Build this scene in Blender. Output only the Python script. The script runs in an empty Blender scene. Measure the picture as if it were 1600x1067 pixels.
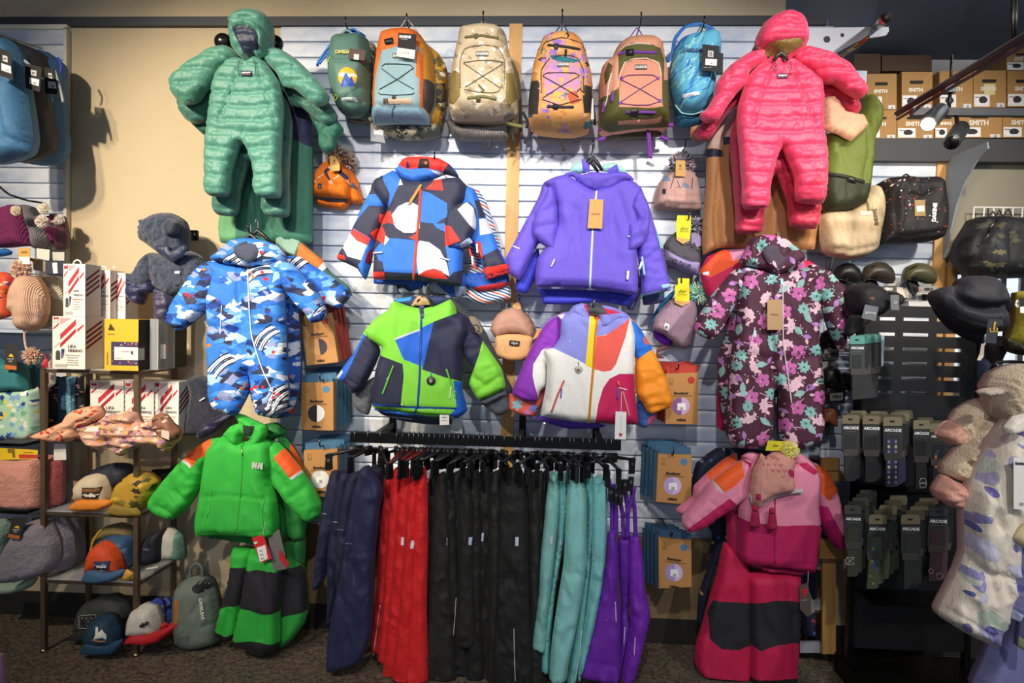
import bpy, math, random
import numpy as np
from mathutils import Vector, Matrix
from mathutils.geometry import delaunay_2d_cdt
SC = bpy.context.scene; COL = SC.collection
FPX = 1088.0; CAM = np.array([0.0, -3.4, 1.53])
_y, _p, _r = math.radians(3.0), math.radians(-1.8), math.radians(1.2)
FW = np.array([-math.sin(_y)*math.cos(_p), math.cos(_y)*math.cos(_p), math.sin(_p)])
R0 = np.array([math.cos(_y), math.sin(_y), 0.0]); U0 = np.cross(R0, FW)
RT = math.cos(_r)*R0 + math.sin(_r)*U0; UP = -math.sin(_r)*R0 + math.cos(_r)*U0
cd = bpy.data.cameras.new('camera'); cam = bpy.data.objects.new('camera', cd); COL.objects.link(cam)
cam.matrix_world = Matrix(((RT[0], UP[0], -FW[0], CAM[0]), (RT[1], UP[1], -FW[1], CAM[1]), (RT[2], UP[2], -FW[2], CAM[2]), (0, 0, 0, 1)))
cd.sensor_width = 36; cd.lens = FPX/1600*36; cd.clip_start = 0.05; SC.camera = cam
SC.view_settings.view_transform = 'Standard'; SC.view_settings.look = 'None'; SC.view_settings.gamma = 1; SC.view_settings.use_curve_mapping = False
SC.view_settings.exposure = 0.14
wd = bpy.data.worlds.new('world'); SC.world = wd; wd.use_nodes = True
wd.node_tree.nodes['Background'].inputs[0].default_value = (0.66, 0.78, 1.0, 1); wd.node_tree.nodes['Background'].inputs[1].default_value = 0.72
SC.cycles.max_bounces = 5; SC.cycles.diffuse_bounces = 3; SC.cycles.glossy_bounces = 3; SC.cycles.transmission_bounces = 5; SC.cycles.transparent_max_bounces = 6
def spot(name, loc, target, power, ang, blend, col, size=0.05):
 l = bpy.data.lights.new(name, 'SPOT'); l.energy = power; l.spot_size = math.radians(ang); l.spot_blend = blend; l.color = col; l.shadow_soft_size = size
 o = bpy.data.objects.new(name, l); COL.objects.link(o); o.location = loc
 o.rotation_euler = (Vector(target)-Vector(loc)).to_track_quat('-Z', 'Y').to_euler(); return o
WARM = (1.0, 0.86, 0.66); WHT = (1.0, 0.95, 0.88)
LIGHTS = [
 ('ceiling_or_fill_spot', (-2.3, -3.6, 3.3), (-1.8, 0, 1.75), 480, 44, 0.8, WARM),
 ('ceiling_or_fill_spot', (-2.6, -3.4, 3.3), (-1.15, 0, 2.0), 330, 42, 0.8, WARM),
 ('ceiling_or_fill_spot', (-0.9, -3.5, 3.3), (-0.55, 0, 2.15), 250, 36, 0.8, WHT),
 ('ceiling_or_fill_spot', (0.9, -3.5, 3.3), (0.25, 0, 2.2), 300, 38, 0.8, WHT),
 ('ceiling_or_fill_spot', (2.2, -3.3, 3.3), (1.25, 0, 1.95), 270, 40, 0.8, WHT),
 ('ceiling_or_fill_spot', (1.0, -3.0, 3.3), (1.85, 0, 1.95), 200, 34, 0.8, WARM),
 ('ceiling_or_fill_spot', (0.0, -3.6, 3.3), (0.0, 0, 1.0), 170, 60, 1.0, WHT),
 ('ceiling_or_fill_spot', (-2.6, -3.0, 3.3), (-2.0, -0.2, 0.9), 190, 50, 1.0, WARM),
 ('ceiling_or_fill_spot', (1.2, -4.2, 3.3), (2.0, -1.0, 0.9), 230, 40, 1.0, WHT),  # added fill, brightens the cream fleece at the right
 ('ceiling_or_fill_spot', (-1.5, -4.0, 3.3), (-.7, 0, .6), 150, 46, 1.0, WHT),  # added fill for the dim lower wall and floor, left half
 ('ceiling_or_fill_spot', (2.4, -4.0, 3.3), (1.0, 0, .6), 150, 46, 1.0, WHT),  # same added low fill, right half
]
for i, a in enumerate(LIGHTS): spot(*a)
ZFL = -.035
def P(px, py, dep=0.0):
 """world point(s) seen at photo pixel px,py on the plane 'dep' metres in front of the wall"""
 px = np.asarray(px, float); py = np.asarray(py, float); dep = np.asarray(dep, float)
 d = FW + ((px-800)/FPX)[..., None]*RT - ((py-533.5)/FPX)[..., None]*UP
 t = (-dep - CAM[1])/d[..., 1]
 return CAM + d*t[..., None]
def PF(px, py, z=ZFL):
 d = FW + (px-800)/FPX*RT - (py-533.5)/FPX*UP
 return CAM + d*((z-CAM[2])/d[2])
def proj(W):
 d = W-CAM; f = d@FW; return 800+FPX*(d@RT)/f, 533.5-FPX*(d@UP)/f
def unshift(x, y, dep, h):
 """pixel on the plane dep of the surface point that stands h in front of it and is seen at x,y"""
 W = P(x, y, dep+h); W = W.copy(); W[:, 1] = -dep; return proj(W)
def crop(x0, y0, s):
 return lambda pts: [(x0+a/s, y0+b/s) for a, b in pts]
c1=crop(0,0,3.9975); c2=crop(240,0,2.9625); c3=crop(500,20,4.447); c4=crop(800,20,4.447); c5=crop(1080,0,2.669); c6=crop(1280,0,4.103)
c7=crop(0,240,2.965); c8=crop(0,480,3.556); d1=crop(0,700,2.909); d2=crop(180,340,3.139); d3=crop(220,640,2.5); d4=crop(500,220,4.103)
d5=crop(780,220,3.812); d6=crop(460,440,3.811); d7=crop(760,450,3.953); d8=crop(480,640,2.498); e1=crop(1060,360,3.137); e2=crop(1000,640,2.5)
e3=crop(1280,230,4.269); e4=crop(1280,420,4.103); e5=crop(1280,620,3.333); e6=crop(1440,560,2.106); e7=crop(460,460,3.14); e8=crop(1000,540,2.667); f1=crop(0,0,4.104); f2=crop(0,300,4.104)
f3=crop(0,520,2.54); f4=crop(480,220,8.892); f5=crop(640,230,4.268); f6=crop(1000,330,4.64); f7=crop(1440,300,3.952); f8=crop(480,660,5.335)
def hexc(h):
 if not isinstance(h, str): return tuple(h)
 h = h.lstrip('#'); v = [int(h[i:i+2], 16)/255 for i in (0, 2, 4)]
 return tuple(c/12.92 if c <= 0.04045 else ((c+0.055)/1.055)**2.4 for c in v)
MATS = {}
def mat(kind):
 if kind in MATS: return MATS[kind]
 m = bpy.data.materials.new(kind); m.use_nodes = True; nt = m.node_tree; N = nt.nodes; L = nt.links
 b = N['Principled BSDF']; at = N.new('ShaderNodeAttribute'); at.attribute_name = 'Col'
 tc = N.new('ShaderNodeTexCoord')
 def noise(scale, det=3, rough=.6, vec=None):
  n = N.new('ShaderNodeTexNoise'); n.inputs['Scale'].default_value = scale; n.inputs['Detail'].default_value = det; n.inputs['Roughness'].default_value = rough
  L.new(vec or tc.outputs['Object'], n.inputs['Vector']); return n.outputs[0]
 def bump(h, strength, dist=.002, prev=None):
  bn = N.new('ShaderNodeBump'); bn.inputs['Strength'].default_value = strength; bn.inputs['Distance'].default_value = dist
  L.new(h, bn.inputs['Height'])
  if prev: L.new(prev, bn.inputs['Normal'])
  L.new(bn.outputs[0], b.inputs['Normal']); return bn.outputs[0]
 def tint(fac_out, amt):
  mp = N.new('ShaderNodeMapRange'); mp.inputs[1].default_value = .25; mp.inputs[2].default_value = .75; mp.inputs[3].default_value = 1-amt; mp.inputs[4].default_value = 1+amt*.5
  L.new(fac_out, mp.inputs[0]); mx = N.new('ShaderNodeVectorMath'); mx.operation = 'SCALE'
  L.new(at.outputs['Color'], mx.inputs[0]); L.new(mp.outputs[0], mx.inputs['Scale']); L.new(mx.outputs[0], b.inputs['Base Color'])
 L.new(at.outputs['Color'], b.inputs['Base Color'])
 S = lambda k, v: setattr(b.inputs[k], 'default_value', v)
 if kind == 'cloth':
  S('Roughness', .7); S('Sheen Weight', .04); tint(noise(60, 2), .06); p = bump(noise(900, 2), .35, .0006); bump(noise(30, 4, .55), .12, .006, p)
 elif kind == 'nylon':
  S('Roughness', .46); S('Sheen Weight', .2); S('Specular IOR Level', .5); p = bump(noise(1400, 1), .15, .0004)
  mp = N.new('ShaderNodeMapping'); mp.inputs['Scale'].default_value = (1, 1, .45); L.new(tc.outputs['Object'], mp.inputs[0]); bump(noise(70, 5, .6, mp.outputs[0]), .6, .006, p)
 elif kind == 'canvas':
  S('Roughness', .7); tint(noise(200, 2), .1); w = N.new('ShaderNodeTexVoronoi'); w.inputs['Scale'].default_value = 700; L.new(tc.outputs['Object'], w.inputs[0]); p = bump(w.outputs[0], .4, .0006); bump(noise(45, 4), .5, .005, p)
 elif kind == 'fleece':
  S('Roughness', .95); S('Sheen Weight', .25); S('Sheen Roughness', .6)
  w = N.new('ShaderNodeTexVoronoi'); w.inputs['Scale'].default_value = 150; L.new(tc.outputs['Object'], w.inputs[0]); tint(noise(120, 3), .10); p = bump(noise(420, 4, .7), .6, .003); bump(w.outputs[0], .45, .008, p)
 elif kind == 'fur':
  S('Roughness', .9); S('Sheen Weight', .4); tint(noise(260, 4, .8), .15); bump(noise(500, 4, .8), 1, .006)
 elif kind == 'yarn':
  S('Roughness', .85); S('Sheen Weight', .3); tint(noise(300, 2), .1)
 elif kind == 'knit':
  S('Roughness', .9); w = N.new('ShaderNodeTexWave'); w.inputs['Scale'].default_value = 62; w.inputs['Distortion'].default_value = 1.2; w.bands_direction = 'X'
  L.new(tc.outputs['Object'], w.inputs[0]); p = bump(w.outputs[1] if len(w.outputs) > 1 else w.outputs[0], .6, .003); bump(noise(500, 3), .5, .001, p)
 elif kind == 'card':
  S('Roughness', .75); tint(noise(120, 4), .05); bump(noise(400, 2), .1, .0005)
 elif kind == 'gloss':
  S('Roughness', .25); bump(noise(60, 2), .03, .002)
 elif kind == 'plastic':
  S('Roughness', .42); bump(noise(200, 2), .1, .0006)
 elif kind == 'metal':
  S('Metallic', 1.0); S('Roughness', .3); bump(noise(90, 2), .05, .001)
 elif kind == 'darkmetal':
  S('Metallic', .7); S('Roughness', .42); tint(noise(30, 4), .12); bump(noise(200, 3), .12, .001)
 elif kind == 'paint':
  S('Roughness', .6); tint(noise(3, 5, .6), .05); bump(noise(220, 3), .12, .001)
 elif kind == 'wallpaint':
  S('Roughness', .85); tint(noise(1.6, 6, .65), .09); bump(noise(160, 3), .2, .002)
 elif kind == 'slat':
  S('Roughness', .3); S('Coat Weight', .2)
  mp = N.new('ShaderNodeMapping'); mp.inputs['Scale'].default_value = (1, 1, 2.2); L.new(tc.outputs['Object'], mp.inputs[0])
  n = noise(2.6, 5, .55, mp.outputs[0]); rp = N.new('ShaderNodeValToRGB'); rp.color_ramp.elements[0].position = .36; rp.color_ramp.elements[0].color = (.36, .45, .63, 1)
  rp.color_ramp.elements[1].position = .62; rp.color_ramp.elements[1].color = (.80, .83, .88, 1); L.new(n, rp.inputs[0]); L.new(rp.outputs[0], b.inputs['Base Color']); bump(noise(120, 3), .08, .001)
 elif kind == 'wood':
  S('Roughness', .5); mp = N.new('ShaderNodeMapping'); mp.inputs['Scale'].default_value = (14, 14, 1.2); L.new(tc.outputs['Object'], mp.inputs[0]); tint(noise(3, 6, .6, mp.outputs[0]), .3); bump(noise(30, 4, .6, mp.outputs[0]), .1, .001)
 elif kind == 'carpet':
  S('Roughness', .97); n = noise(55, 6, .8); rp = N.new('ShaderNodeValToRGB'); rp.color_ramp.elements[0].position = .38; rp.color_ramp.elements[0].color = (.05, .038, .025, 1)
  rp.color_ramp.elements[1].position = .68; rp.color_ramp.elements[1].color = (.42, .32, .21, 1); L.new(n, rp.inputs[0]); L.new(rp.outputs[0], b.inputs['Base Color']); bump(noise(180, 5, .8), 1, .01)
 elif kind == 'glass':
  S('Roughness', .03); S('Transmission Weight', 1.0); S('IOR', 1.45); b.inputs['Base Color'].default_value = (.82, .93, .9, 1)
  for l in list(b.inputs['Base Color'].links): L.remove(l)
 elif kind == 'clear':
  for l in list(b.inputs['Base Color'].links): L.remove(l)
  S('Roughness', .08); b.inputs['Base Color'].default_value = (.9, .93, .97, 1); S('Alpha', .28)
 elif kind == 'lamp':
  S('Emission Color', (1, .82, .5, 1)); S('Emission Strength', 14)
 MATS[kind] = m; return m
def origin(o):
 v = np.zeros(3)
 while o is not None: v = v + np.array(o.location); o = o.parent
 return v
def tag(o, label=None, cat=None, group=None, kind=None):
 if label: o['label'] = label
 if cat: o['category'] = cat
 if group: o['group'] = group
 if kind: o['kind'] = kind
 return o
def emit(name, V, Fc, cols, m, parent=None, smooth=False, loc=None):
 """V (n,3) world coordinates; cols: one colour or per-face or per-vertex array"""
 V = np.asarray(V, float)
 if parent is not None: org = origin(parent)
 else: org = np.array(loc) if loc is not None else np.array([V[:, 0].mean(), V[:, 1].mean(), V[:, 2].min()])
 me = bpy.data.meshes.new(name); me.from_pydata((V-org).tolist(), [], [list(map(int, f)) for f in Fc])
 ca = me.color_attributes.new('Col', 'FLOAT_COLOR', 'CORNER'); nl = len(me.loops); C = np.ones((nl, 4), np.float32)
 cols = np.asarray(cols, float)
 if cols.ndim == 1: C[:, :3] = cols
 elif len(cols) == len(V) and len(cols) != len(Fc):
  vi = np.zeros(nl, np.int32); me.loops.foreach_get('vertex_index', vi); C[:, :3] = cols[vi]
 else:
  ls = np.zeros(len(me.polygons), np.int32); me.polygons.foreach_get('loop_total', ls); C[:, :3] = np.repeat(cols, ls, axis=0)
 ca.data.foreach_set('color', C.ravel())
 if smooth: me.polygons.foreach_set('use_smooth', np.ones(len(me.polygons), bool))
 me.materials.append(mat(m)); me.update()
 o = bpy.data.objects.new(name, me); COL.objects.link(o)
 if parent is not None: o.parent = parent
 else: o.location = org
 return o
def thing(name, label, cat, at, group=None, kind=None):
 o = bpy.data.objects.new(name, None); COL.objects.link(o); o.location = tuple(float(c) for c in at); o.empty_display_size = .05
 return tag(o, label, cat, group, kind)
class MB:
 def __init__(s): s.V = []; s.F = []; s.C = []
 def add(s, V, Fc, col):
  n = len(s.V); s.V += [tuple(v) for v in V]; s.F += [[i+n for i in f] for f in Fc]; s.C += [hexc(col)]*len(Fc); return s
 def box(s, a, b, col):
  (x0, y0, z0), (x1, y1, z1) = a, b
  return s.add([(x0,y0,z0),(x1,y0,z0),(x1,y1,z0),(x0,y1,z0),(x0,y0,z1),(x1,y0,z1),(x1,y1,z1),(x0,y1,z1)], [(0,3,2,1),(4,5,6,7),(0,1,5,4),(1,2,6,5),(2,3,7,6),(3,0,4,7)], col)
 def rbox(s, c, half, rotz, col, tilt=0):
  cz, sz = math.cos(rotz), math.sin(rotz); hx, hy, hz = half; V = []
  for z in (-hz, hz):
   for x, y in ((-hx,-hy),(hx,-hy),(hx,hy),(-hx,hy)):
    xx = x*math.cos(tilt)+z*math.sin(tilt); zz = -x*math.sin(tilt)+z*math.cos(tilt)
    V.append((c[0]+xx*cz-y*sz, c[1]+xx*sz+y*cz, c[2]+zz))
  return s.add(V, [(0,3,2,1),(4,5,6,7),(0,1,5,4),(1,2,6,5),(2,3,7,6),(3,0,4,7)], col)
 def tube(s, pts, r, col, n=8):
  pts = [np.array(p, float) for p in pts]; k = len(pts); V = []; u = None
  rr = r if hasattr(r, '__len__') else [r]*k
  for i, p in enumerate(pts):
   t = pts[min(i+1, k-1)]-pts[max(i-1, 0)]; t /= (np.linalg.norm(t)+1e-9)
   if u is None: u = np.cross(t, (0, 0, 1.) if abs(t[2]) < .9 else (1., 0, 0))
   u = u - t*np.dot(u, t); u /= (np.linalg.norm(u)+1e-9); w = np.cross(t, u)
   for j in range(n): a = 2*math.pi*j/n; V.append(p+rr[i]*(math.cos(a)*u+math.sin(a)*w))
  Fc = [(i*n+j, i*n+(j+1) % n, (i+1)*n+(j+1) % n, (i+1)*n+j) for i in range(k-1) for j in range(n)]
  Fc += [tuple(range(n-1, -1, -1)), tuple(range((k-1)*n, k*n))]
  return s.add(V, Fc, col)
 def ball(s, c, r, col, nu=14, nv=9, bumpy=0, seed=0):
  rs = np.random.RandomState(seed); rx, ry, rz = r if hasattr(r, '__len__') else (r, r, r); V = [(c[0], c[1], c[2]+rz)]
  for i in range(1, nv):
   a = math.pi*i/nv
   for j in range(nu):
    b = 2*math.pi*j/nu; q = 1+bumpy*(rs.rand()-.5); V.append((c[0]+rx*q*math.sin(a)*math.cos(b), c[1]+ry*q*math.sin(a)*math.sin(b), c[2]+rz*q*math.cos(a)))
  V.append((c[0], c[1], c[2]-rz)); Fc = [(0, 1+j, 1+(j+1) % nu) for j in range(nu)]
  for i in range(nv-2):
   for j in range(nu): a = 1+i*nu; Fc.append((a+j, a+nu+j, a+nu+(j+1) % nu, a+(j+1) % nu))
  e = len(V)-1; a = 1+(nv-2)*nu; Fc += [(e, a+(j+1) % nu, a+j) for j in range(nu)]
  return s.add(V, Fc, col)
 def out(s, name, m, parent=None, smooth=False): return emit(name, s.V, s.F, np.array(s.C), m, parent, smooth)
def prism(name, pts, dep, th, col, m='card', parent=None, rot=None):
 """polygon given in photo pixels on the plane dep, extruded th back towards the wall"""
 A = P([p[0] for p in pts], [p[1] for p in pts], dep); B = A + np.array([0, th, 0]); n = len(pts)
 V = np.vstack([A, B]); Fc = [tuple(range(n)), tuple(range(2*n-1, n-1, -1))]+[(i, (i+1) % n+0, (i+1) % n+n, i+n)[::-1] for i in range(n)]
 return emit(name, V, Fc, hexc(col), m, parent)
def vnoise(x, y, seed=0):
 xi = np.floor(x).astype(np.int64); yi = np.floor(y).astype(np.int64); fx = x-xi; fy = y-yi; fx = fx*fx*(3-2*fx); fy = fy*fy*(3-2*fy)
 def h(a, b):
  n = (a*374761393 + b*668265263 + seed*974711) & 0x7fffffff; n = ((n ^ (n >> 13))*1274126177) & 0x7fffffff; return ((n ^ (n >> 16)) & 0xffff)/65535.
 return (h(xi, yi)*(1-fx)+h(xi+1, yi)*fx)*(1-fy)+(h(xi, yi+1)*(1-fx)+h(xi+1, yi+1)*fx)*fy
def fbm(x, y, seed=0, o=3):
 s = 0; a = 1; t = 0
 for i in range(o): s = s+a*vnoise(x*2**i+i*17.3, y*2**i-i*9.1, seed+i); t += a; a *= .5
 return s/t
def resamp(pts, step, smooth, closed=True):
 pts = np.array(pts, float); n = len(pts); out = []
 for i in range(n if closed else n-1):
  p1, p2 = pts[i], pts[(i+1) % n]; L = np.linalg.norm(p2-p1); k = max(1, int(round(L/step)))
  if not smooth:
   for j in range(k): out.append(p1+(p2-p1)*j/k)
  else:
   p0 = pts[i-1] if (closed or i) else p1; p3 = pts[(i+2) % n] if (closed or i < n-2) else p2
   m1 = (p2-p0); m2 = (p3-p1); l = L
   m1 = m1/(np.linalg.norm(m1)+1e-9)*l*.75*smooth; m2 = m2/(np.linalg.norm(m2)+1e-9)*l*.75*smooth
   for j in range(k):
    t = j/k; out.append((2*t**3-3*t**2+1)*p1+(t**3-2*t**2+t)*m1+(-2*t**3+3*t**2)*p2+(t**3-t**2)*m2)
 if not closed: out.append(pts[-1])
 return np.array(out)
def inside(q, poly):
 x, y = q[:, 0], q[:, 1]; r = np.zeros(len(q), bool); n = len(poly); j = n-1
 bb = (x >= poly[:, 0].min()) & (x <= poly[:, 0].max()) & (y >= poly[:, 1].min()) & (y <= poly[:, 1].max())
 idx = np.nonzero(bb)[0]; x = x[idx]; y = y[idx]; rr = np.zeros(len(idx), bool)
 for i in range(n):
  xi, yi = poly[i]; xj, yj = poly[j]
  if yi != yj: rr ^= ((yi > y) != (yj > y)) & (x < (xj-xi)*(y-yi)/(yj-yi)+xi)
  j = i
 r[idx] = rr; return r
def segdist(q, a, b):
 d = np.full(len(q), 1e9)
 for p1, p2 in zip(a, b):
  e = p2-p1; L = (e*e).sum()+1e-9; t = np.clip(((q-p1)@e)/L, 0, 1); dd = q-p1-t[:, None]*e; d = np.minimum(d, (dd*dd).sum(1))
 return np.sqrt(d)
def strip(pts, w):
 pts = np.array(pts, float); n = len(pts); L = []; R = []
 for i in range(n):
  t = pts[min(i+1, n-1)]-pts[max(i-1, 0)]; t = t/(np.linalg.norm(t)+1e-9); nn = np.array([-t[1], t[0]])
  L.append(pts[i]+nn*w/2); R.append(pts[i]-nn*w/2)
 return L+R[::-1]
def circ(cx, cy, r, n=10, ry=None, rot=0):
 ry = ry or r; return [(cx+r*math.cos(a)*math.cos(rot)-ry*math.sin(a)*math.sin(rot), cy+r*math.cos(a)*math.sin(rot)+ry*math.sin(a)*math.cos(rot)) for a in [2*math.pi*i/n for i in range(n)]]
HGT = {}
def height(host, x, y):
 X, H, dep = HGT[host.name]; x = np.atleast_1d(np.asarray(x, float)); y = np.atleast_1d(np.asarray(y, float)); out = np.zeros(len(x))
 for s in range(0, len(x), 400):
  d = (x[s:s+400, None]-X[None, :, 0])**2+(y[s:s+400, None]-X[None, :, 1])**2
  k = np.argpartition(d, 2, axis=1)[:, :3]; dd = np.take_along_axis(d, k, 1)+.05; w = 1/dd; out[s:s+400] = (H[k]*w).sum(1)/w.sum(1)
 return out
def pom(pts, dep, col, parent, paint):
 A_ = np.array(pts); cx, cy = A_.mean(0); r_px = (np.ptp(A_[:, 0])+np.ptp(A_[:, 1]))/4; c = P(cx, cy, dep); r = r_px*1.12/(FPX/(np.dot(c-CAM, FW))); rs = np.random.RandomState(int(cx*7+cy)); n = 620
 d = rs.randn(n, 3); d /= np.linalg.norm(d, axis=1)[:, None]; d = d[d[:, 1] < .35]; n = len(d); L = r*rs.uniform(.8, 1.12, n); j = rs.randn(n, 3); j -= (j*d).sum(1)[:, None]*d; j /= np.linalg.norm(j, axis=1)[:, None]; k = np.cross(d, j); w = r*.075
 tip = c+d*L[:, None]+rs.randn(n, 3)*r*.06; V = np.stack([c+d*r*.35+j*w, c+d*r*.35-j*w*.5+k*w*.9, c+d*r*.35-j*w*.5-k*w*.9, c+d*(L*.8)[:, None]+j*w*.9, c+d*(L*.8)[:, None]-j*w*.5+k*w*.8, c+d*(L*.8)[:, None]-j*w*.5-k*w*.8, tip], 1).reshape(-1, 3)
 pal = [hexc(col)]+[hexc(q[1]) for q in list(paint)[:10]]; F_ = []; C_ = []
 for i in range(n):
  b = i*7; F_ += [(b, b+1, b+4, b+3), (b+1, b+2, b+5, b+4), (b+2, b, b+3, b+5), (b+3, b+4, b+6), (b+4, b+5, b+6), (b+5, b+3, b+6)]; q = pal[rs.randint(len(pal))]; C_ += [q]*6
 m_ = MB(); m_.ball(c, r*.6, col, 12, 8); V = np.vstack([V, m_.V]); F_ += [[i+n*7 for i in f] for f in m_.F]; C_ += m_.C
 return emit('pompom', V, F_, np.array(C_), 'yarn', parent)
def puff(name, pts, dep, th, R=14, col='#888888', m='cloth', parent=None, step=4.5, smooth=.8, paint=(), folds=(), wr=(.004, 26, 1.0), quilt=None, back=.5, on=None, off=.001, fn=None, seed=0, rim=0., fuzz=0., slope=(0, 0), rib=None):
 if name == 'pompom': return pom(pts, dep, col, parent, paint)
 if m == 'cloth' and on is None: R = R*.75
 rs = np.random.RandomState(seed+len(pts))
 if on is not None:
  dep = HGT[on.name][2]; q = resamp(pts, step, smooth); qx, qy = q[:, 0], q[:, 1]
  for _i in range(3): qx, qy = unshift(q[:, 0], q[:, 1], dep, height(on, qx, qy)+off)
  off0 = np.c_[qx, qy]; B = off0
  cx_, cy_ = (q[:, 0].mean(), q[:, 1].mean()); sx_, sy_ = qx.mean()-cx_, qy.mean()-cy_
  wf = lambda a: np.asarray(a, float)+np.array([sx_, sy_])
 else:
  B = resamp(pts, step, smooth)
  def wf(a):
   a = np.asarray(a, float).reshape(-1, 2); e_ = np.clip(segdist(a, B, np.roll(B, -1, 0))/R, 0, 1)*inside(a, B); hh_ = th*np.sqrt(np.clip(1-(1-e_)**2, 0, 1)); x_, y_ = unshift(a[:, 0], a[:, 1], dep, hh_); return np.c_[x_, y_]
 n = len(B)
 x0, y0 = B.min(0); x1, y1 = B.max(0)
 gx, gy = np.meshgrid(np.arange(x0, x1, step), np.arange(y0, y1, step*.87)); gx = gx.astype(float); gx[1::2] += step/2
 g = np.c_[gx.ravel(), gy.ravel()]+rs.uniform(-.12, .12, (gx.size, 2))*step; g = g[inside(g, B)]; Bn = np.roll(B, -1, 0)
 if len(g): dg = segdist(g, B, Bn); g = g[dg > step*.45]
 V = [B, g]; E = [(i, (i+1) % n) for i in range(n)]; k = n+len(g); polys = []
 for it in paint:
  q = it[0]; c = hexc(it[1]); sm = it[2] if len(it) > 2 else 0
  q = np.array(resamp(q, max(step, 3), sm)) if sm else np.array(q, float)
  if not sm: q = resamp(q, max(step*1.5, 4), 0)
  q = wf(q); polys.append((q, c)); V.append(q); E += [(k+i, k+(i+1) % len(q)) for i in range(len(q))]; k += len(q)
 A = np.vstack(V); r = delaunay_2d_cdt([Vector(p) for p in A], E, [], 0, 1e-3, False)
 X = np.array([tuple(v) for v in r[0]]); T = np.array(r[2]); cen = X[T].mean(1); ok = inside(cen, B); T = T[ok]; cen = cen[ok]
 ar = (X[T[:, 1]]-X[T[:, 0]]); br = (X[T[:, 2]]-X[T[:, 0]]); T = T[np.abs(ar[:, 0]*br[:, 1]-ar[:, 1]*br[:, 0]) > 1e-5]; cen = X[T].mean(1)
 us = np.unique(T); rm = np.zeros(len(X), int); rm[us] = np.arange(len(us)); X = X[us]; T = rm[T]
 d = segdist(X, B, Bn); e = np.clip(d/R, 0, 1); h = th*np.sqrt(np.clip(1-(1-e)**2, 0, 1)); inn = np.clip(d/6, 0, 1)
 if quilt:
  q0, qs, bow, qd = quilt; ph = (X[:, 1]-q0-bow*((X[:, 0]-(x0+x1)/2)/((x1-x0)/2))**2+3*(fbm(X[:, 0]/40, X[:, 1]/60, seed)-.5))/qs
  if callable(qs): pass
  s = np.abs(np.sin(np.pi*ph)); prof = np.minimum(1, s*1.5)**.5; near = np.exp(-(s/.55)**2)
  h = h*(1-qd)+h*qd*prof + inn*near*.0075*(vnoise(X[:, 0]/3.4, X[:, 1]/14, seed+5)-.5) + inn*.007*(fbm(X[:, 0]/12, X[:, 1]/8, seed+6)-.5)
 if wr[0]:
  if m in ('cloth', 'canvas', 'nylon') and not quilt and on is None:
   if name in ('sleeve', 'folds', 'fold'):
    c_ = B-B.mean(0); ev, evec = np.linalg.eigh(c_.T@c_); ax = evec[:, 1]
   else: ax = np.array([.12, .99])
   U_ = X@ax; V_ = X@np.array([-ax[1], ax[0]]); V_ = V_+5*(fbm(X[:, 0]/34, X[:, 1]/34, seed+9)-.5)*2; U_ = U_+6*(fbm(X[:, 0]/30, X[:, 1]/30, seed+19)-.5)*2
   if name in ('sleeve', 'cuff'): r1 = fbm(U_/(wr[1]*.55), V_/(wr[1]*1.5), seed+3, 2)
   else: r1 = fbm(U_/(wr[1]*3.0), V_/(wr[1]*.85), seed+3, 2)
   rg = (1-np.abs(2*r1-1))**2; msk = np.clip(fbm(X[:, 0]/60, X[:, 1]/60, seed+29)*2-.45, 0, 1); h = h+inn*wr[0]*(2.5*(rg-.6)*msk+.9*(fbm(X[:, 0]/wr[1]/1.6, X[:, 1]/wr[1]/2.2, seed+4, 2)-.5))
  else: a = wr[2]; h = h+inn*wr[0]*2*(1-2*np.abs(fbm(X[:, 0]/wr[1]*a, X[:, 1]/wr[1]/a, seed+3)-.5)*2)*1.0 - inn*wr[0]
 if rib: h = h+inn*rib[1]*np.sin((X[:, 0]*math.cos(rib[2])+X[:, 1]*math.sin(rib[2]))*2*math.pi/rib[0])
 for f in folds:
  fp = wf(resamp(np.array(f[:-2], float).reshape(-1, 2), 12, 0, False)); fd = segdist(X, fp[:-1], fp[1:]); h = h-np.clip(d/4, 0, 1)*f[-1]*np.exp(-(fd/f[-2])**2)
 h = np.maximum(h, th*.12*inn)
 if fuzz: h = h+fuzz*(rs.rand(len(h))-.3)*np.clip(d/3, .3, 1)
 hh = h+np.clip(1-d/3, 0, 1)*rim
 sl = slope[0]*(X[:, 0]-(x0+x1)/2)+slope[1]*(X[:, 1]-y0)
 tot = hh+sl
 if on is not None: tot = height(on, X[:, 0], X[:, 1])+off+h
 W = P(X[:, 0], X[:, 1], dep); Wf = W.copy(); Wf[:, 1] -= tot; Wf[:, 2] = np.maximum(Wf[:, 2], ZFL+.006)
 hb = -back*th*np.sqrt(np.clip(1-(1-e)**2, 0, 1)) if on is None else None
 Fc = T[:, ::-1] if True else T
 a_, b_, c_ = Wf[Fc[0, 0]], Wf[Fc[0, 1]], Wf[Fc[0, 2]]
 tri = Wf[Fc]; nrm = np.cross(tri[:, 1]-tri[:, 0], tri[:, 2]-tri[:, 0]); flip = nrm[:, 1] > 0; Fc = Fc.copy(); Fc[flip] = Fc[flip][:, ::-1]
 cols = np.tile(np.array(hexc(col)), (len(Fc), 1)); tri2 = X[Fc].mean(1)
 if fn is not None: cols = fn(tri2, cols)
 for q, c in polys: cols[inside(tri2, q)] = c
 VV = Wf; FF = [tuple(f) for f in Fc]
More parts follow.
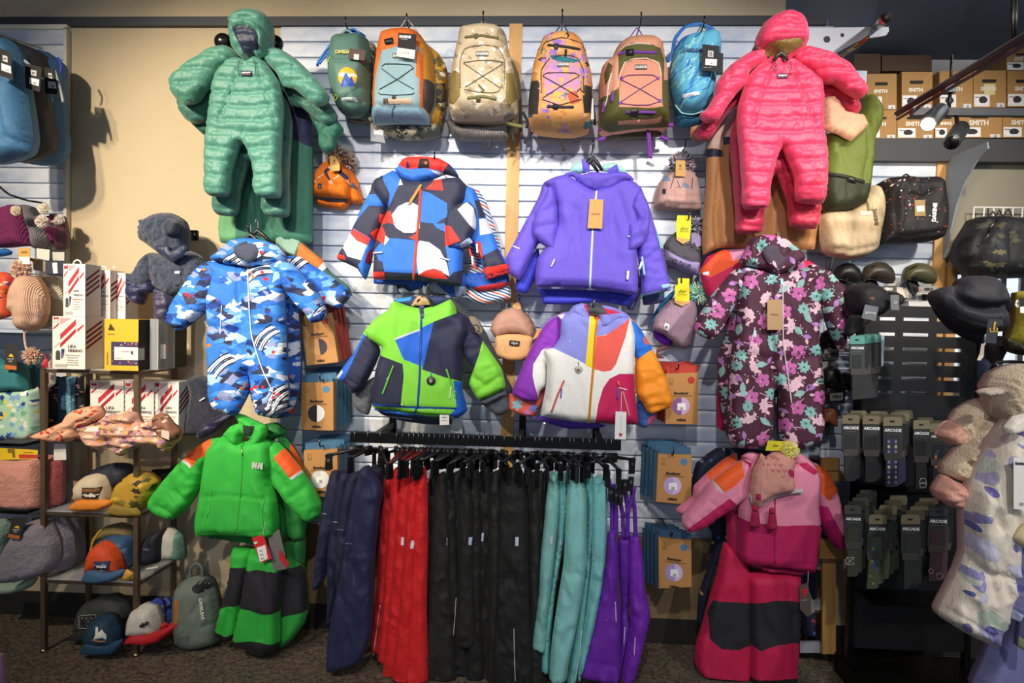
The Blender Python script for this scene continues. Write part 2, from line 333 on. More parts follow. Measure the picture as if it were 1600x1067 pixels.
 if on is None:
  Wb = P(B[:, 0], B[:, 1], dep); Wb[:, 1] -= (slope[0]*(B[:, 0]-(x0+x1)/2)+slope[1]*(B[:, 1]-y0)); cc = B.mean(0); N0 = len(VV)
  tg = np.roll(B, -1, 0)-np.roll(B, 1, 0); tg /= (np.linalg.norm(tg, axis=1)[:, None]+1e-9); sg = 1 if (B[:, 0]*np.roll(B[:, 1], -1)-np.roll(B[:, 0], -1)*B[:, 1]).sum() > 0 else -1; B2 = B+sg*np.c_[-tg[:, 1], tg[:, 0]]*1.2; Wb2 = P(B2[:, 0], B2[:, 1], dep); Wb2[:, 1] -= (slope[0]*(B2[:, 0]-(x0+x1)/2)+slope[1]*(B2[:, 1]-y0)); Wb2[:, 1] += th*back
  Wb[:, 2] = np.maximum(Wb[:, 2], ZFL+.006); Wb2[:, 2] = np.maximum(Wb2[:, 2], ZFL+.006); VV = np.vstack([VV, Wb, Wb2]); FF += [(N0+i, N0+(i+1) % n, N0+n+(i+1) % n, N0+n+i) for i in range(n)]
  rb = delaunay_2d_cdt([Vector(p) for p in B], [(i, (i+1) % n) for i in range(n)], [], 0, 1e-4, True); own = [(a[0] if a else -1) for a in rb[3]]
  fb = [[own[i] for i in f] for f in rb[2]]; fb = [f for f in fb if min(f) >= 0]
  if fb: ok = inside(B[np.array(fb)].mean(1), B); FF += [tuple(N0+n+i for i in f) for f, k in zip(fb, ok) if k]
  bc = np.array(hexc(col)); cols = np.vstack([cols, np.tile(bc, (len(FF)-len(cols), 1))])
 o = emit(name, VV, FF, cols, m, parent, True)
 HGT[o.name] = (X, tot, dep); return o
def line(name, pts, r, col, m='plastic', parent=None, on=None, dep=None, off=.002, smooth=.8, n=6, mb=None, bow=0.):
 q = resamp(pts, 4, smooth, False)
 if on is not None:
  a_ = q.copy()
  for _i in range(3): qx, qy = unshift(a_[:, 0], a_[:, 1], HGT[on.name][2], height(on, q[:, 0], q[:, 1])+off); q = np.c_[qx, qy]
 H = height(on, q[:, 0], q[:, 1])+off if on is not None else np.zeros(len(q)); dp = HGT[on.name][2] if on is not None else dep
 if hasattr(dp, '__len__'): dp = np.interp(np.linspace(0, 1, len(q)), np.linspace(0, 1, len(dp)), dp)
 W = P(q[:, 0], q[:, 1], dp); W[:, 1] -= H
 b = mb or MB(); b.tube(list(W), r, col, n)
 return b if mb else b.out(name, m, parent, True)
FONTS = {}
def text(s, px, py, size, dep=None, col='#111111', parent=None, on=None, rot=0, name='lettering', off=.0016, align='CENTER', xs=1.0, bold=0.0, plane=None, shear=0):
 cu = bpy.data.curves.new(name, 'FONT'); cu.body = s; cu.align_x = align; cu.align_y = 'CENTER'; cu.extrude = .0004; cu.resolution_u = 2; cu.offset = bold; cu.shear = shear
 if on is not None:
  dep = HGT[on.name][2]; a_ = np.array([px-size*.5, px, px+size*.5]); b_ = np.array([py*1.0]*3); qx, qy = a_, b_
  for _i in range(3): qx, qy = unshift(a_, b_, dep, height(on, qx, qy)+off)
  h = float(np.max(height(on, qx, qy))); px, py = float(qx[1]), float(qy[1])
 else: h = 0
 w = P(px, py, dep); w = w+np.array([0, -h-off, 0]); sc = size/(FPX/(np.dot(w-CAM, FW))); cu.size = sc
 o = bpy.data.objects.new(name, cu); COL.objects.link(o)
 key = 'ink'+str(hexc(col))
 if key not in MATS:
  m = bpy.data.materials.new('ink'); m.use_nodes = True; b = m.node_tree.nodes['Principled BSDF']; b.inputs['Base Color'].default_value = (*hexc(col), 1); b.inputs['Roughness'].default_value = .6
  nn = m.node_tree.nodes.new('ShaderNodeTexNoise'); nn.inputs['Scale'].default_value = 300; bb = m.node_tree.nodes.new('ShaderNodeBump'); bb.inputs['Strength'].default_value = .1
  m.node_tree.links.new(nn.outputs[0], bb.inputs['Height']); m.node_tree.links.new(bb.outputs[0], b.inputs['Normal']); MATS[key] = m
 cu.materials.append(MATS[key])
 M = Matrix.Rotation(plane or 0, 4, 'Z') @ Matrix.Rotation(math.pi/2, 4, 'X') @ Matrix.Rotation(-math.radians(rot), 4, 'Z') @ Matrix.Diagonal((xs, 1, 1, 1))
 M.translation = Vector(w-(origin(parent) if parent is not None else 0))
 me = bpy.data.meshes.new_from_object(o.evaluated_get(bpy.context.evaluated_depsgraph_get())); bpy.data.objects.remove(o); bpy.data.curves.remove(cu)
 me.transform(M); me.name = name; o = bpy.data.objects.new(name, me); COL.objects.link(o)
 if parent is not None: o.parent = parent
 return o
def hook(px, py, dep, label, wp=None, r=.0035, up=6):
 """a display hook: peg plate on the slats, rod out to depth dep, upturned tip at photo pixel px,py"""
 tip = P(px, py, dep); z = tip[2]; b = MB(); zz = z-.02
 b.tube([(tip[0], 0, zz), (tip[0], -dep+.01, zz), (tip[0], -dep-.004, zz+.012), (tip[0], -dep-.006, z+up*.003)], r, '#55575c', 8)
 b.box((tip[0]-.018, -.008, zz-.03), (tip[0]+.018, .002, zz+.02), '#3a3b3e')
 return tag(b.out('display_hook', 'metal', None, True), label, 'hook', 'display hooks on the slatted wall')
def tagcard(name, pts, dep, col, parent, th=.0012, m='card'): return prism(name, pts, dep, th, col, m, parent)
def qrect(cx, cy, w, h, rot=0):
 a = math.radians(rot); c, s = math.cos(a), math.sin(a); return [(cx+x*c-y*s, cy+x*s+y*c) for x, y in ((-w/2,-h/2),(w/2,-h/2),(w/2,h/2),(-w/2,h/2))]
# ================================================================ the setting
def struct(o, name=None): o['kind'] = 'structure'; return o
XL, XR, YF, ZC = -3.6, 4.2, -6.5, 3.75
b = MB(); b.box((XL-.3, YF, -.15), (XR+.3, 0.2, ZFL), '#5a4833'); struct(b.out('floor', 'carpet'))
XW0 = P(1476, 500, 0)[0]; XW1 = P(1640, 500, 0)[0]; ZW0, ZW1 = P(1500, 600)[2], P(1500, 424)[2]
b = MB()
XD = P(1228, 15)[0]; ZR = P(1400, 235)[2]
b.box((XL, .006, ZFL), (XD, .12, ZC), '#cab898'); b.box((XD, .006, ZFL), (XW0, .12, ZR), '#cab898'); b.box((XW0, .006, ZW1), (XR, .12, ZR), '#8f8a7b'); b.box((XD, .006, ZR), (P(1292, 100)[0], .12, P(1200, 29)[2]), '#cab898')
b.box((XD, .95, ZR-.1), (XR, 1.0, ZC), '#2a211c')
b.box((XW0, .006, ZFL), (XR, .12, ZW0), '#5d5a52'); b.box((XW1, .006, ZW0), (XR, .12, ZW1), '#8f8a7b')
struct(b.out('wall_back', 'wallpaint'))
b = MB(); b.box((XL-.12, YF, ZFL), (XL, .12, ZC), '#b9a684'); struct(b.out('wall_left', 'wallpaint'))
b = MB(); b.box((XR, YF, ZFL), (XR+.12, .12, ZC), '#8f8a7b'); struct(b.out('wall_right', 'wallpaint'))
b = MB(); b.box((XL-.12, YF, ZC), (XR+.12, .12, ZC+.1), '#2c2d30'); struct(b.out('ceiling', 'paint'))
zt0, zt1 = P(600, 42)[2], P(600, 28)[2]
b = MB(); b.box((XL, -.02, zt0), (P(1290, 40)[0], .008, zt1), '#3d4048'); struct(b.out('trim_1', 'paint'))
b = MB(); b.box((XL, -.012, ZFL), (XR, .008, .085), '#26231f'); struct(b.out('baseboard_back', 'paint'))
zb = P(1040, 838)[2]
b = MB(); b.box((P(452, 800)[0], -.002, .085), (P(1290, 800)[0], .008, zb), '#8b7350'); struct(b.out('trim_2', 'wallpaint'))
def slatwall(name, x0, x1, z0, z1, sp=.0762):
 root = bpy.data.objects.new(name, None); COL.objects.link(root); root.location = (x0, 0, z0); root['kind'] = 'structure'
 b = MB(); b.box((x0, -.002, z0), (x1, .005, z1), '#aab4c8'); b.out('backing_strip', 'paint', root)
 n = int((z1-z0)/sp); L = x1-x0; y0, y1 = -.016, .0
 prof = [(y1, .001), (y0+.003, .0015), (y0, .004), (y0, .062), (y0+.002, .066), (y0+.004, .0715), (y1, .073)]
 V = [(x, y, z) for x in (0, L) for y, z in prof]; k = len(prof)
 Fc = [(i, i+1, k+i+1, k+i) for i in range(k-1)]+[tuple(range(k)), tuple(range(2*k-1, k-1, -1)), (0, k, 2*k-1, k-1)]
 me = None
 for i in range(n+1):
  z = z1-(i+1)*sp
  if z < z0-.01: break
  if me is None:
   o = emit('slat', [(x0+a, bb, z+c) for a, bb, c in V], Fc, hexc('#dfe4ee'), 'slat', root); me = o.data; o['_z'] = z; zz = z
   for vtx in me.vertices: vtx.co.z -= (z-z0)
   del o['_z']; o.location.z = z-z0
  else:
   o = bpy.data.objects.new('slat', me); COL.objects.link(o); o.parent = root; o.location = (0, 0, z-z0)
 return root
ZT = P(600, 42)[2]
XP0, XP1 = P(789, 400)[0], P(809, 400)[0]
slatwall('wall_slats', P(438, 300)[0], XP0, zb, ZT)
slatwall('wall_slats', XP1, P(1292, 300)[0], zb, ZT)
slatwall('wall_slats', P(-260, 300)[0], P(107, 300)[0], .30, P(60, 47)[2])
slatwall('wall_slats', P(1293, 300)[0], P(1458, 300)[0], .45, P(1400, 252)[2])
b = MB(); xx = P(109, 300)[0]; b.box((xx-.012, -.03, .3), (xx+.004, .0, P(60, 47)[2]), '#d8d3c6'); struct(b.out('trim_3', 'paint'))
b = MB(); b.box((P(-260, 300)[0], -.03, P(60, 47)[2]-.005), (xx+.004, .006, P(60, 42)[2]), '#f0ead8'); struct(b.out('trim_4', 'paint'))
b = MB(); b.box((XP0, -.022, .085), (XP1, .0, ZT+.006), '#d9a45c'); struct(b.out('trim_5', 'wood'))
b = MB(); b.box((P(1458, 300)[0], -.03, .45), (P(1476, 300)[0], .12, P(1400, 252)[2]), '#d2a468'); struct(b.out('trim_6', 'wood'))
b = MB(); xa, xb2 = P(1476, 400)[0], P(1491, 400)[0]; b.box((xa, -.035, ZW0-.25), (xb2, .12, ZW1+.02), '#c99a5e'); struct(b.out('trim_7', 'wood'))
b = MB(); xh0 = P(1332, 250, .3)[0]; b.box((P(1292, 240)[0], -.06, P(1400, 251, .06)[2]), (XR-.01, .94, P(1400, 216, .06)[2]), '#3b3c41'); struct(b.out('trim_8', 'paint'))
root = bpy.data.objects.new('window_1', None); COL.objects.link(root); root.location = (XW0, 0, ZW0); root['kind'] = 'structure'
b = MB()
for t in np.linspace(0, 1, 6): x = xb2+(XW1-xb2)*t; b.box((x-.008, .05, ZW0), (x+.008, .08, ZW1), '#33363a')
for z in (ZW0, (ZW0+ZW1)/2+.06, ZW1): b.box((xb2, .05, z-.01), (XW1, .08, z+.01), '#33363a')
b.out('window_frame', 'paint', root)
b = MB(); b.box((xb2, .062, ZW0), (XW1, .066, ZW1), '#ffffff'); b.out('pane', 'clear', root)
b = MB(); b.box((XW0-3, 3.0, -.5), (XW1+5, 3.1, 4), '#e9eef5'); o = struct(b.out('window_light_plane', 'wallpaint'))  # pale plane added behind the window so the panes look bright
l = bpy.data.lights.new('light_plane_lamp', 'AREA'); l.energy = 400; l.size = 2.5; l.color = (.85, .92, 1); o = bpy.data.objects.new('light_plane_lamp', l); COL.objects.link(o)  # area lamp added only to light the plane behind the window
o.location = (XW0+1.5, 1.2, 4.2); o.rotation_euler = (math.radians(30), 0, 0)
b = MB(); za = P(1500, 84, -.30)[2]; xd = P(1228, 15, -.02)[0]; rd = .30; n = 48
ring = lambda x, r: [(x, (.33)+r*math.cos(2*math.pi*i/n)+.0, za+rd+r*math.sin(2*math.pi*i/n)) for i in range(n)]
xs = list(np.arange(xd, XR, .42))+[XR-.01]; V = [];
for x in xs: V += ring(x, rd)+ring(x+.006, rd+.006)+ring(x+.03, rd+.006)+ring(x+.036, rd)
k = len(V)//n; Fc = [(i*n+j, i*n+(j+1) % n, (i+1)*n+(j+1) % n, (i+1)*n+j) for i in range(k-1) for j in range(n)]+[tuple(range(n))]
b.add(V, Fc, '#70747e'); o = b.out('air_duct', 'paint', None, True); tag(o, 'large dark grey round air duct along the ceiling, top right', 'duct')
# ================================================================ garments, first pass: the four snowsuits and what hangs behind them
def sh(pts, dx, dy): return [(a+dx, b+dy) for a, b in pts]
def hanger(px, py, dep, label, w=60, drop=22, col='#1d1d20', parent=None, bars=True):
 c = P(px, py, dep); s = 1/ (FPX/(np.dot(c-CAM, FW))); b = MB(); W = w*s/2; dr = drop*s
 if bars: b.tube([c+np.array([-W, 0, -dr-.035]), c+np.array([-W*.5, 0, -dr*.6-.02]), c+np.array([0, 0, -.02]), c+np.array([W*.5, 0, -dr*.6-.02]), c+np.array([W, 0, -dr-.035])], [.006, .009, .011, .009, .006], col, 8)
 hk = [c+np.array([0, 0, -.02]), c+np.array([0, 0, .012])]+[c+np.array([0, .014*math.cos(a)-.014+.0, .014*math.sin(a)+.012])*1 for a in (0.6, 1.2, 1.9, 2.6, 3.2)]
 b.tube(hk, .0016, '#9a9ca0', 6)
 return tag(b.out('coat_hanger', 'plastic', None, True), label, 'hanger', 'hangers on the wall displays')
def down_suit(dx, dy, dep, cx, lab, grp, col, inner, front, C, arms, hood, hole, body, zips, badge, hook2, seed, collar=None):
 t = thing('snowsuit', lab, 'snowsuit', P(cx+dx, body[0][1]+200+dy, dep), grp)
 for i, a in enumerate(arms):
  puff('sleeve', sh(a, dx, dy), dep-.02, .052, 16, col, 'nylon', t, 3.6, .9, quilt=(a[0][1]+dy, 21, 4, .4), wr=(.004, 12, 1.5), seed=seed+i)
 bo = puff('body', sh(body, dx, dy), dep, .052, 13, col, 'nylon', t, 3.4, .8, quilt=(body[0][1]+dy+16, 21.5, -5, .36), wr=(.003, 11, .8), seed=seed+4,
              folds=[(*sum([list(p) for p in sh(z, dx, dy)], []), 2.4, .012) for z in zips])
 for z in zips[:2]: line('zipper', sh(z, dx, dy), .0022, col, 'plastic', t, bo, off=-.002)
 h = puff('hood', sh(hood, dx, dy), dep+.01, .075, 20, col, 'nylon', t, 3.4, .9, quilt=(hood[3][1]+dy-4, 22, 5, .3), wr=(.004, 16, .8), seed=seed+6)
 puff('hood_lining', sh(hole, dx, dy), dep+.01, .004, 8, inner, 'nylon', t, 3.5, .9, on=h, off=.003, wr=(.003, 9, 1))
 if front:
  r = puff('hood_rim', sh(strip(collar, 11), dx, dy), dep, .02, 5, col, 'nylon', t, 3, .8, on=h, off=.006, wr=(.003, 8, 1))
  for q in badge[1:]: line('drawcord', sh(q, dx, dy), .0016, '#23463f' if seed < 20 else '#7a3540', 'cloth', t, bo, off=.012)
  bx, by = badge[0]; k = puff('badge', qrect(bx+dx, by+dy, 16, 7.5), 0, .001, 2, '#2f2b4a', 'cloth', t, 3, 0, on=bo, off=.006, wr=(0, 1, 1), paint=[(qrect(bx+dx, by+dy+1.8, 13, 1.5), '#b9687c')])
  text('patagonia', bx+dx, by+dy-1, 3.6, col='#e8e4ea', parent=t, on=bo, off=.010, bold=.0004)
 return t
GA = dict(
 body=c2([(392,268),(440,285),(478,262),(520,290),(580,380),(600,480),(598,560),(592,650),(588,760),(590,870),(580,912),(530,918),(478,905),(462,870),(465,800),(450,740),(410,662),(380,730),(362,800),(352,890),(330,912),(260,905),(238,885),(240,820),(240,720),(245,620),(258,520),(270,430),(285,360),(310,320),(350,280)]),
 arms=[c2([(395,268),(345,213),(270,225),(190,270),(110,330),(75,372),(82,425),(112,465),(150,483),(200,470),(240,420),(275,385),(305,330),(355,288)]), c2([(478,262),(530,222),(580,225),(650,265),(720,330),(775,390),(810,440),(800,475),(760,490),(710,460),(650,412),(600,398),(570,340),(520,290)])],
 hood=c2([(368,225),(355,150),(365,90),(400,55),(460,50),(510,60),(540,95),(550,150),(545,212),(520,250),(470,278),(440,280),(400,262)]),
 hole=c2([(365,118),(400,112),(450,122),(480,142),(490,175),(475,220),(448,262),(425,262),(395,200),(375,160)]),
 zips=[c2([(395,295),(365,380),(330,470),(298,560)]), c2([(470,290),(500,380),(530,470),(560,575)]), c2([(408,600),(410,660)]), c2([(245,590),(420,605),(590,600)])], badge=[c2([(429,338)])[0], c2([(398,282),(392,315),(396,350)]), c2([(466,280),(472,310),(468,342)])],
 collar=c2([(362,108),(405,102),(455,112),(488,138),(500,175),(485,225),(450,268)]))
CX = c2([(415, 300)])[0][0]
down_suit(13, 30, .355, CX, 'green quilted baby snowsuit mostly hidden behind the front one, lower legs showing', 'green down snowsuits', '#3f7566', '#141d3c', False, None, GA['arms'], GA['hood'], GA['hole'], GA['body'], GA['zips'], GA['badge'], None, 11)
down_suit(0, 0, .47, CX, 'shiny teal green quilted baby snowsuit with hood, in front at top left', 'green down snowsuits', '#4d8a78', '#141d3c', True, None, GA['arms'], GA['hood'], GA['hole'], GA['body'], GA['zips'], GA['badge'], None, 10, GA['collar'])
hanger(*c2([(447,150)])[0], .55, 'white tipped hanger inside the hood of the green snowsuit', 20, 6, '#20232e')
hook(358, 62, .42, 'round ended display arm left of the green hood', r=.007)
b = MB(); b.ball(P(349, 66, .45), .037, '#101012', 20, 14); tag(b.out('knob', 'gloss', None, True), 'glossy black round knob left of the green hood', 'knob', 'round knobs on the display arm')
b = MB(); b.ball(P(430, 68, .38), .035, '#101012', 20, 14); tag(b.out('knob', 'gloss', None, True), 'glossy black round knob right of the green hood', 'knob', 'round knobs on the display arm')
t = thing('rain_suit', 'navy and green shell suit hanging behind the green snowsuits', 'rain suit', P(430, 380, .2))
puff('bib', c2([(560,300),(640,330),(700,440),(730,520),(735,640),(735,1000),(730,1120),(640,1125),(520,1122),(310,1120),(312,900),(320,640),(400,400)]), .2, .035, 16, '#2f6d57', 'cloth', t, 5, .5, wr=(.008, 22, 1.8), paint=[(c2([(540,280),(760,280),(760,690),(690,665),(640,640),(560,640)]), '#1e2447'), (c2([(300,880),(380,900),(380,1130),(290,1130)]), '#5f9b6b')], folds=[(*sum([list(p) for p in c2([(470,900),(500,1100)])], []), 6, .02), (*sum([list(p) for p in c2([(690,640),(700,1100)])], []), 4, .01)])
puff('sleeve', c2([(150,485),(250,420),(300,480),(300,600),(240,628),(205,600),(160,555),(138,520)]), .27, .035, 12, '#24604e', 'cloth', t, 4, .6, wr=(.008, 10, 1), folds=[(*sum([list(p) for p in c2([(150,560),(200,500)])], []), 2, .01)])
puff('sleeve', c2([(600,400),(680,440),(760,560),(850,560),(880,600),(850,640),(845,690),(795,710),(765,670),(760,610),(700,500)]), .3, .035, 12, '#23604c', 'cloth', t, 4, .6, wr=(.008, 12, 1))
GB = dict(
 body=c5([(345,232),(380,252),(420,245),(470,280),(540,340),(552,420),(550,520),(566,640),(566,760),(558,830),(545,850),(480,850),(440,838),(432,800),(430,740),(400,660),(378,620),(350,690),(332,770),(328,840),(318,865),(230,872),(212,850),(212,780),(205,700),(200,620),(190,520),(195,440),(215,380),(235,320),(290,265)]),
 arms=[c5([(345,232),(290,205),(230,225),(160,275),(105,345),(95,400),(62,455),(35,480),(60,510),(110,505),(150,445),(190,390),(225,360),(245,300),(300,262)]), c5([(420,245),(465,195),(530,205),(600,230),(660,270),(705,330),(732,365),(725,400),(700,412),(650,385),(600,350),(552,345),(515,310),(470,280)])],
 hood=c5([(272,185),(275,150),(300,100),(345,65),(400,47),(445,62),(478,105),(488,150),(482,185),(455,215),(410,245),(380,252),(345,235),(300,210)]),
 hole=c5([(285,182),(330,166),(400,155),(450,150),(472,160),(460,190),(420,215),(385,250),(355,225),(315,205)]),
 zips=[c5([(350,262),(310,350),(280,440),(255,520)]), c5([(420,262),(455,350),(490,430),(520,505)]), c5([(378,560),(378,620)]), c5([(212,790),(330,785)]), c5([(432,768),(565,775)])], badge=[c5([(381,316)])[0], c5([(345,262),(335,285),(362,290),(350,262)]), c5([(412,255),(418,285),(410,310),(425,300)])],
 collar=c5([(275,180),(330,160),(400,148),(455,142),(480,158)]))
CX = c5([(380, 300)])[0][0]
down_suit(-10, 27, .355, CX, 'pink quilted baby snowsuit mostly hidden behind the front one, lower legs showing', 'pink down snowsuits', '#d62f55', '#8a6a2e', False, None, [GB['arms'][0], sh(GB['arms'][1], 0, 0)], GB['hood'], GB['hole'], sh(GB['body'], 0, 12), GB['zips'], GB['badge'], None, 21)
down_suit(0, 0, .47, CX, 'shiny coral pink quilted baby snowsuit with hood and mustard lining', 'pink down snowsuits', '#f2426a', '#8a6a2e', True, None, GB['arms'], GB['hood'], GB['hole'], GB['body'], GB['zips'], GB['badge'], None, 20, GB['collar'])
hanger(*c5([(375,200)])[0], .53, 'white tipped hanger inside the hood of the pink snowsuit', 22, 6, '#3a3325')
hook(1213, 60, .42, 'display arm holding the pink snowsuits', r=.007)
t = thing('rain_suit', 'tan brown shell suit with navy band behind the pink snowsuits', 'rain suit', P(1180, 385, .2))
puff('trouser_body', c5([(70,560),(130,520),(200,420),(300,400),(420,420),(560,560),(545,800),(520,1000),(512,1040),(330,1035),(110,1035),(50,1060),(48,920),(60,800)]), .2, .04, 14, '#b07a4b', 'cloth', t, 5, .5, wr=(.008, 24, 1.6), paint=[(c5([(60,618),(135,622),(135,650),(60,655)]), '#1b2238'), (c5([(135,570),(185,575),(185,602),(135,602)]), '#1b2238'), (c5([(78,555),(190,430),(190,572),(135,570),(130,618),(66,616)]), '#d9b5a6')], folds=[(*sum([list(p) for p in c5([(130,620),(105,900),(115,1030)])], []), 4, .025), (*sum([list(p) for p in c5([(350,860),(350,1040)])], []), 6, .02)])
puff('sleeve', c5([(555,410),(600,400),(640,460),(720,480),(738,520),(700,560),(665,588),(610,560),(560,540)]), .36, .03, 10, '#d4a184', 'cloth', t, 4, .6, wr=(.007, 9, 1), folds=[(*sum([list(p) for p in c5([(640,560),(690,500)])], []), 2, .008)])
puff('sleeve', c5([(0,530),(40,520),(85,545),(60,575),(20,590),(-5,570)]), .28, .02, 8, '#c08a5c', 'cloth', t, 4, .4, wr=(.006, 9, 1))
def star(cx, cy, r, k, seed, rot=0, jag=.45, asp=1.0):
 rs = np.random.RandomState(seed); o = []
 for i in range(k*2):
  a = rot+math.pi*i/k; q = r*(1 if i % 2 else 1-jag)*(.8+.4*rs.rand()); x, y = q*math.cos(a), q*math.sin(a)*asp; o.append((cx+x*math.cos(rot)-y*math.sin(rot), cy+x*math.sin(rot)+y*math.cos(rot)))
 return o
def blue_print(x0, y0, x1, y1, seed):
 rs = np.random.RandomState(seed); out = []; ar = (x1-x0)*(y1-y0); n = int(ar/150)
 pal = ['#16409c', '#1e2c5c', '#dfe8f6', '#66a6ea', '#8e9ccb', '#1e62c4', '#2a3050', '#9cc6f2', '#e8eef8', '#3f8fe6']
 for i in range(n):
  cx, cy = rs.uniform(x0, x1), rs.uniform(y0, y1); r = rs.uniform(5, 17); out.append((star(cx, cy, r, rs.randint(3, 7), rs.randint(9999), rs.uniform(-.7, .7), .28, .5), pal[rs.randint(len(pal))]))
 for i in range(int(ar/6500)+1):
  cx, cy = rs.uniform(x0, x1), rs.uniform(y0, y1); a = rs.uniform(-.9, -.3)
  for k in range(4):
   w = 20; o = k*5.2; c, s = math.cos(a), math.sin(a); p = [(cx+(u*w)*c-(o+u*u*5)*s, cy+(u*w)*s+(o+u*u*5)*c) for u in (-1, -.5, 0, .5, 1)]
   out.append((strip(p, 2.5), '#f2f5fa' if k % 2 else '#1c2036')); out.append((strip([(a_, b_+2.5) for a_, b_ in p], 2.2), '#1c2036' if k % 2 else '#f2f5fa'))
 for i in range(int(ar/2600)+1):
  cx, cy = rs.uniform(x0, x1), rs.uniform(y0, y1); c = '#d6242f' if rs.rand() < .75 else '#b8783a'
  for k in range(rs.randint(1, 4)): out.append((circ(cx+rs.uniform(-6, 6), cy+rs.uniform(-6, 6), rs.uniform(1.6, 3.4), 7), c))
 return out
def flora(x0, y0, x1, y1, seed, base=0):
 rs = np.random.RandomState(seed); out = []; st = 27.
 def leaf(x, y, a, L, c, lob=False):
  p = []; k = 6
  for i in range(k+1):
   t = i/k; w = math.sin(math.pi*min(t*1.05, 1))*L*.24*(1.35 if (lob and i % 2) else (.55 if lob else 1)); p.append((t*L, w))
  for i in range(k-1, 0, -1):
   t = i/k; w = math.sin(math.pi*t)*L*.24*(1.35 if (lob and i % 2) else (.55 if lob else 1)); p.append((t*L, -w))
  out.append(([(x+u*math.cos(a)-v*math.sin(a), y+u*math.sin(a)+v*math.cos(a)) for u, v in p], c))
 y = y0; row = 0
 while y < y1+st:
  x = x0+(row % 2)*st/2
  while x < x1+st:
   cx, cy = x+rs.uniform(-5, 5), y+rs.uniform(-5, 5); k = (row+int(x/st)) % 4; a0 = rs.uniform(0, 6.28)
   out.append((strip([(cx, cy), (cx+8*math.cos(a0), cy+9*math.sin(a0)), (cx+18*math.cos(a0+.5), cy+18*math.sin(a0+.5))], 1.2), '#d9a9bd'))
   if k == 0:
    for j in range(5): a = a0+j*1.2566; out.append((circ(cx+6.6*math.cos(a), cy+6.6*math.sin(a), 5.4, 8, 4.6, a), '#c765a8'))
    out.append((circ(cx, cy, 1.4, 6), '#3a1428'))
   elif k == 1:
    out.append((star(cx, cy, 10.5, 8, rs.randint(999), a0, .35), '#84b8b4')); out.append((circ(cx, cy, 2, 6), '#2f6d70'))
   elif k == 2:
    for j in range(3): leaf(cx, cy, a0+j*.8, 19, '#e6bccb', True)
   else:
    leaf(cx, cy, a0, 20, '#93bfba'); leaf(cx, cy, a0+2.4, 15, '#b07ac0'); leaf(cx+6, cy+4, a0+3.6, 10, '#e6bccb')
   for j in range(3): out.append((circ(cx+rs.uniform(-12, 12), cy+rs.uniform(-12, 12), 1.1, 5), '#ecd0da'))
   if rs.rand() < .4: out.append((circ(cx+rs.uniform(-10, 10), cy+rs.uniform(-10, 10), 2.6, 6), '#54483f'))
   x += st
  y += st*.82; row += 1
 return out
def bbx(pts, f, seed): xs = [p[0] for p in pts]; ys = [p[1] for p in pts]; return f(min(xs), min(ys), max(xs), max(ys), seed)
def fl(f, pts, w, d): return (*sum([list(p) for p in f(pts)], []), w, d)
def print_suit(f, lab, cat, grp, dep, base, pfun, parts, zips, lining, seed, cx, cy, m='cloth'):
 t = thing('snowsuit', lab, cat, P(cx, cy, dep), grp); res = {}
 for i, (nm, pts, dz, th, R, folds) in enumerate(parts):
  q = f(pts); res[nm+str(i)] = puff(nm, q, dep+dz, th, R, base if nm != 'lining' else lining, m, t, 4.0, .7, paint=bbx(q, pfun, seed+i) if nm != 'lining' else (), wr=(.007, 20, 1.2), folds=folds, seed=seed+i)
 return t, res
t, r = print_suit(d2, 'blue printed snowsuit with hood half hidden behind the front blue one', 'snowsuit', 'blue print snowsuits', .30, '#1f62c4', blue_print, [
 ('sleeve', [(820,200),(900,190),(980,240),(1060,290),(1140,350),(1150,390),(1100,445),(1040,430),(960,370),(880,300)], 0, .04, 14, []),
 ('body', [(560,140),(700,110),(800,150),(860,260),(900,480),(910,700),(900,850),(860,970),(780,985),(700,960),(620,700),(560,400)], 0, .05, 16, [])], None, None, 30, 430, 640)
t, r = print_suit(d2, 'blue printed baby snowsuit with white zip lines and red dots, middle left', 'snowsuit', 'blue print snowsuits', .42, '#2a78d8', blue_print, [
 ('sleeve', [(520,210),(440,220),(380,270),(320,360),(270,440),(252,510),(310,555),(360,530),(430,470),(480,400),(520,320)], -.015, .05, 18, [fl(d2, [(270,490),(330,540)], 3, .012), fl(d2, [(450,250),(480,330)], 4, .01)]),
 ('sleeve', [(800,215),(870,230),(930,290),(1000,380),(1036,460),(1020,500),(960,515),(930,470),(880,420),(830,350)], .015, .05, 16, [fl(d2, [(940,480),(1020,460)], 3, .012), fl(d2, [(850,280),(900,260)], 4, .01)]),
 ('body', [(470,215),(560,230),(650,250),(740,230),(830,200),(850,280),(830,380),(835,480),(840,620),(845,760),(850,900),(820,960),(760,980),(700,965),(680,900),(660,800),(652,760),(655,850),(620,925),(590,970),(540,960),(490,940),(460,880),(458,760),(455,600),(455,480),(450,400),(480,300)], 0, .055, 20, [fl(d2, [(600,250),(605,520),(560,620)], 4, .012), fl(d2, [(460,540),(600,560),(830,530)], 7, .012), fl(d2, [(640,640),(660,800)], 7, .02), fl(d2, [(500,900),(650,900)], 4, .01), fl(d2, [(700,920),(840,910)], 4, .01)]),
 ('hood', [(470,200),(520,160),(570,110),(640,100),(700,105),(780,130),(825,165),(835,205),(760,230),(690,232),(650,252),(600,230),(540,225)], .02, .05, 12, [fl(d2, [(560,180),(600,225)], 4, .01), fl(d2, [(720,200),(690,240)], 4, .01)]),
 ('lining', [(585,140),(640,125),(700,130),(715,160),(690,200),(650,225),(610,205),(580,175)], .065, .012, 8, [])], None, '#3a4258', 33, 390, 650)
line('zipper', d2([(650,240),(655,400),(670,580),(720,740),(775,860)]), .003, '#dfe8f2', 'plastic', t, r['body2'], off=.002)
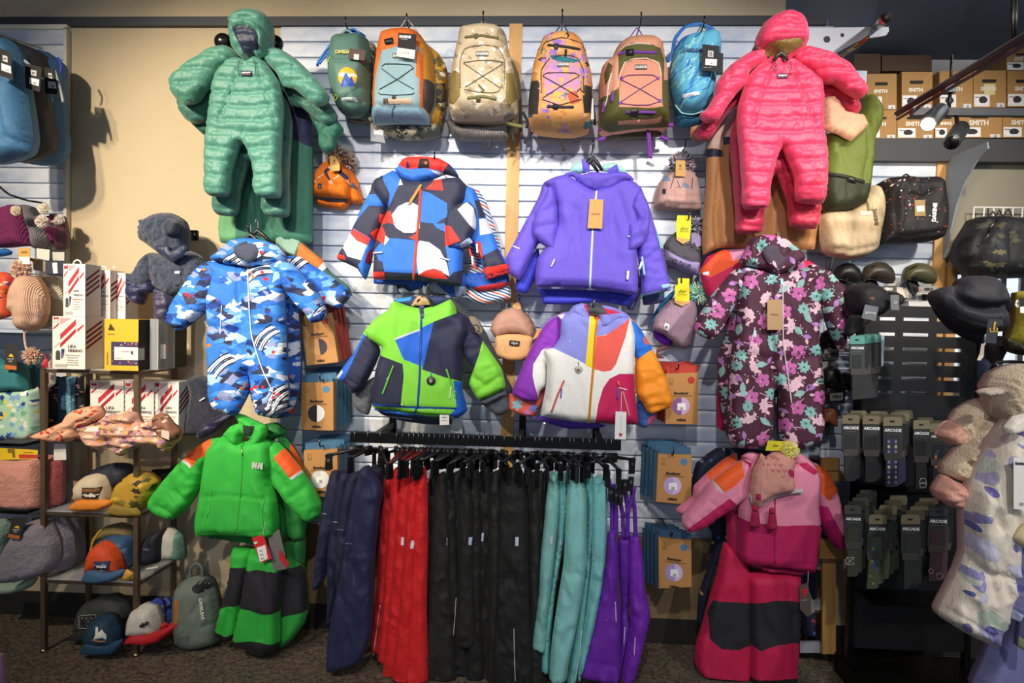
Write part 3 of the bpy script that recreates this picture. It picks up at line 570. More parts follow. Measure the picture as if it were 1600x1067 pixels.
line('piping', d2([(522,430),(515,570)]), .002, '#dfe8f2', 'plastic', t, r['body2'], off=.002)
puff('cuff', d2([(945,478),(985,470),(1030,462),(1015,505),(965,516)]), .45, .03, 8, '#1b3f8c', 'knit', t, 3, .5, wr=(.004, 6, 1))
hanger(*d2([(665,60)])[0], .42, 'black hanger of the blue printed snowsuit', 46, 16)
hanger(*d2([(700,40)])[0], .34, 'black hanger behind the blue printed snowsuit', 46, 16)
hook(*d2([(655,50)])[0], .44, 'display hook above the blue printed snowsuit')
t = thing('snow_jacket', 'orange and grey sleeve jacket peeking out behind the blue printed suits', 'jacket', P(480, 420, .2))
puff('sleeve', d2([(780,60),(860,40),(920,120),(1010,200),(1060,270),(1150,340),(1160,385),(1100,330),(960,240),(800,160)]), .2, .03, 10, '#355a52', 'cloth', t, 4, .5, paint=[(d2([(905,120),(1035,225),(1000,262),(890,185)]), '#f06a22'), (d2([(1020,215),(1045,232),(1010,270),(990,255)]), '#c9cccb'), (d2([(770,30),(905,110),(880,180),(780,150)]), '#7fa08e')])
t, r = print_suit(e1, 'plum floral snowsuit half hidden behind the front floral one', 'snowsuit', 'floral snowsuits', .30, '#47203a', flora, [
 ('sleeve', [(640,170),(740,200),(820,290),(890,410),(870,450),(820,470),(760,420),(700,300)], 0, .04, 14, []),
 ('body', [(330,100),(420,40),(520,50),(600,120),(640,300),(600,560),(480,800),(300,1040),(240,1010),(205,840),(192,640),(240,480),(290,300)], 0, .05, 16, [])], None, None, 40, 1190, 690)
t, r = print_suit(e1, 'plum baby snowsuit with pink and aqua flowers and a tan tag', 'snowsuit', 'floral snowsuits', .42, '#4b1d34', flora, [
 ('sleeve', [(330,180),(270,195),(220,250),(160,320),(100,420),(75,485),(110,520),(165,535),(210,490),(260,400),(310,300)], -.015, .05, 16, [fl(e1, [(90,480),(170,520)], 3, .01), fl(e1, [(270,250),(300,320)], 4, .01)]),
 ('sleeve', [(640,180),(710,200),(750,270),(790,370),(815,470),(822,560),(800,600),(770,560),(740,500),(710,400),(680,300)], .01, .045, 14, [fl(e1, [(770,570),(820,560)], 3, .012)]),
 ('body', [(300,180),(380,190),(470,210),(560,200),(660,180),(700,260),(690,400),(685,520),(700,640),(712,800),(710,960),(690,1030),(620,1065),(520,1060),(490,1000),(490,880),(478,780),(465,880),(460,960),(440,1030),(380,1068),(300,1065),(250,1030),(240,900),(248,760),(255,640),(275,520),(290,400),(295,300)], 0, .058, 20, [fl(e1, [(455,230),(462,520),(470,700)], 4, .012), fl(e1, [(290,600),(470,640),(690,620)], 7, .012), fl(e1, [(475,700),(478,820)], 6, .02), fl(e1, [(640,210),(690,330)], 4, .01)]),
 ('hood', [(300,160),(330,90),(350,40),(420,20),(500,30),(560,70),(610,110),(615,145),(560,185),(500,210),(460,215),(420,190),(350,175)], .02, .05, 12, [fl(e1, [(400,80),(440,180)], 4, .012), fl(e1, [(560,100),(500,200)], 4, .012)]),
 ('lining', [(420,80),(470,65),(520,80),(540,120),(520,170),(480,195),(440,160),(415,120)], .065, .01, 8, [])], None, '#4a3a4d', 43, 1210, 695)
B = r['body2']
line('zipper', e1([(512,250),(512,400),(515,560),(535,700),(555,850)]), .0028, '#e3c9da', 'plastic', t, B, off=.002)
line('piping', e1([(375,475),(360,540),(342,610)]), .0022, '#ead9e6', 'plastic', t, B, off=.003)
line('piping', e1([(262,770),(262,965)]), .0024, '#d9dbe0', 'plastic', t, B, off=-.006)
puff('zipper_pull', e1([(500,236),(513,236),(515,266),(502,266)]), 0, .002, 2, '#9be0e6', 'plastic', t, 3, 0, on=B, off=.006, wr=(0, 1, 1))
puff('zipper_pull', e1([(369,490),(382,490),(382,522),(369,522)]), 0, .002, 2, '#bfe6ea', 'plastic', t, 3, 0, on=B, off=.006, wr=(0, 1, 1))
g = tag(tagcard('price_tag', e1([(436,338),(509,338),(509,487),(436,487)]), .505, '#b8946a', None), 'tan blank card tag hanging on the floral snowsuit', 'tag')
text('reima', *e1([(472,411)])[0], 5, .506, '#8f6f4a', g)
hanger(*e1([(475,45)])[0], .44, 'dark hanger of the floral snowsuit', 46, 14)
hanger(*e1([(450,75)])[0], .36, 'dark hanger behind the floral snowsuit', 46, 14)
hook(*e1([(478,38)])[0], .46, 'display hook above the floral snowsuit')
t = thing('snow_jacket', 'orange and magenta jacket peeking out behind the floral suits', 'jacket', P(1200, 660, .2))
puff('body', e1([(105,200),(140,130),(220,95),(330,90),(450,120),(640,150),(760,220),(850,320),(845,350),(700,300),(420,500),(250,960),(220,985),(190,960),(190,800),(230,600),(240,470),(130,300)]), .2, .035, 12, '#c4104e', 'cloth', t, 5, .4, paint=[(e1([(95,205),(220,80),(330,80),(330,140),(160,230)]), '#f2551f'), (e1([(245,85),(330,85),(330,130),(270,150)]), '#d98bb0'), (e1([(120,205),(150,200),(152,218),(122,218)]), '#f2f2f2')])
# ================================================================ jackets in the middle
def F(f, pts): return f(pts)
t = thing('snow_jacket', 'blue, white and orange striped jacket sleeve behind the colour block boys jacket', 'jacket', P(760, 440, .2), 'jackets behind the camo jacket')
def wavy(x0, y0, x1, y1, step, amp, c1_, c2_=None, ang=.5):
 out = []; k = 0; y = y0-20
 while y < y1+20:
  p = [(x, y+amp*math.sin(x/9.0+k*.35)+(x-x0)*ang) for x in np.arange(x0-2, x1+2, 5)]; out.append((strip(p, step*.45), c1_ if (c2_ is None or k % 4) else c2_)); y += step; k += 1
 return out
q = d4([(900,260),(960,285),(1020,320),(1070,400),(1110,520),(1150,650),(1165,720),(1225,960),(1220,1010),(1050,1050),(940,1015),(945,900),(960,700),(930,400)])
puff('sleeve', q, .19, .035, 10, '#f0efe9', 'cloth', t, 3.5, .4, paint=bbx(q, lambda a, b_, c, d, s: wavy(a, b_, c, d, 5.2, 2.2, '#2f5f9c', '#e0532a'), 0))
t = thing('snow_jacket', 'blue geometric jacket hem peeking below the camo patterned jacket', 'jacket', P(690, 470, .22), 'jackets behind the camo jacket')
puff('body', d4([(345,880),(930,850),(1200,840),(1215,900),(1180,940),(1020,965),(940,935),(900,1000),(840,1000),(770,940),(730,910),(640,950),(500,985),(490,930),(345,915)]), .24, .03, 8, '#2057b8', 'cloth', t, 4, .3, paint=[(d4([(485,920),(560,920),(580,975),(500,990)]), '#2b2f45'), (d4([(980,940),(1200,900),(1200,935),(1000,980)]), '#c4202e'), (d4([(500,950),(530,940),(570,965),(520,985)]), '#cfd6e2'), (d4([(860,930),(950,935),(930,1000),(870,1000)]), '#9fb8de')])
t = thing('snow_jacket', 'blue, red, white and charcoal geometric patterned kids jacket, upper middle', 'jacket', P(660, 445, .33))
NV, RD, WH, BL = '#2c2f47', '#e8362c', '#dcdfe8', '#2e74dc'
puff('sleeve', d4([(345,255),(330,300),(300,370),(250,470),(200,580),(150,680),(108,755),(180,790),(240,820),(290,890),(330,770),(350,660),(420,500),(440,380),(430,250)]), .30, .05, 14, BL, 'cloth', t, 4, .35, wr=(.005, 20, 1.3), paint=[
 (d4([(300,240),(450,240),(450,330),(350,340),(300,350)]), NV), (d4([(260,485),(310,415),(440,420),(420,520),(350,640),(215,560)]), NV), (d4([(212,562),(320,625),(300,668),(235,650),(200,610)]), RD), (d4([(190,585),(235,640),(300,668),(262,765),(175,740),(152,690)]), WH), (d4([(150,680),(175,740),(262,765),(245,800),(290,895),(180,820),(105,760)]), NV), (d4([(122,725),(155,735),(165,765),(112,755)]), RD), (d4([(380,465),(440,480),(440,540),(375,520)]), RD), (d4([(325,590),(365,555),(420,610),(405,665),(340,640)]), RD), (d4([(300,720),(345,660),(330,790),(285,780)]), '#a01828')],
 folds=[fl(d4, [(250,600),(340,700)], 5, .006), fl(d4, [(300,420),(430,440)], 5, .008)])
puff('sleeve', d4([(830,270),(900,270),(990,310),(1020,380),(1060,480),(1110,590),(1150,700),(1210,800),(1215,830),(1060,880),(1040,800),(1000,700),(930,600),(860,480),(820,360)]), .30, .045, 14, BL, 'cloth', t, 4, .35, wr=(.005, 20, 1.3), paint=[
 (d4([(990,380),(1040,380),(1065,485),(1020,500)]), NV), (d4([(1020,500),(1075,495),(1110,590),(1025,605)]), WH), (d4([(1040,740),(1140,690),(1195,795),(1050,815)]), NV), (d4([(1050,815),(1205,785),(1215,825),(1060,870)]), RD), (d4([(1000,640),(1030,650),(1045,740),(1020,760)]), RD)])
puff('cuff', d4([(1060,865),(1210,830),(1215,850),(1070,890)]), .31, .03, 4, '#a01a2a', 'cloth', t, 4, .2)
J = puff('body', d4([(345,255),(410,220),(470,190),(560,250),(700,255),(800,240),(890,235),(940,290),(930,380),(900,420),(900,560),(918,700),(915,820),(905,930),(780,915),(640,895),(480,890),(345,885),(345,760),(352,660),(400,520),(440,420),(400,400),(350,330)]), .34, .06, 20, NV, 'cloth', t, 4, .35, wr=(.006, 24, 1.2), seed=3, paint=[
 (d4([(410,215),(480,180),(520,260),(480,330),(440,440),(400,420),(435,400),(445,340),(405,250)]), BL), (d4([(500,285),(515,240),(530,280)]), WH),
 (d4([(455,480),(500,420),(550,395),(590,395),(640,420),(640,560),(600,590),(540,590),(490,560),(455,510)]), WH), (d4([(565,420),(625,420),(600,490),(560,470)]), '#b9c6de'),
 (d4([(420,620),(640,640),(630,850),(400,840),(355,700)]), BL), (d4([(345,840),(410,838),(412,895),(345,890)]), RD), (d4([(350,760),(400,775),(412,838),(350,838)]), NV),
 (d4([(570,620),(630,590),(630,640),(610,635)]), RD), (d4([(420,605),(445,630),(410,668),(405,640)]), WH), (d4([(340,560),(395,520),(420,600),(405,665),(330,600)]), RD), (d4([(420,460),(455,450),(475,535),(440,525),(400,540),(395,520)]), RD),
 (d4([(675,310),(790,320),(780,250),(740,255)]), RD), (d4([(645,320),(700,330),(780,380),(815,400),(815,485),(740,530),(640,520)]), BL), (d4([(725,530),(800,530),(805,585),(750,560)]), BL), (d4([(895,480),(945,490),(950,560),(820,460)]), NV),
 (d4([(800,540),(840,550),(905,620),(900,640),(805,685)]), RD), (d4([(805,680),(900,640),(920,700),(915,830),(860,840),(830,870),(820,760)]), BL), (d4([(610,680),(640,640),(700,650),(770,700),(815,790),(830,870),(780,840),(720,822),(630,860)]), WH), (d4([(630,860),(680,830),(730,818),(780,835),(820,885),(720,880)]), RD), (d4([(815,460),(830,440),(850,490),(820,525)]), WH)],
 folds=[fl(d4, [(360,620),(420,660)], 5, .01), fl(d4, [(345,850),(500,860),(700,875),(905,890)], 3, .006), fl(d4, [(440,260),(450,400)], 3, .006), fl(d4, [(690,350),(720,520)], 10, .006)])
puff('sleeve_fold', d4([(820,440),(900,400),(960,395),(1000,440),(1000,560),(960,620),(980,650),(900,690),(820,690),(805,600),(800,530)]), .385, .04, 12, NV, 'cloth', t, 4, .3, wr=(.006, 16, 1), paint=[(d4([(880,440),(940,390),(985,430),(1000,500),(1000,580),(960,540)]), WH), (d4([(800,540),(840,550),(900,640),(805,680)]), RD), (d4([(895,660),(960,615),(978,650),(900,695)]), '#b9c9e4'), (d4([(810,690),(890,655),(895,700),(810,720)]), BL)])
puff('hood', d4([(500,165),(480,190),(540,250),(600,275),(660,270),(740,240),(800,215),(890,235),(870,190),(830,150),(760,110),(640,100),(540,110)]), .36, .05, 14, BL, 'cloth', t, 4, .5, wr=(.008, 18, 1), paint=[(d4([(505,160),(545,105),(660,97),(770,110),(835,155),(780,190),(660,170),(560,175)]), RD), (d4([(780,190),(830,150),(895,235),(790,222)]), NV), (d4([(700,180),(785,200),(795,225),(740,205)]), WH), (d4([(565,120),(570,165),(545,170)]), NV)], folds=[fl(d4, [(520,170),(640,180),(780,190)], 5, .016), fl(d4, [(560,180),(640,250)], 6, .01)])
puff('label', d4([(640,115),(715,115),(710,170),(625,170)]), .405, .01, 3, '#1b1b20', 'cloth', t, 4, .1, paint=[(circ(*d4([(678,140)])[0], 2.5), '#e0521e')])
line('zipper', d4([(645,310),(635,480),(615,700),(600,890)]), .0065, '#ef4526', 'cloth', t, J, off=-.001, smooth=.3)
for a in ([(765,745),(830,765)], [(340,720),(400,715)]): line('zipper_pull', d4(a), .0035, '#eef0f4', 'plastic', t, J, off=.006)
for a in ([(1005,660),(1010,720)], [(975,740),(980,795)]): line('zipper_pull', d4(a), .005, '#f1f2f5', 'plastic', t, dep=.36)
for a in ([(955,690),(1000,825)], [(1020,690),(1040,750)]): line('reflector', d4(a), .005, '#e8402c', 'plastic', t, dep=.352)
g = tag(tagcard('price_tag', d4([(640,278),(655,283),(585,400),(562,412),(575,380)]), .41, '#b98a48', None), 'tan card tag hanging edge on from the geometric jacket', 'tag')
hanger(*d4([(690,120)])[0], .36, 'dark hanger in the hood of the geometric patterned jacket', 44, 12, '#22222a')
hook(*d4([(735,100)])[0], .40, 'display hook above the geometric patterned jacket')
PU = '#6a55cf'
t = thing('snow_jacket', 'plain violet blue jacket hem showing below the purple jacket', 'jacket', P(925, 470, .24), 'jackets behind the purple jacket')
puff('body', d5([(225,880),(800,900),(825,920),(770,985),(620,960),(430,975),(260,970),(250,930)]), .25, .035, 8, '#2e35b8', 'cloth', t, 4, .4, folds=[fl(d5, [(260,930),(500,920),(780,960)], 4, .012)])
puff('sleeve', d5([(100,830),(230,640),(240,760),(170,900),(148,912),(100,890)]), .24, .03, 8, '#3038c0', 'cloth', t, 4, .4)
t = thing('snow_jacket', 'aqua and plaid jacket edges peeking out right of the purple jacket', 'jacket', P(1030, 470, .2), 'jackets behind the purple jacket')
puff('sleeve', d5([(900,450),(935,520),(975,640),(1000,760),(985,900),(980,960),(860,978),(845,900),(800,1010),(760,1000),(790,930),(880,700)]), .19, .03, 8, '#4f4f86', 'cloth', t, 4, .4, paint=[(d5([(890,440),(940,520),(980,640),(960,640),(900,520)]), '#8fd6cc'), (d5([(845,930),(985,900),(985,925),(850,950)]), '#2f6a86')])
t = thing('snow_jacket', 'bright purple kids jacket with white zip and tan card tag', 'jacket', P(925, 460, .33))
puff('sleeve', d5([(265,250),(240,320),(190,420),(130,530),(70,640),(40,700),(60,790),(120,830),(150,790),(200,680),(240,610),(330,660),(345,500),(340,380),(330,290)]), .30, .05, 16, PU, 'cloth', t, 4, .5, wr=(.005, 20, 1.2), folds=[fl(d5, [(205,440),(220,560),(330,650)], 5, .014), fl(d5, [(60,770),(125,800)], 2.5, .006), fl(d5, [(330,385),(260,470)], 6, .01), fl(d5, [(345,470),(230,560)], 6, .01)], paint=[(d5([(80,622),(122,638),(118,644),(76,626)]), '#f1f0f6')])
puff('sleeve', d5([(790,270),(850,290),(890,380),(930,520),(965,650),(1000,790),(1025,870),(1020,890),(850,925),(845,840),(830,730),(800,560),(770,400)]), .30, .045, 14, PU, 'cloth', t, 4, .5, wr=(.005, 20, 1.2), folds=[fl(d5, [(845,740),(960,640)], 5, .01), fl(d5, [(800,500),(900,480)], 7, .01)], paint=[(d5([(965,858),(1020,850),(1025,868),(975,880)]), '#9fd0e6'), (d5([(848,320),(868,316),(874,348),(852,350)]), '#f0f0f4'), (d5([(848,915),(1022,878),(1024,886),(850,926)]), '#7fc6e8')])
J = puff('body', d5([(265,250),(330,215),(400,200),(470,240),(560,290),(650,270),(740,215),(800,240),(850,285),(850,400),(830,520),(820,640),(825,780),(825,900),(800,920),(640,890),(480,875),(330,870),(222,870),(215,800),(230,700),(300,600),(345,500),(340,380),(300,290)]), .34, .06, 20, PU, 'cloth', t, 4, .5, wr=(.006, 26, 1.2), seed=8,
 folds=[fl(d5, [(225,835),(400,845),(600,850),(820,880)], 2.5, .006), fl(d5, [(300,270),(330,380)], 4, .008), fl(d5, [(700,300),(760,480),(765,640)], 6, .008), fl(d5, [(440,420),(430,600)], 10, .006), fl(d5, [(640,520),(700,700)], 12, .006), fl(d5, [(330,390),(350,385)], 5, .01)])
puff('sleeve_fold', d5([(330,300),(345,400),(350,500),(340,600),(335,662),(240,600),(205,560),(205,480),(230,400),(270,330),(300,270)]), .37, .035, 16, PU, 'cloth', t, 4, .6, wr=(.007, 18, 1), folds=[fl(d5, [(220,520),(330,500)], 5, .01), fl(d5, [(240,440),(340,380)], 5, .01)])
puff('sleeve_fold', d5([(850,300),(900,420),(890,560),(850,620),(765,665),(760,570),(765,490),(820,470),(780,400),(800,320)]), .38, .035, 12, PU, 'cloth', t, 4, .6, wr=(.007, 16, 1), folds=[fl(d5, [(765,520),(850,480)], 5, .012), fl(d5, [(780,600),(870,560)], 5, .008)])
puff('hood', d5([(390,195),(430,185),(500,200),(550,185),(640,190),(700,185),(760,190),(805,230),(790,245),(720,255),(650,290),(570,298),(500,270),(440,215)]), .37, .045, 12, PU, 'cloth', t, 4, .6, wr=(.007, 18, 1), folds=[fl(d5, [(470,205),(560,260),(650,260)], 4, .012), fl(d5, [(545,180),(542,240)], 2, .01), fl(d5, [(640,240),(740,215)], 4, .01)])
for a in ([(490,110),(500,105),(540,150),(535,190),(500,180)], [(640,180),(700,140),(712,170),(690,200)]): puff('collar_flap', d5(a), .38, .015, 5, PU, 'cloth', t, 4, .3)
for a in ([(420,190),(430,150),(470,125),(510,120),(520,190)], [(610,180),(615,145),(660,130),(700,135),(750,170),(765,195),(700,195)]): puff('hood_lining', d5(a), .35, .03, 8, '#a9e3d6', 'nylon', t, 4, .6, wr=(.006, 10, 1))
line('zipper', d5([(580,300),(560,480),(548,700),(540,878)]), .0052, '#cfeaf5', 'plastic', t, J, off=-.001, smooth=.3)
for a in ([(330,705),(310,750)], [(765,570),(785,568)]): line('zipper_pull', d5(a), .0035, '#eef4fa', 'plastic', t, J, off=.006)
for a in ([(768,775),(763,828)],): line('zipper_pull', d5(a), .006, '#f4f5f8', 'plastic', t, J, off=.008)
for a, c in (([(850,690),(865,800)], '#9cd0ea'), ([(850,720),(835,765)], '#f4f6fa')): line('zipper_pull', d5(a), .005, c, 'plastic', t, dep=.355)
g = tag(tagcard('price_tag', d5([(540,347),(621,350),(613,523),(526,520)]), .42, '#d3a15c', None), 'tan card tag on the zip of the purple jacket', 'tag'); text('reima', *d5([(573,434)])[0], 6, .421, '#a8763a', g)
hanger(*d5([(560,75)])[0], .37, 'black hanger in the hood of the purple jacket', 30, 14); hook(*d5([(558,22)])[0], .40, 'display hook above the purple jacket')
hanger(*d5([(535,85)])[0], .28, 'black hanger behind the purple jacket', 30, 14)
GR, NB, BB = '#7ed23a', '#1e2140', '#1560d0'
t = thing('snow_jacket', 'grey jacket sleeves and hem behind the lime and navy jacket', 'jacket', P(650, 650, .22))
puff('sleeve', d6([(500,560),(480,640),(465,720),(440,792),(380,770),(345,720),(345,670),(420,600)]), .24, .03, 10, '#55585f', 'cloth', t, 4, .6, wr=(.008, 10, 1))
puff('sleeve', d6([(1100,700),(1220,640),(1270,660),(1290,760),(1215,800),(1150,760)]), .24, .03, 10, '#4d5058', 'cloth', t, 4, .5, wr=(.008, 10, 1), folds=[fl(d6, [(1130,710),(1270,680)], 3, .01)])
puff('body', d6([(480,750),(700,790),(935,820),(935,850),(800,850),(640,830),(520,790)]), .25, .03, 6, '#33384e', 'cloth', t, 4, .5, paint=[(d6([(560,800),(700,815),(700,822),(560,807)]), '#9aa0a8')])
puff('shoulder', d6([(930,100),(1000,150),(1080,210),(1140,300),(1200,420),(1240,520),(1300,640),(1280,700),(1100,500),(960,200)]), .22, .035, 8, '#3a3c40', 'cloth', t, 4, .4, paint=[(d6([(1040,205),(1090,210),(1120,300),(1060,280)]), '#8d8068')])
t = thing('snow_jacket', 'lime green and navy colour block kids jacket with blue zip', 'jacket', P(640, 640, .33))
puff('sleeve', d6([(420,290),(400,340),(350,430),(290,510),(250,575),(300,600),(345,665),(400,640),(440,580),(480,500),(510,420),(490,340)]), .30, .045, 14, NB, 'cloth', t, 4, .45, wr=(.006, 18, 1.2), paint=[(d6([(405,300),(425,320),(360,450),(290,590),(245,585),(300,480)]), BB), (d6([(262,540),(285,520),(290,540),(258,590),(245,580)]), '#b9c0cf'), (d6([(410,280),(520,280),(520,400),(500,400),(470,350),(410,310)]), GR)], folds=[fl(d6, [(280,600),(360,650)], 3, .012), fl(d6, [(290,570),(380,620)], 3, .008)])
puff('sleeve', d6([(960,180),(1020,200),(1070,270),(1120,350),(1190,450),(1235,520),(1255,600),(1255,635),(1100,705),(1040,610),(1060,520),(1000,430)]), .30, .045, 14, NB, 'cloth', t, 4, .45, wr=(.006, 18, 1.2), paint=[(d6([(1120,350),(1245,520),(1265,640),(1100,712),(1030,610),(1060,545),(1100,430)]), GR)], folds=[fl(d6, [(1055,560),(1140,630),(1250,545)], 4, .015), fl(d6, [(1060,660),(1250,600)], 3, .006)])
puff('cuff', d6([(1100,705),(1255,640),(1262,670),(1140,735)]), .28, .03, 6, '#5b606e', 'knit', t, 4, .4)
for k in range(3): pass
line('badge_patch', circ(*d6([(1078,280)])[0], 6, 9)+[circ(*d6([(1078,280)])[0], 6, 9)[0]], .003, '#2b2b2e', 'cloth', t, dep=.345)
line('badge_patch', circ(*d6([(1100,288)])[0], 5, 9)+[circ(*d6([(1100,288)])[0], 5, 9)[0]], .003, '#8a7a4e', 'cloth', t, dep=.343)
J = puff('body', d6([(420,290),(480,220),(560,165),(590,115),(680,145),(760,160),(850,140),(930,105),(960,150),(970,190),(1020,200),(1040,290),(1000,400),(1005,520),(1000,640),(1030,770),(985,805),(900,800),(760,790),(610,770),(500,765),(465,740),(470,640),(480,540),(510,440),(520,390),(440,340)]), .34, .06, 20, GR, 'cloth', t, 4, .35, wr=(.006, 24, 1.2), seed=13, paint=[
 (d6([(825,240),(1040,160),(1060,300),(1005,430),(1005,600),(880,565),(760,522),(790,400)]), NB), (d6([(465,430),(500,435),(590,470),(645,490),(652,560),(632,740),(600,740),(460,730),(455,600)]), NB),
 (d6([(600,345),(745,290),(745,500),(655,465),(640,440)]), BB), (d6([(757,275),(828,240),(795,390),(765,520),(757,500)]), BB), (d6([(595,338),(745,280),(745,292),(600,348)]), '#c3c9d2'), (d6([(945,590),(1000,600),(1030,780),(985,805),(920,800),(965,750)]), BB), (d6([(460,725),(740,745),(965,750),(960,762),(720,757),(460,738)]), '#1546a8')],
 folds=[fl(d6, [(480,755),(740,752),(970,768)], 3, .01), fl(d6, [(520,400),(510,450)], 4, .008), fl(d6, [(1000,420),(1002,600)], 4, .01), fl(d6, [(640,150),(680,190),(740,200)], 5, .01), fl(d6, [(900,150),(850,190),(790,210)], 5, .01), fl(d6, [(820,300),(960,250)], 8, .006)])
puff('hem', d6([(480,745),(620,755),(760,765),(960,775),(985,790),(980,812),(850,808),(700,800),(560,785),(480,765)]), .31, .045, 6, BB, 'cloth', t, 4, .4, paint=[(d6([(615,740),(940,770),(950,808),(800,800),(615,775)]), GR)])
line('zipper', d6([(758,150),(755,300),(748,520),(735,740),(715,785)]), .0055, '#2546a0', 'plastic', t, J, off=-.001, smooth=.3)
puff('zipper_pull', d6([(743,142),(772,142),(770,215),(755,220),(745,180)]), 0, .004, 2, '#33386a', 'plastic', t, 3, .1, on=J, off=.004)
for a, c, r in (([(590,500),(525,670)], '#67c23a', .0045), ([(575,540),(550,585)], '#cfd3da', .002), ([(905,520),(960,690)], '#67c23a', .0045), ([(935,620),(925,700)], '#e8eaf0', .0025), ([(945,640),(965,665)], '#cfd3da', .002)): line('zipper_pull', d6(a), r, c, 'plastic', t, J, off=.003)
puff('badge', circ(*d6([(813,590)])[0], 7, 14), 0, .004, 4, '#26262a', 'plastic', t, 2.5, .5, on=J, off=.006, wr=(0, 1, 1), paint=[(star(*d6([(813,590)])[0], 4, 5, 2), '#9a9aa2')])
line('badge_cord', d6([(813,545),(813,575)]), .003, '#3b8fd0', 'cloth', t, J, off=.004)
puff('hood_lining', d6([(590,112),(650,95),(740,85),(860,85),(925,105),(860,140),(760,160),(660,145)]), .31, .02, 6, '#23315c', 'cloth', t, 4, .5, paint=[(d6([(600,105),(700,88),(690,110),(610,125)]), '#2f8ad0')])
puff('hanger_shoulder', d6([(735,85),(795,85),(815,135),(760,140),(695,145)]), .35, .012, 4, '#c09a68', 'wood', t, 4, .3)
g = tag(tagcard('price_tag', d6([(865,750),(920,752),(922,852),(865,855)]), .375, '#e6e4e0', None), 'white price tag at the hem of the lime and navy jacket', 'tag')
for i in range(3): text(['▌▌▐ ▌', '12345', 'wwww'][i].replace('▌', '|').replace('▐', '|'), *d6([(893, 790+i*18)])[0], 3, .3755, '#55555a', g)
for i, q in enumerate([[(936,815),(1000,790),(1000,905),(936,895)]]): tag(tagcard('price_tag', d6(q), .24, '#c9ccd4', None), 'grey size tag hanging behind the lime and navy jacket', 'tag')
hanger(*d6([(775,60)])[0], .35, 'black hanger of the lime and navy jacket', 30, 10); hanger(*d6([(820,55)])[0], .27, 'black hanger behind the lime and navy jacket', 36, 10)
hook(*d6([(800,30)])[0], .38, 'display hook above the lime and navy jacket')
t = thing('snow_jacket', 'floral and purple jacket edges behind the white multicolour jacket', 'jacket', P(900, 660, .22))
puff('sleeve', d7([(145,650),(200,680),(320,690),(340,600),(370,620),(330,740),(290,795),(200,780),(140,745)]), .25, .03, 8, '#e2604f', 'cloth', t, 4, .5, paint=[(star(*d7([(190,720)])[0], 11, 6, 2), '#8ab8c4'), (star(*d7([(290,740)])[0], 9, 6, 3), '#6f79c4'), (star(*d7([(250,770)])[0], 6, 6, 4), '#d77ab0')])
puff('body', d7([(300,795),(420,805),(640,830),(735,850),(640,868),(500,868),(380,835)]), .25, .03, 5, '#5a2fb0', 'cloth', t, 4, .5)
puff('sleeve', d7([(930,700),(1050,700),(1045,800),(1010,850),(970,865),(935,840)]), .24, .03, 8, '#3c62a8', 'cloth', t, 4, .5, paint=[(d7([(1000,800),(1045,780),(1040,830),(1000,850)]), '#c54f78')])
puff('shoulder', d7([(380,190),(470,150),(540,145),(560,180),(460,200),(330,280),(280,330),(330,240)]), .25, .02, 5, '#7a6aa0', 'cloth', t, 4, .4, paint=[(d7([(300,260),(340,250),(330,290),(290,320)]), '#e8a04c')])
t = thing('snow_jacket', 'white kids jacket with purple, orange, magenta and coral colour blocks', 'jacket', P(910, 660, .33))
PP, LV, YE, CO, MG, WT, OR = '#8e32b8', '#8a8ee0', '#f3d612', '#ec5c4e', '#c80f58', '#f0efea', '#f7951d'
puff('sleeve', d7([(440,175),(370,220),(320,290),(270,380),(220,490),(180,580),(160,650),(220,690),(310,700),(330,640),(370,600),(380,480),(440,380),(470,250)]), .30, .05, 16, PP, 'cloth', t, 4, .6, wr=(.006, 18, 1.2), paint=[(d7([(345,380),(400,360),(400,560),(320,675),(300,610),(285,540),(290,470)]), WT)], folds=[fl(d7, [(170,630),(310,690)], 3, .008), fl(d7, [(350,400),(375,500)], 4, .01)])
puff('sleeve', d7([(890,190),(950,250),(1000,330),(1050,420),(1100,530),(1150,690),(1140,735),(1080,755),(1020,780),(990,760),(970,720),(925,650),(915,500),(920,440),(880,330)]), .30, .05, 16, OR, 'cloth', t, 4, .5, wr=(.007, 18, 1.2), paint=[(d7([(870,180),(960,240),(1040,370),(935,440),(880,350)]), '#1f6fd8'), (circ(*d7([(995,315)])[0], 7, 10, 9), '#e2605a')], folds=[fl(d7, [(925,450),(1030,375)], 2.5, .004), fl(d7, [(990,740),(1140,720)], 4, .01), fl(d7, [(960,600),(1080,560)], 7, .008)])
J = puff('body', d7([(440,170),(500,155),(540,110),(600,150),(690,170),(760,150),(830,150),(890,185),(920,300),(915,440),(915,560),(920,680),(935,835),(800,838),(680,833),(540,825),(400,800),(335,790),(345,720),(370,600),(375,480),(350,380),(420,350),(450,300)]), .34, .06, 20, WT, 'cloth', t, 4, .4, wr=(.006, 24, 1.1), seed=17, paint=[
 (d7([(430,160),(470,200),(465,290),(440,350),(410,370),(350,380),(330,300)]), PP), (d7([(465,190),(520,110),(640,160),(625,330),(612,470),(560,440),(410,370),(455,310)]), LV), (d7([(690,160),(830,150),(885,185),(830,230),(770,280),(680,300)]), LV),
 (d7([(645,160),(700,165),(672,300),(652,495),(612,478),(625,330)]), YE), (d7([(680,300),(740,290),(830,230),(885,186),(860,300),(800,470),(770,510),(720,517),(665,500)]), CO), (d7([(672,835),(690,720),(720,620),(760,560),(820,530),(920,530),(940,840)]), MG), (d7([(665,165),(700,165),(695,195),(670,195)]), '#c81838')],
 folds=[fl(d7, [(540,160),(600,240)], 4, .008), fl(d7, [(800,170),(720,250)], 4, .008), fl(d7, [(340,780),(600,815),(930,825)], 3, .005), fl(d7, [(370,600),(372,700)], 4, .012)])
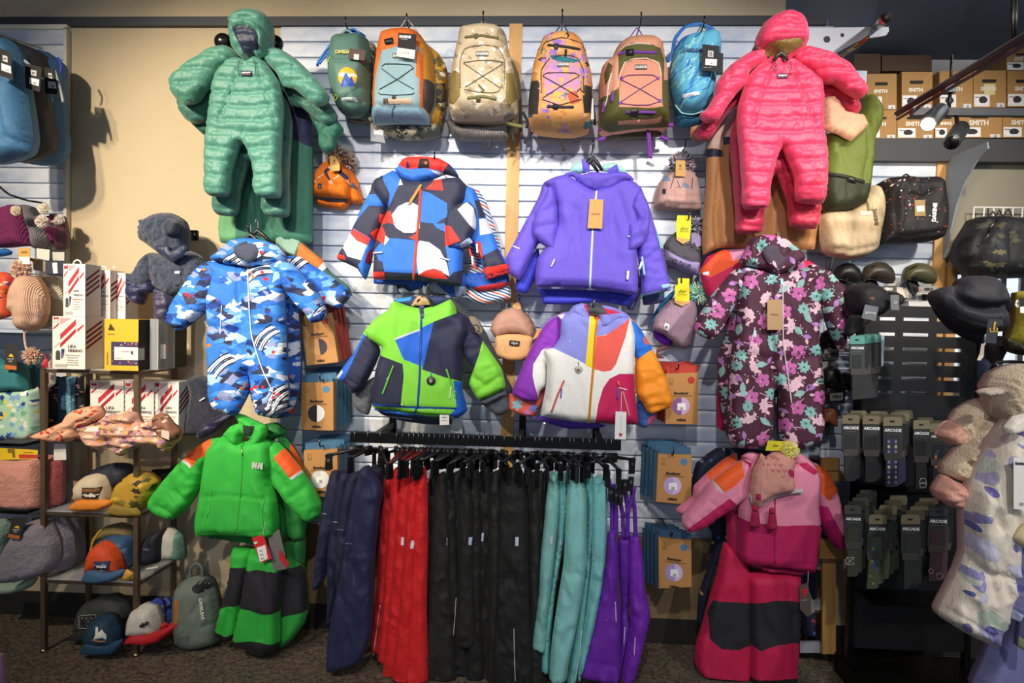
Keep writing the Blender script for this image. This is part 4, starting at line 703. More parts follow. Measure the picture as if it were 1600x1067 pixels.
puff('hood', d7([(525,150),(540,110),(590,92),(640,110),(690,100),(790,120),(860,155),(890,185),(830,200),(760,240),(690,250),(690,180),(640,160),(630,240),(580,190)]), .365, .035, 10, LV, 'cloth', t, 4, .5, wr=(.008, 16, 1), paint=[(d7([(600,105),(640,100),(800,140),(830,155),(720,165),(630,160)]), '#c5174c'), (d7([(620,100),(710,100),(750,160),(680,165),(630,150)]), '#44464c')], folds=[fl(d7, [(600,140),(630,200)], 3, .01)])
line('zipper', d7([(685,180),(672,300),(660,480),(645,660),(632,830)]), .0048, '#e07a1e', 'plastic', t, J, off=0, smooth=.3)
line('piping', d7([(660,490),(645,660),(632,830)]), .0065, '#f3d612', 'plastic', t, J, off=-.003, smooth=.3)
for a, c, r in (([(480,570),(440,660),(402,765)], '#dc5a50', .0042), ([(465,620),(458,680)], '#4a62b8', .003), ([(812,575),(822,605)], '#e8665c', .006), ([(815,620),(808,685)], '#4a62b8', .004), ([(845,640),(885,790)], '#f0b8ae', .0025), ([(820,615),(870,630)], '#f4ece8', .0025)): line('zipper_pull', d7(a), r, c, 'plastic', t, J, off=.003)
puff('badge', [(a, b_) for a, b_ in d7([(545,490),(560,482),(570,490),(582,482),(595,492),(592,512),(568,530),(548,512)])], 0, .004, 4, '#b9ae9e', 'plastic', t, 2.5, .3, on=J, off=.006, wr=(0, 1, 1), paint=[(circ(*d7([(568,506)])[0], 2.6, 8), '#6a5f58')])
line('badge_cord', d7([(567,455),(572,485)]), .0016, '#3c55b0', 'cloth', t, J, off=.004)
text('♥'.replace('♥', 'v'), *d7([(515,328)])[0], 7, col='#d5d6ee', parent=t, on=J, off=.004)
g = tag(tagcard('price_tag', d7([(798,762),(865,765),(862,935),(792,932)]), .42, '#f1efee', None), 'white tag with a small red heart below the white multicolour jacket', 'tag')
puff('heart_mark', d7([(818,900),(826,893),(832,900),(840,895),(838,910),(826,920)]), .4215, .0006, 2, '#c01828', 'card', g, 2, .2, wr=(0, 1, 1)); line('tag_string', d7([(832,762),(835,640)]), .0012, '#f4f4f4', 'cloth', g, dep=.425); line('text_line', d7([(832,790),(830,880)]), .0005, '#8a8a8e', 'card', g, dep=.4216)
hanger(*d7([(665,110)])[0], .37, 'grey hanger in the hood of the white multicolour jacket', 26, 8, '#5a5c62'); hook(*d7([(660,95)])[0], .40, 'display hook above the white multicolour jacket')
GG, OO = '#2fb43c', '#f2601e'
t = thing('snow_trousers', 'green and black toddler snow bibs half hidden behind the front green pair', 'snow trousers', P(450, 1000, .25), 'green and black snow bibs')
puff('leg', d3([(440,540),(560,520),(640,480),(640,620),(650,700),(655,780),(640,840),(560,900),(430,985),(410,960),(500,800),(540,620)]), .22, .05, 14, '#1f7a34', 'cloth', t, 5, .5, paint=[(d3([(540,640),(650,630),(660,790),(560,810),(520,800)]), '#1c1b20'), (d3([(400,985),(640,850),(700,880),(450,1000)]), '#151515')])
t = thing('snow_trousers', 'green toddler snow trousers with black knee panels, below the green jacket', 'snow trousers', P(450, 1010, .3), 'green and black snow bibs')
puff('leg', d3([(360,540),(440,545),(430,640),(400,760),(380,860),(365,895),(310,890),(290,870),(310,790),(330,720),(350,640)]), .30, .055, 16, GG, 'cloth', t, 4.5, .5, wr=(.008, 18, 1.2), paint=[(d3([(345,612),(440,625),(390,772),(308,770)]), '#222127'), (d3([(285,862),(330,885),(380,880),(380,900),(300,900)]), '#141414')], folds=[fl(d3, [(340,800),(330,880)], 5, .01)])
puff('leg', d3([(430,545),(500,555),(560,560),(565,640),(552,740),(545,800),(545,860),(540,935),(470,950),(420,930),(365,905),(370,850),(390,770),(410,660)]), .34, .06, 18, GG, 'cloth', t, 4.5, .5, wr=(.008, 20, 1.2), paint=[(d3([(412,625),(555,640),(562,740),(548,800),(470,802),(388,770)]), '#232228'), (d3([(360,902),(430,905),(545,928),(545,960),(360,925)]), '#141414')], folds=[fl(d3, [(470,810),(465,900)], 6, .012)])
puff('leg', d3([(545,560),(640,620),(655,780),(640,830),(600,890),(545,930)]), .27, .05, 14, '#29a03a', 'cloth', t, 5, .5, paint=[(d3([(550,620),(660,620),(665,790),(548,810)]), '#1f1e23')])
t = thing('snow_jacket', 'green jacket with orange shoulder hanging behind the front green jacket', 'jacket', P(450, 800, .24), 'green jackets with orange shoulders')
puff('sleeve', d3([(540,90),(600,150),(640,230),(650,350),(640,500),(600,515),(570,480),(540,300)]), .25, .04, 14, '#1d7f33', 'cloth', t, 4.5, .5, paint=[(d3([(570,120),(600,120),(645,180),(640,240),(600,230)]), '#e0541a')])
puff('body', d3([(225,490),(400,520),(545,530),(575,470),(560,300),(520,120),(570,90),(530,50),(480,60),(440,300),(230,450)]), .26, .04, 10, '#1c7a32', 'cloth', t, 5, .5)
t = thing('snow_jacket', 'bright green toddler jacket with orange shoulder patches, lower left', 'jacket', P(385, 850, .36))
puff('sleeve', d3([(330,110),(270,115),(210,150),(165,190),(120,240),(70,300),(35,350),(35,380),(70,410),(120,430),(170,400),(200,360),(235,300),(260,220)]), .34, .055, 18, GG, 'cloth', t, 4, .5, wr=(.007, 18, 1.1), paint=[(d3([(168,195),(215,140),(272,108),(275,180),(225,190),(195,228)]), OO), (d3([(163,200),(170,192),(197,222),(190,232)]), '#c4c8c4')], folds=[fl(d3, [(60,375),(120,415)], 3, .012), fl(d3, [(100,300),(180,370)], 6, .01), fl(d3, [(150,260),(220,300)], 6, .008)])
puff('sleeve', d3([(480,120),(540,130),(580,170),(620,220),(670,300),(705,370),(700,410),(660,440),(620,410),(570,360),(520,290),(490,200)]), .34, .055, 18, GG, 'cloth', t, 4, .5, wr=(.007, 18, 1.1), paint=[(d3([(518,190),(555,145),(590,180),(628,238),(580,268),(545,220)]), OO), (d3([(578,268),(628,236),(634,244),(588,276)]), '#c4c8c4')], folds=[fl(d3, [(650,420),(700,385)], 3, .012), fl(d3, [(590,340),(640,300)], 6, .01), fl(d3, [(520,240),(560,300)], 5, .01)])
J = puff('body', d3([(325,100),(400,125),(470,110),(510,130),(520,220),(505,260),(530,350),(540,430),(535,480),(500,500),(400,492),(300,488),(225,492),(218,430),(235,330),(250,230),(265,150)]), .37, .065, 20, GG, 'cloth', t, 4, .5, wr=(.008, 24, 1.1), seed=23, folds=[fl(d3, [(240,340),(330,335),(480,350)], 2, .006), fl(d3, [(225,480),(380,482),(530,478)], 3, .008), fl(d3, [(270,330),(250,430)], 3, .008), fl(d3, [(475,350),(485,470)], 3, .008), fl(d3, [(330,160),(340,280)], 10, .007)])
puff('collar', d3([(325,95),(350,65),(385,50),(375,15),(400,20),(430,35),(490,65),(495,100),(470,130),(440,150),(425,110),(400,100),(385,140),(350,125)]), .385, .04, 10, GG, 'cloth', t, 4, .5, wr=(.006, 12, 1), folds=[fl(d3, [(390,60),(395,120)], 4, .015), fl(d3, [(445,60),(435,120)], 4, .015)], paint=[(d3([(395,60),(440,65),(430,105),(402,100)]), '#18331c')])
line('zipper', d3([(400,130),(392,280),(375,470)]), .0042, '#3fae44', 'plastic', t, J, off=-.001); line('zipper_pull', d3([(394,140),(396,180)]), .002, '#b8d14a', 'metal', t, J, off=.006)
for a in ([(272,325),(268,385),(248,440)], [(480,350),(472,400),(480,480)]): line('zipper', d3(a), .003, '#58c45a', 'plastic', t, J, off=.001)
text('HH', *d3([(455,220)])[0], 11, col='#b9c4b4', parent=t, on=J, off=.006, bold=.004, rot=4)
for i, (q, c) in enumerate([([(498,500),(540,465),(575,620),(510,632)], '#6d6a68'), ([(540,545),(580,600),(570,620),(540,580)], '#c01a24'), ([(434,502),(478,488),(512,580),(468,600)], '#d51f2c')]):
 g = tag(tagcard('price_tag', d3(q), .40+.012*i, c, None), ['grey care tag hanging from the bright green jacket', 'narrow red tag behind the main tag of the green jacket', 'red brand tag with white price sticker on the green jacket'][i], 'tag')
 if i == 2:
  tagcard('sticker', d3([(452,540),(486,528),(496,582),(466,596)]), .4255, '#f2eeee', g); text('HH', *d3([(449,520)])[0], 4, .4256, '#f4e9e9', g, rot=-20, bold=.001)
  for k in range(3): text('||| ||', *d3([(470+k*3, 550+k*15)])[0], 3, .4270, '#3a3a3a', g, rot=-20)
line_o = tag(line('tag_string', d3([(478,490),(485,440)]), .0012, '#dddddd', 'cloth', None, dep=.445), 'thin string holding the red tag of the green jacket', 'string')
hanger(*d3([(415,60)])[0], .36, 'dark hanger in the collar of the bright green jacket', 26, 8)
PK, MA = '#e58aa6', '#b80f56'
t = thing('snow_trousers', 'magenta snow trousers with black knee panels, lower right of the rail', 'snow trousers', P(1170, 1060, .3))
puff('leg', e2([(330,520),(400,560),(430,640),(430,760),(432,900),(430,1000),(428,1062),(330,1060),(240,1040),(215,990),(215,930),(240,850),(270,740),(300,640)]), .30, .06, 18, '#c41148', 'cloth', t, 4.5, .5, wr=(.007, 24, 1.5), paint=[(e2([(290,750),(430,755),(428,915),(390,940),(320,935),(275,900),(270,800)]), '#1e1e26'), (e2([(238,1038),(430,1058),(430,1080),(238,1060)]), '#151515')], folds=[fl(e2, [(275,880),(265,1020)], 4, .012)])
puff('leg', e2([(420,640),(620,640),(625,760),(622,900),(615,1000),(612,1060),(520,1064),(430,1064),(425,940),(422,760)]), .33, .06, 18, '#c41148', 'cloth', t, 4.5, .5, wr=(.007, 26, 1.5), paint=[(e2([(425,765),(540,745),(626,750),(626,905),(540,920),(470,942),(427,920)]), '#1e1e26'), (e2([(420,1055),(615,1048),(615,1080),(420,1080)]), '#151515')], folds=[fl(e2, [(585,640),(590,740)], 3, .01), fl(e2, [(600,800),(605,1040)], 4, .01)])
t = thing('snow_jacket', 'pink jacket mostly hidden behind the front pink and magenta jacket', 'jacket', P(1160, 850, .26))
puff('sleeve', e2([(380,170),(320,200),(260,250),(210,300),(205,340),(140,390),(160,410),(250,400),(330,400),(345,560),(380,585),(400,500)]), .29, .04, 12, '#d77b96', 'cloth', t, 4.5, .5, paint=[(e2([(262,255),(330,195),(375,175),(380,300),(300,320)]), '#f0602a'), (e2([(330,390),(420,390),(420,600),(340,590)]), '#b00f50')])
t = thing('snow_jacket', 'pink and magenta toddler jacket with orange shoulder patches, lower right', 'jacket', P(1190, 860, .36))
puff('sleeve', e2([(430,190),(390,200),(330,240),(270,290),(230,350),(165,420),(165,450),(190,478),(250,460),(310,420),(380,370),(430,330)]), .37, .05, 16, PK, 'cloth', t, 4, .5, wr=(.006, 18, 1.1), paint=[(e2([(280,262),(340,225),(400,195),(408,260),(370,300),(325,325)]), OO), (e2([(262,262),(272,256),(328,322),(320,328)]), '#c9b7bd'), (e2([(185,468),(350,348),(375,368),(300,430),(200,485)]), MA)], folds=[fl(e2, [(180,425),(210,460)], 3, .01)])
puff('sleeve', e2([(640,200),(690,210),(740,250),(765,300),(790,400),(800,490),(798,540),(775,548),(740,510),(700,430),(690,370)]), .32, .05, 16, PK, 'cloth', t, 4, .5, wr=(.006, 18, 1.1), paint=[(e2([(680,225),(700,215),(750,260),(768,312),(742,358),(672,295)]), OO), (e2([(700,380),(735,380),(798,505),(796,550),(760,540),(705,440)]), '#c00d6c')])
J = puff('body', e2([(400,180),(470,195),(540,190),(600,200),(640,180),(680,210),(705,260),(695,370),(705,460),(690,560),(680,625),(600,620),(500,610),(400,598),(380,560),(385,460),(385,380),(400,300),(405,230)]), .37, .06, 18, PK, 'cloth', t, 4, .5, wr=(.006, 24, 1.1), seed=29, paint=[(e2([(380,425),(440,440),(545,455),(705,450),(710,640),(380,600)]), MA), (e2([(620,210),(655,208),(690,240),(680,255),(640,232)]), MA), (e2([(400,200),(440,210),(430,232),(400,225)]), MA)], folds=[fl(e2, [(526,350),(526,600)], 2, .008), fl(e2, [(390,590),(540,608),(690,605)], 3, .006), fl(e2, [(655,460),(660,600)], 3, .006)])
puff('hem', e2([(385,580),(500,605),(680,615),(678,632),(620,640),(500,630),(420,605)]), .34, .04, 5, '#a30c4a', 'cloth', t, 4, .4)
puff('collar', e2([(400,180),(420,165),(460,170),(480,200),(450,220)]), .40, .02, 5, PK, 'cloth', t, 4, .4); puff('collar', e2([(600,205),(625,170),(650,195),(655,212),(610,215)]), .40, .02, 5, PK, 'cloth', t, 4, .4)
line('zipper', e2([(527,350),(526,480),(526,600)]), .003, '#a81455', 'plastic', t, J, off=.001)
text('HH', *e2([(618,320)])[0], 8, col='#bcd0dc', parent=t, on=J, off=.005, bold=.003)
b = tag(tagcard('price_tag', e2([(622,688),(655,675),(668,740),(668,800),(655,810),(625,780)]), .40, '#5a4e46', None), 'brown tag with red triangle hanging from the magenta jacket', 'tag')
prism('triangle_mark', e2([(630,702),(656,698),(645,740)]), .4012, .0008, '#d01f2e', 'card', b); line('tag_string', e2([(658,600),(656,678)]), .0013, '#e0dcdc', 'cloth', b, dep=.405); line('text_line', e2([(632,745),(656,742)]), .0006, '#e8e0d8', 'card', b, dep=.4012)
g = tag(tagcard('price_tag', e2([(655,690),(682,770),(684,790),(668,800),(650,740)]), .39, '#8a7f72', None), 'narrow light tag behind the brown triangle tag', 'tag')
t = thing('ear_flap_hat', 'pink knitted ear flap hat with red bird marks and tassels over the pink jacket', 'hat', P(1210, 780, .45))
Hh = puff('crown', e2([(475,170),(490,185),(520,165),(560,160),(595,165),(605,200),(600,260),(605,300),(590,325),(540,330),(500,350),(460,385),(435,360),(430,310),(440,240),(460,200)]), .46, .05, 18, '#d99a8d', 'knit', t, 3.5, .6, wr=(.004, 14, 1), rib=(3, .0006, 0), paint=[(circ(*e2([(588,248)])[0], 4, 10, 7.5, -.4), '#c0305a')])
line('fleece_trim', e2([(430,330),(455,380),(500,352),(545,330),(600,322),(630,318)]), .008, '#f3ece4', 'fur', t, Hh, off=-.012)
for k, (x, y) in enumerate([(492,190),(520,188),(542,195),(480,215),(502,215),(528,215),(550,218),(520,238),(543,240),(565,240),(560,262)]):
 line('stitch_mark', e2([(x-7, y-5), (x, y+4), (x+7, y-5)]), .0016, '#b02a38', 'knit', t, Hh, off=.0005, smooth=0)
puff('badge', e2([(454,328),(474,330),(472,354),(452,352)]), 0, .002, 2, '#a31a48', 'cloth', t, 3, .1, on=Hh, off=.003, wr=(0, 1, 1))
for x in (450, 517):
 y = 385 if x == 450 else 395; b = MB(); c = P(*e2([(x, y)])[0], .47); b.ball(c, .014, '#b5214e', 12, 8); b.out('tassel_knot', 'knit', t, True)
 puff('tassel', e2([(x-12, y+8), (x+12, y+8), (x+20, y+72), (x, y+78), (x-22, y+70)]), .465, .02, 8, '#a51c4a', 'knit', t, 3, .3, rib=(2.2, .0016, 0), wr=(.002, 8, 1))
puff('pompom', circ(*e2([(585,158)])[0], 13, 16), .48, .035, 12, '#efe04a', 'fur', t, 2.5, 0, fuzz=.012, paint=[(circ(*e2([(592,165)])[0], 7, 10), '#f4f0b0')])
g = tag(tagcard('hang_tag', e2([(500,120),(580,125),(590,140),(560,160),(490,160)]), .475, '#cfc41e', None), 'yellow brand card on top of the pink ear flap hat', 'tag'); text('dor', *e2([(530,140)])[0], 6, .476, '#3a3a10', g)
t = thing('snowsuit', 'dark navy suit with small flowers hanging behind the magenta set', 'snowsuit', P(1110, 950, .14))
q = e2([(200,290),(220,210),(300,150),(400,150),(560,170),(700,200),(730,260),(720,500),(690,700),(680,880),(640,880),(600,700),(400,560),(300,600),(270,700),(240,830),(222,830),(230,720),(270,600),(280,480),(240,420),(205,360)])
puff('body', q, .13, .04, 12, '#1a1e3a', 'cloth', t, 4.5, .5, paint=[(star(a, b_, 3.4, 5, i), c) for i, (a, b_, c) in enumerate([(random.Random(i).uniform(1080, 1290), random.Random(i+99).uniform(700, 990), ['#a83a4a', '#c9b056', '#4a6ab0', '#8a8a9a'][i % 4]) for i in range(120)])])
# ================================================================ backpacks along the top
def camo(x0, y0, x1, y1, seed, pal, n, rmin=4, rmax=11, asp=.6, k=(4, 8)):
 rs = np.random.RandomState(seed); return [(star(rs.uniform(x0, x1), rs.uniform(y0, y1), rs.uniform(rmin, rmax), rs.randint(*k), rs.randint(9999), rs.uniform(-.6, .6), .4, asp), pal[rs.randint(len(pal))]) for i in range(n)]
def behind_bags(f, pts, dep, col, label, cat='backpack', grp=None, m='canvas', paint=(), th=.07, name='backpack'):
 t = thing(name, label, cat, P(*f([pts[0]])[0], dep), grp); puff('body', f(pts), dep, th, 14, col, m, t, 4.5, .6, paint=paint, wr=(.006, 18, 1)); return t
def loop(f, pts, col, t, dep, r=.003): line('hang_loop', f(pts), r, col, 'cloth', t, dep=dep, smooth=.4)
def bungee(f, pts, col, t, B): line('elastic_cord', f(pts), .0018, col, 'cloth', t, B, off=.003, smooth=.3)
def name_badge(f, x, y, w, h, t, B, s='DAKINE', fg='#e9e4dc', bg='#2a2622'):
 c = f([(x, y)])[0]; sc = f([(x+w, y)])[0][0]-c[0]; hh = f([(x, y+h)])[0][1]-c[1]
 puff('badge', qrect(c[0], c[1], sc, hh), 0, .002, 1, bg, 'plastic', t, 3, 0, on=B, off=.004, wr=(0, 1, 1)); line('badge_border', qrect(c[0], c[1], sc*.86, hh*.72)+[qrect(c[0], c[1], sc*.86, hh*.72)[0]], .0006, fg, 'plastic', t, B, off=.0075, smooth=0)
 text(s, c[0], c[1]+.2, hh*.62, col=fg, parent=t, on=B, off=.0085, bold=.0006, xs=1.05)
t = behind_bags(c3, [(340,200),(385,225),(385,420),(380,600),(340,740),(200,735),(360,760),(360,720),(330,400)], .2, '#6d6a5c', 'grey camouflage hydration pack behind the sage green one', grp='packs behind the front row', paint=camo(555, 60, 590, 195, 5, ['#3c4038', '#b9a88f', '#54504a'], 40))
t = thing('hydration_backpack', 'sage green hydration backpack with yellow sun and blue mountains', 'backpack', P(545, 150, .3))
G1 = '#52796c'
B = puff('body', c3([(90,190),(130,165),(220,160),(300,160),(335,190),(352,300),(355,420),(350,560),(345,660),(310,700),(230,722),(160,705),(120,660),(90,580),(65,450),(60,340),(80,250)]), .26, .10, 22, G1, 'canvas', t, 4, .6, wr=(.006, 20, 1), folds=[fl(c3, [(60,345),(350,325)], 2, .01), fl(c3, [(300,340),(310,560)], 2, .008), fl(c3, [(110,610),(230,615),(345,600)], 4, .016), fl(c3, [(150,530),(290,500)], 4, .008)], paint=[(c3([(95,612),(250,618),(350,600),(345,700),(200,725),(130,690)]), '#41665c')])
puff('front_pocket', c3([(95,350),(290,340),(285,420),(280,500),(160,585),(140,570),(100,420)]), 0, .012, 8, '#63867a', 'canvas', t, 3.5, .5, on=B, off=.002, wr=(.003, 10, 1), paint=[(circ(*c3([(198,455)])[0], 14, 18), '#e7b423'), (c3([(140,440),(165,420),(190,440),(240,430),(258,445),(230,455),(150,455)]), '#f4f0e2'),
 (c3([(155,515),(190,420),(215,470),(230,455),(245,505),(200,522)]), '#3a5fc0'), (c3([(186,432),(192,418),(200,436),(192,432)]), '#e8ecf4'), (c3([(170,515),(180,470),(200,515)]), '#6f7fd0')])
text('CAMELBAK', *c3([(165,272)])[0], 7, col='#c9c46a', parent=t, on=B, off=.008, bold=.001, xs=.8)
puff('badge', c3([(150,590),(245,585),(258,610),(148,610)]), 0, .003, 2, '#cdd8da', 'plastic', t, 3, .2, on=B, off=.004, wr=(0, 1, 1)); text('osprey pack', *c3([(200,600)])[0], 3, col='#6d7d80', parent=t, on=B, off=.009)
for a in ([(70,300),(60,330),(50,350)], [(110,565),(95,590),(100,612),(120,590),(118,568)]): line('zip_cord', c3(a), .0022, '#d2d23a', 'cloth', t, dep=.34)
line('top_strap', c3([(95,200),(130,180),(180,120),(235,150),(260,165)]), .005, '#7d9a90', 'cloth', t, dep=.3)
line('drinking_tube', c3([(280,150),(250,125),(190,125),(130,165),(60,240),(-10,340),(-20,370)]), .006, '#1d62b8', 'plastic', t, dep=.25); line('drinking_tube', c3([(290,160),(240,115),(180,130),(110,200),(30,310),(-5,355)]), .005, '#2a74c8', 'plastic', t, dep=.27)
puff('water_bladder', c3([(130,170),(180,125),(250,118),(320,165)]), .24, .02, 6, '#1b57b0', 'gloss', t, 4, .6)
g = tag(tagcard('price_tag', c3([(205,245),(320,262),(308,332),(195,318)]), .37, '#5a463c', None), 'brown card tag on the sage green hydration pack', 'tag'); prism('sticker', c3([(236,285),(272,290),(268,328),(234,324)]), .3705, .0008, '#e4dfd6', 'card', g)
hook(*c3([(180,60)])[0], .31, 'hook holding the sage green hydration pack')
def ruck(f, lab, body, col, dep=.27, th=.12, folds=(), paint=(), m='canvas'):
 t = thing('backpack', lab, 'backpack', P(*f([body[len(body)//2]])[0], dep)); B = puff('body', f(body), dep, th, 26, col, m, t, 3.8, .55, wr=(.005, 22, 1), folds=folds, paint=paint, back=.9); return t, B
behind_bags(c3, [(700,190),(760,230),(830,290),(880,380),(890,480),(870,640),(840,760),(780,800),(700,700)], .16, '#c9902a', 'ochre and camouflage backpack behind the light blue and orange one', grp='packs behind the front row', paint=[(c3([(800,490),(865,480),(870,600),(830,670),(800,650)]), '#2c2a28')]+camo(680, 90, 700, 200, 3, ['#6a5a30', '#e8d9b0', '#a85a20'], 30))
behind_bags(c3, [(360,765),(450,770),(700,770),(840,780),(830,850),(700,880),(560,882),(430,840),(390,850)], .16, '#51564c', 'dark camouflage backpack bottoms below the light blue pack', grp='packs behind the front row', paint=camo(580, 190, 690, 220, 7, ['#8f8a70', '#2c2f2a', '#b5a88a'], 50))
t, B = ruck(c3, 'light blue backpack with orange sides and black crossed cord', [(430,160),(500,135),(600,125),(690,145),(730,200),(775,260),(790,420),(800,560),(790,640),(760,720),(755,765),(600,765),(450,765),(372,765),(368,700),(370,600),(380,450),(400,280)], '#93b3bc',
 paint=[(c3([(360,660),(370,500),(385,380),(410,230),(445,150),(520,128),(600,118),(700,140),(705,250),(690,240),(600,215),(500,235),(440,270),(420,330),(395,480),(385,660)]), '#e8742a'), (c3([(700,140),(740,190),(790,260),(800,620),(770,720),(740,690),(710,640),(712,400),(705,250)]), '#c4862c'), (c3([(665,280),(690,240),(712,300),(712,650),(688,640),(688,450),(665,440)]), '#e8742a'), (c3([(712,445),(745,450),(802,480),(800,600),(780,670),(735,665),(706,640)]), '#453c3a'), (c3([(372,655),(540,650),(700,650),(765,765),(500,768),(366,765)]), '#7a9cb0')],
 folds=[fl(c3, [(415,380),(420,300),(480,240),(620,225)], 2, .01), fl(c3, [(710,250),(712,640)], 2, .01), fl(c3, [(372,655),(540,645),(700,650)], 3, .012), fl(c3, [(775,270),(790,480)], 2, .008)])
for a in ([(425,385),(520,455),(650,530)], [(640,390),(540,460),(412,532)], [(430,372),(450,355),(540,355),(630,362),(642,380)], [(405,555),(420,565),(520,572),(640,565),(655,555)], [(512,575),(515,640),(490,720)], [(640,390),(650,380)]): bungee(c3, a, '#2b3033', t, B)
puff('pocket_panel', c3([(438,595),(638,590),(638,632),(440,635)]), 0, .004, 2, '#c9b49a', 'canvas', t, 3.5, 0, on=B, off=.002, wr=(0, 1, 1), paint=[(c3([(438,595),(478,594),(478,634),(440,635)]), '#5a4a3e')])
puff('buckle', c3([(500,570),(525,570),(525,600),(500,600)]), 0, .006, 3, '#26262a', 'plastic', t, 3, .2, on=B, off=.004, wr=(0, 1, 1)); puff('buckle', c3([(445,185),(505,170),(512,210),(452,222)]), 0, .008, 3, '#1f1e20', 'plastic', t, 3, .2, on=B, off=.004, wr=(0, 1, 1))
line('zipper', c3([(412,430),(415,330),(460,260),(560,230),(640,235)]), .0028, '#3a332e', 'plastic', t, B, off=-.004); name_badge(c3, 545, 297, 85, 32, t, B)
loop(c3, [(548,125),(603,45),(680,135)], '#b7b1a6', t, .27)
g = tag(tagcard('price_tag', c3([(545,138),(672,150),(655,322),(533,302)]), .42, '#efe9df', None), 'black and white brand tag on the light blue backpack', 'tag')
prism('black_panel', c3([(545,138),(672,150),(662,258),(538,240)]), .4212, .001, '#201d1d', 'card', g); text('DAKINE', *c3([(592,168)])[0], 5, .4225, '#eeeeee', g, rot=4, bold=.001); text('WONDER', *c3([(585,185)])[0], 2.5, .4225, '#cccccc', g, rot=4); text('o  o  o', *c3([(595,275)])[0], 4, .4225, '#7a7a7a', g, rot=4)
hook(*c3([(604,38)])[0], .31, 'hook holding the light blue backpack')
g = tag(tagcard('price_tag', c3([(352,765),(448,790),(440,850),(455,905),(352,890)]), .2, '#8d8f94', None), 'long grey tag hanging below the light blue backpack', 'tag'); prism('sticker', c3([(375,800),(440,815),(438,850),(372,842)]), .2012, .001, '#e6e6e8', 'card', g)
behind_bags(c3, [(1330,330),(1380,420),(1400,560),(1400,700),(1380,820),(1300,830),(1300,500)], .16, '#6a6347', 'olive grey backpack edge behind the sand camouflage one', grp='packs behind the front row')
behind_bags(c3, [(880,740),(1000,800),(1300,830),(1310,870),(1240,885),(1000,885),(920,860)], .17, '#5e5854', 'checked backpack bottoms below the sand camouflage pack', grp='packs behind the front row', paint=[(strip(c3([(970+i*16, 830), (985+i*16, 880)]), 1.6), '#8d8580') for i in range(20)])
for i, a in enumerate(([(1190,870),(1165,955)], [(1335,840),(1350,900)], [(1395,600),(1400,860)])): tag(line('loose_strap', c3(a), .006, '#2a2826', 'cloth', None, dep=.2), ['slanting black strap below the sand camouflage pack', 'short black strap below the sand pack beside the wooden post', 'long black strap down the right side of the sand pack'][i], 'strap', 'loose straps below the packs')
t, B = ruck(c3, 'sand camouflage backpack with olive straps and crossed cord', [(960,200),(975,130),(1050,110),(1130,100),(1230,110),(1290,150),(1310,260),(1340,380),(1365,500),(1370,620),(1370,700),(1290,740),(1150,755),(1000,750),(920,740),(895,640),(900,500),(920,380),(940,280)], '#cbb796', th=.13,
 paint=camo(700, 35, 815, 190, 11, ['#e6dcc6', '#b8a07e', '#a39078', '#efe8d8', '#c2b4a0'], 170, 3, 8)+[(c3([(895,480),(935,410),(975,430),(975,580),(930,640),(895,640)]), '#8a7440'), (c3([(1290,415),(1350,430),(1372,600),(1310,645),(1290,600)]), '#8a7440'), (c3([(1230,720),(1300,660),(1372,680),(1370,730),(1290,745)]), '#8b8a88')],
 folds=[fl(c3, [(975,520),(975,330),(1010,250),(1130,222),(1230,240),(1280,330),(1280,520)], 2.5, .012), fl(c3, [(940,640),(1100,700),(1300,650)], 4, .012), fl(c3, [(975,160),(1130,130),(1280,160)], 2, .008)])
line('zipper', c3([(975,520),(975,330),(1010,250),(1130,222),(1230,240),(1280,330),(1280,500)]), .0028, '#6b5c40', 'plastic', t, B, off=0)
for a in ([(1000,350),(1130,440),(1250,520)], [(1270,355),(1130,440),(1010,515)], [(1000,345),(1100,330),(1200,330),(1272,345)], [(1000,530),(1100,550),(1200,556),(1240,545),(1265,500)]): bungee(c3, a, '#6f5f3c', t, B)
for x0_, y0_, x1_, y1_, c in ((1010,170,1240,178,'#6f673c'), (1025,592,1225,598,'#7d7748')): line('webbing', c3([(x0_, y0_), ((x0_+x1_)/2, y0_-12), (x1_, y1_)]), .006, c, 'cloth', t, B, off=.001, smooth=.5)
for q in ([(1070,150),(1095,140),(1098,170),(1075,180)], [(1085,580),(1115,580),(1115,618),(1085,618)]): puff('buckle', c3(q), 0, .007, 3, '#55502e', 'plastic', t, 3, .2, on=B, off=.006, wr=(0, 1, 1))
line('cord_end', c3([(1100,495),(1120,520),(1140,535),(1130,548),(1118,540)]), .0035, '#75683f', 'cloth', t, B, off=.005); name_badge(c3, 1126, 283, 85, 34, t, B, bg='#3a342c')
line('strap_end', c3([(1290,765),(1330,775),(1370,785),(1410,790)]), .008, '#77713f', 'cloth', t, dep=.24); loop(c3, [(1100,100),(1135,55),(1170,105)], '#8f8a7d', t, .27); hook(*c3([(1135,20)])[0], .31, 'hook holding the sand camouflage backpack')
for i, a in enumerate(([(75,690),(110,760),(100,800)], [(140,830),(100,880),(85,905)], [(340,880),(360,960)], [(545,560),(570,700),(575,780)], [(420,885),(475,890)])): tag(line('loose_strap', c4(a), .007, '#201f22', 'cloth', None, dep=.22), ['looped black strap at the lower left of the lilac patterned pack', 'black strap tip pointing down left of the lilac patterned pack', 'black strap hanging under the middle of the lilac patterned pack', 'long black strap along the right side of the lilac patterned pack', 'short level black strap under the lilac patterned pack'][i], 'strap', 'straps of the patterned pack')
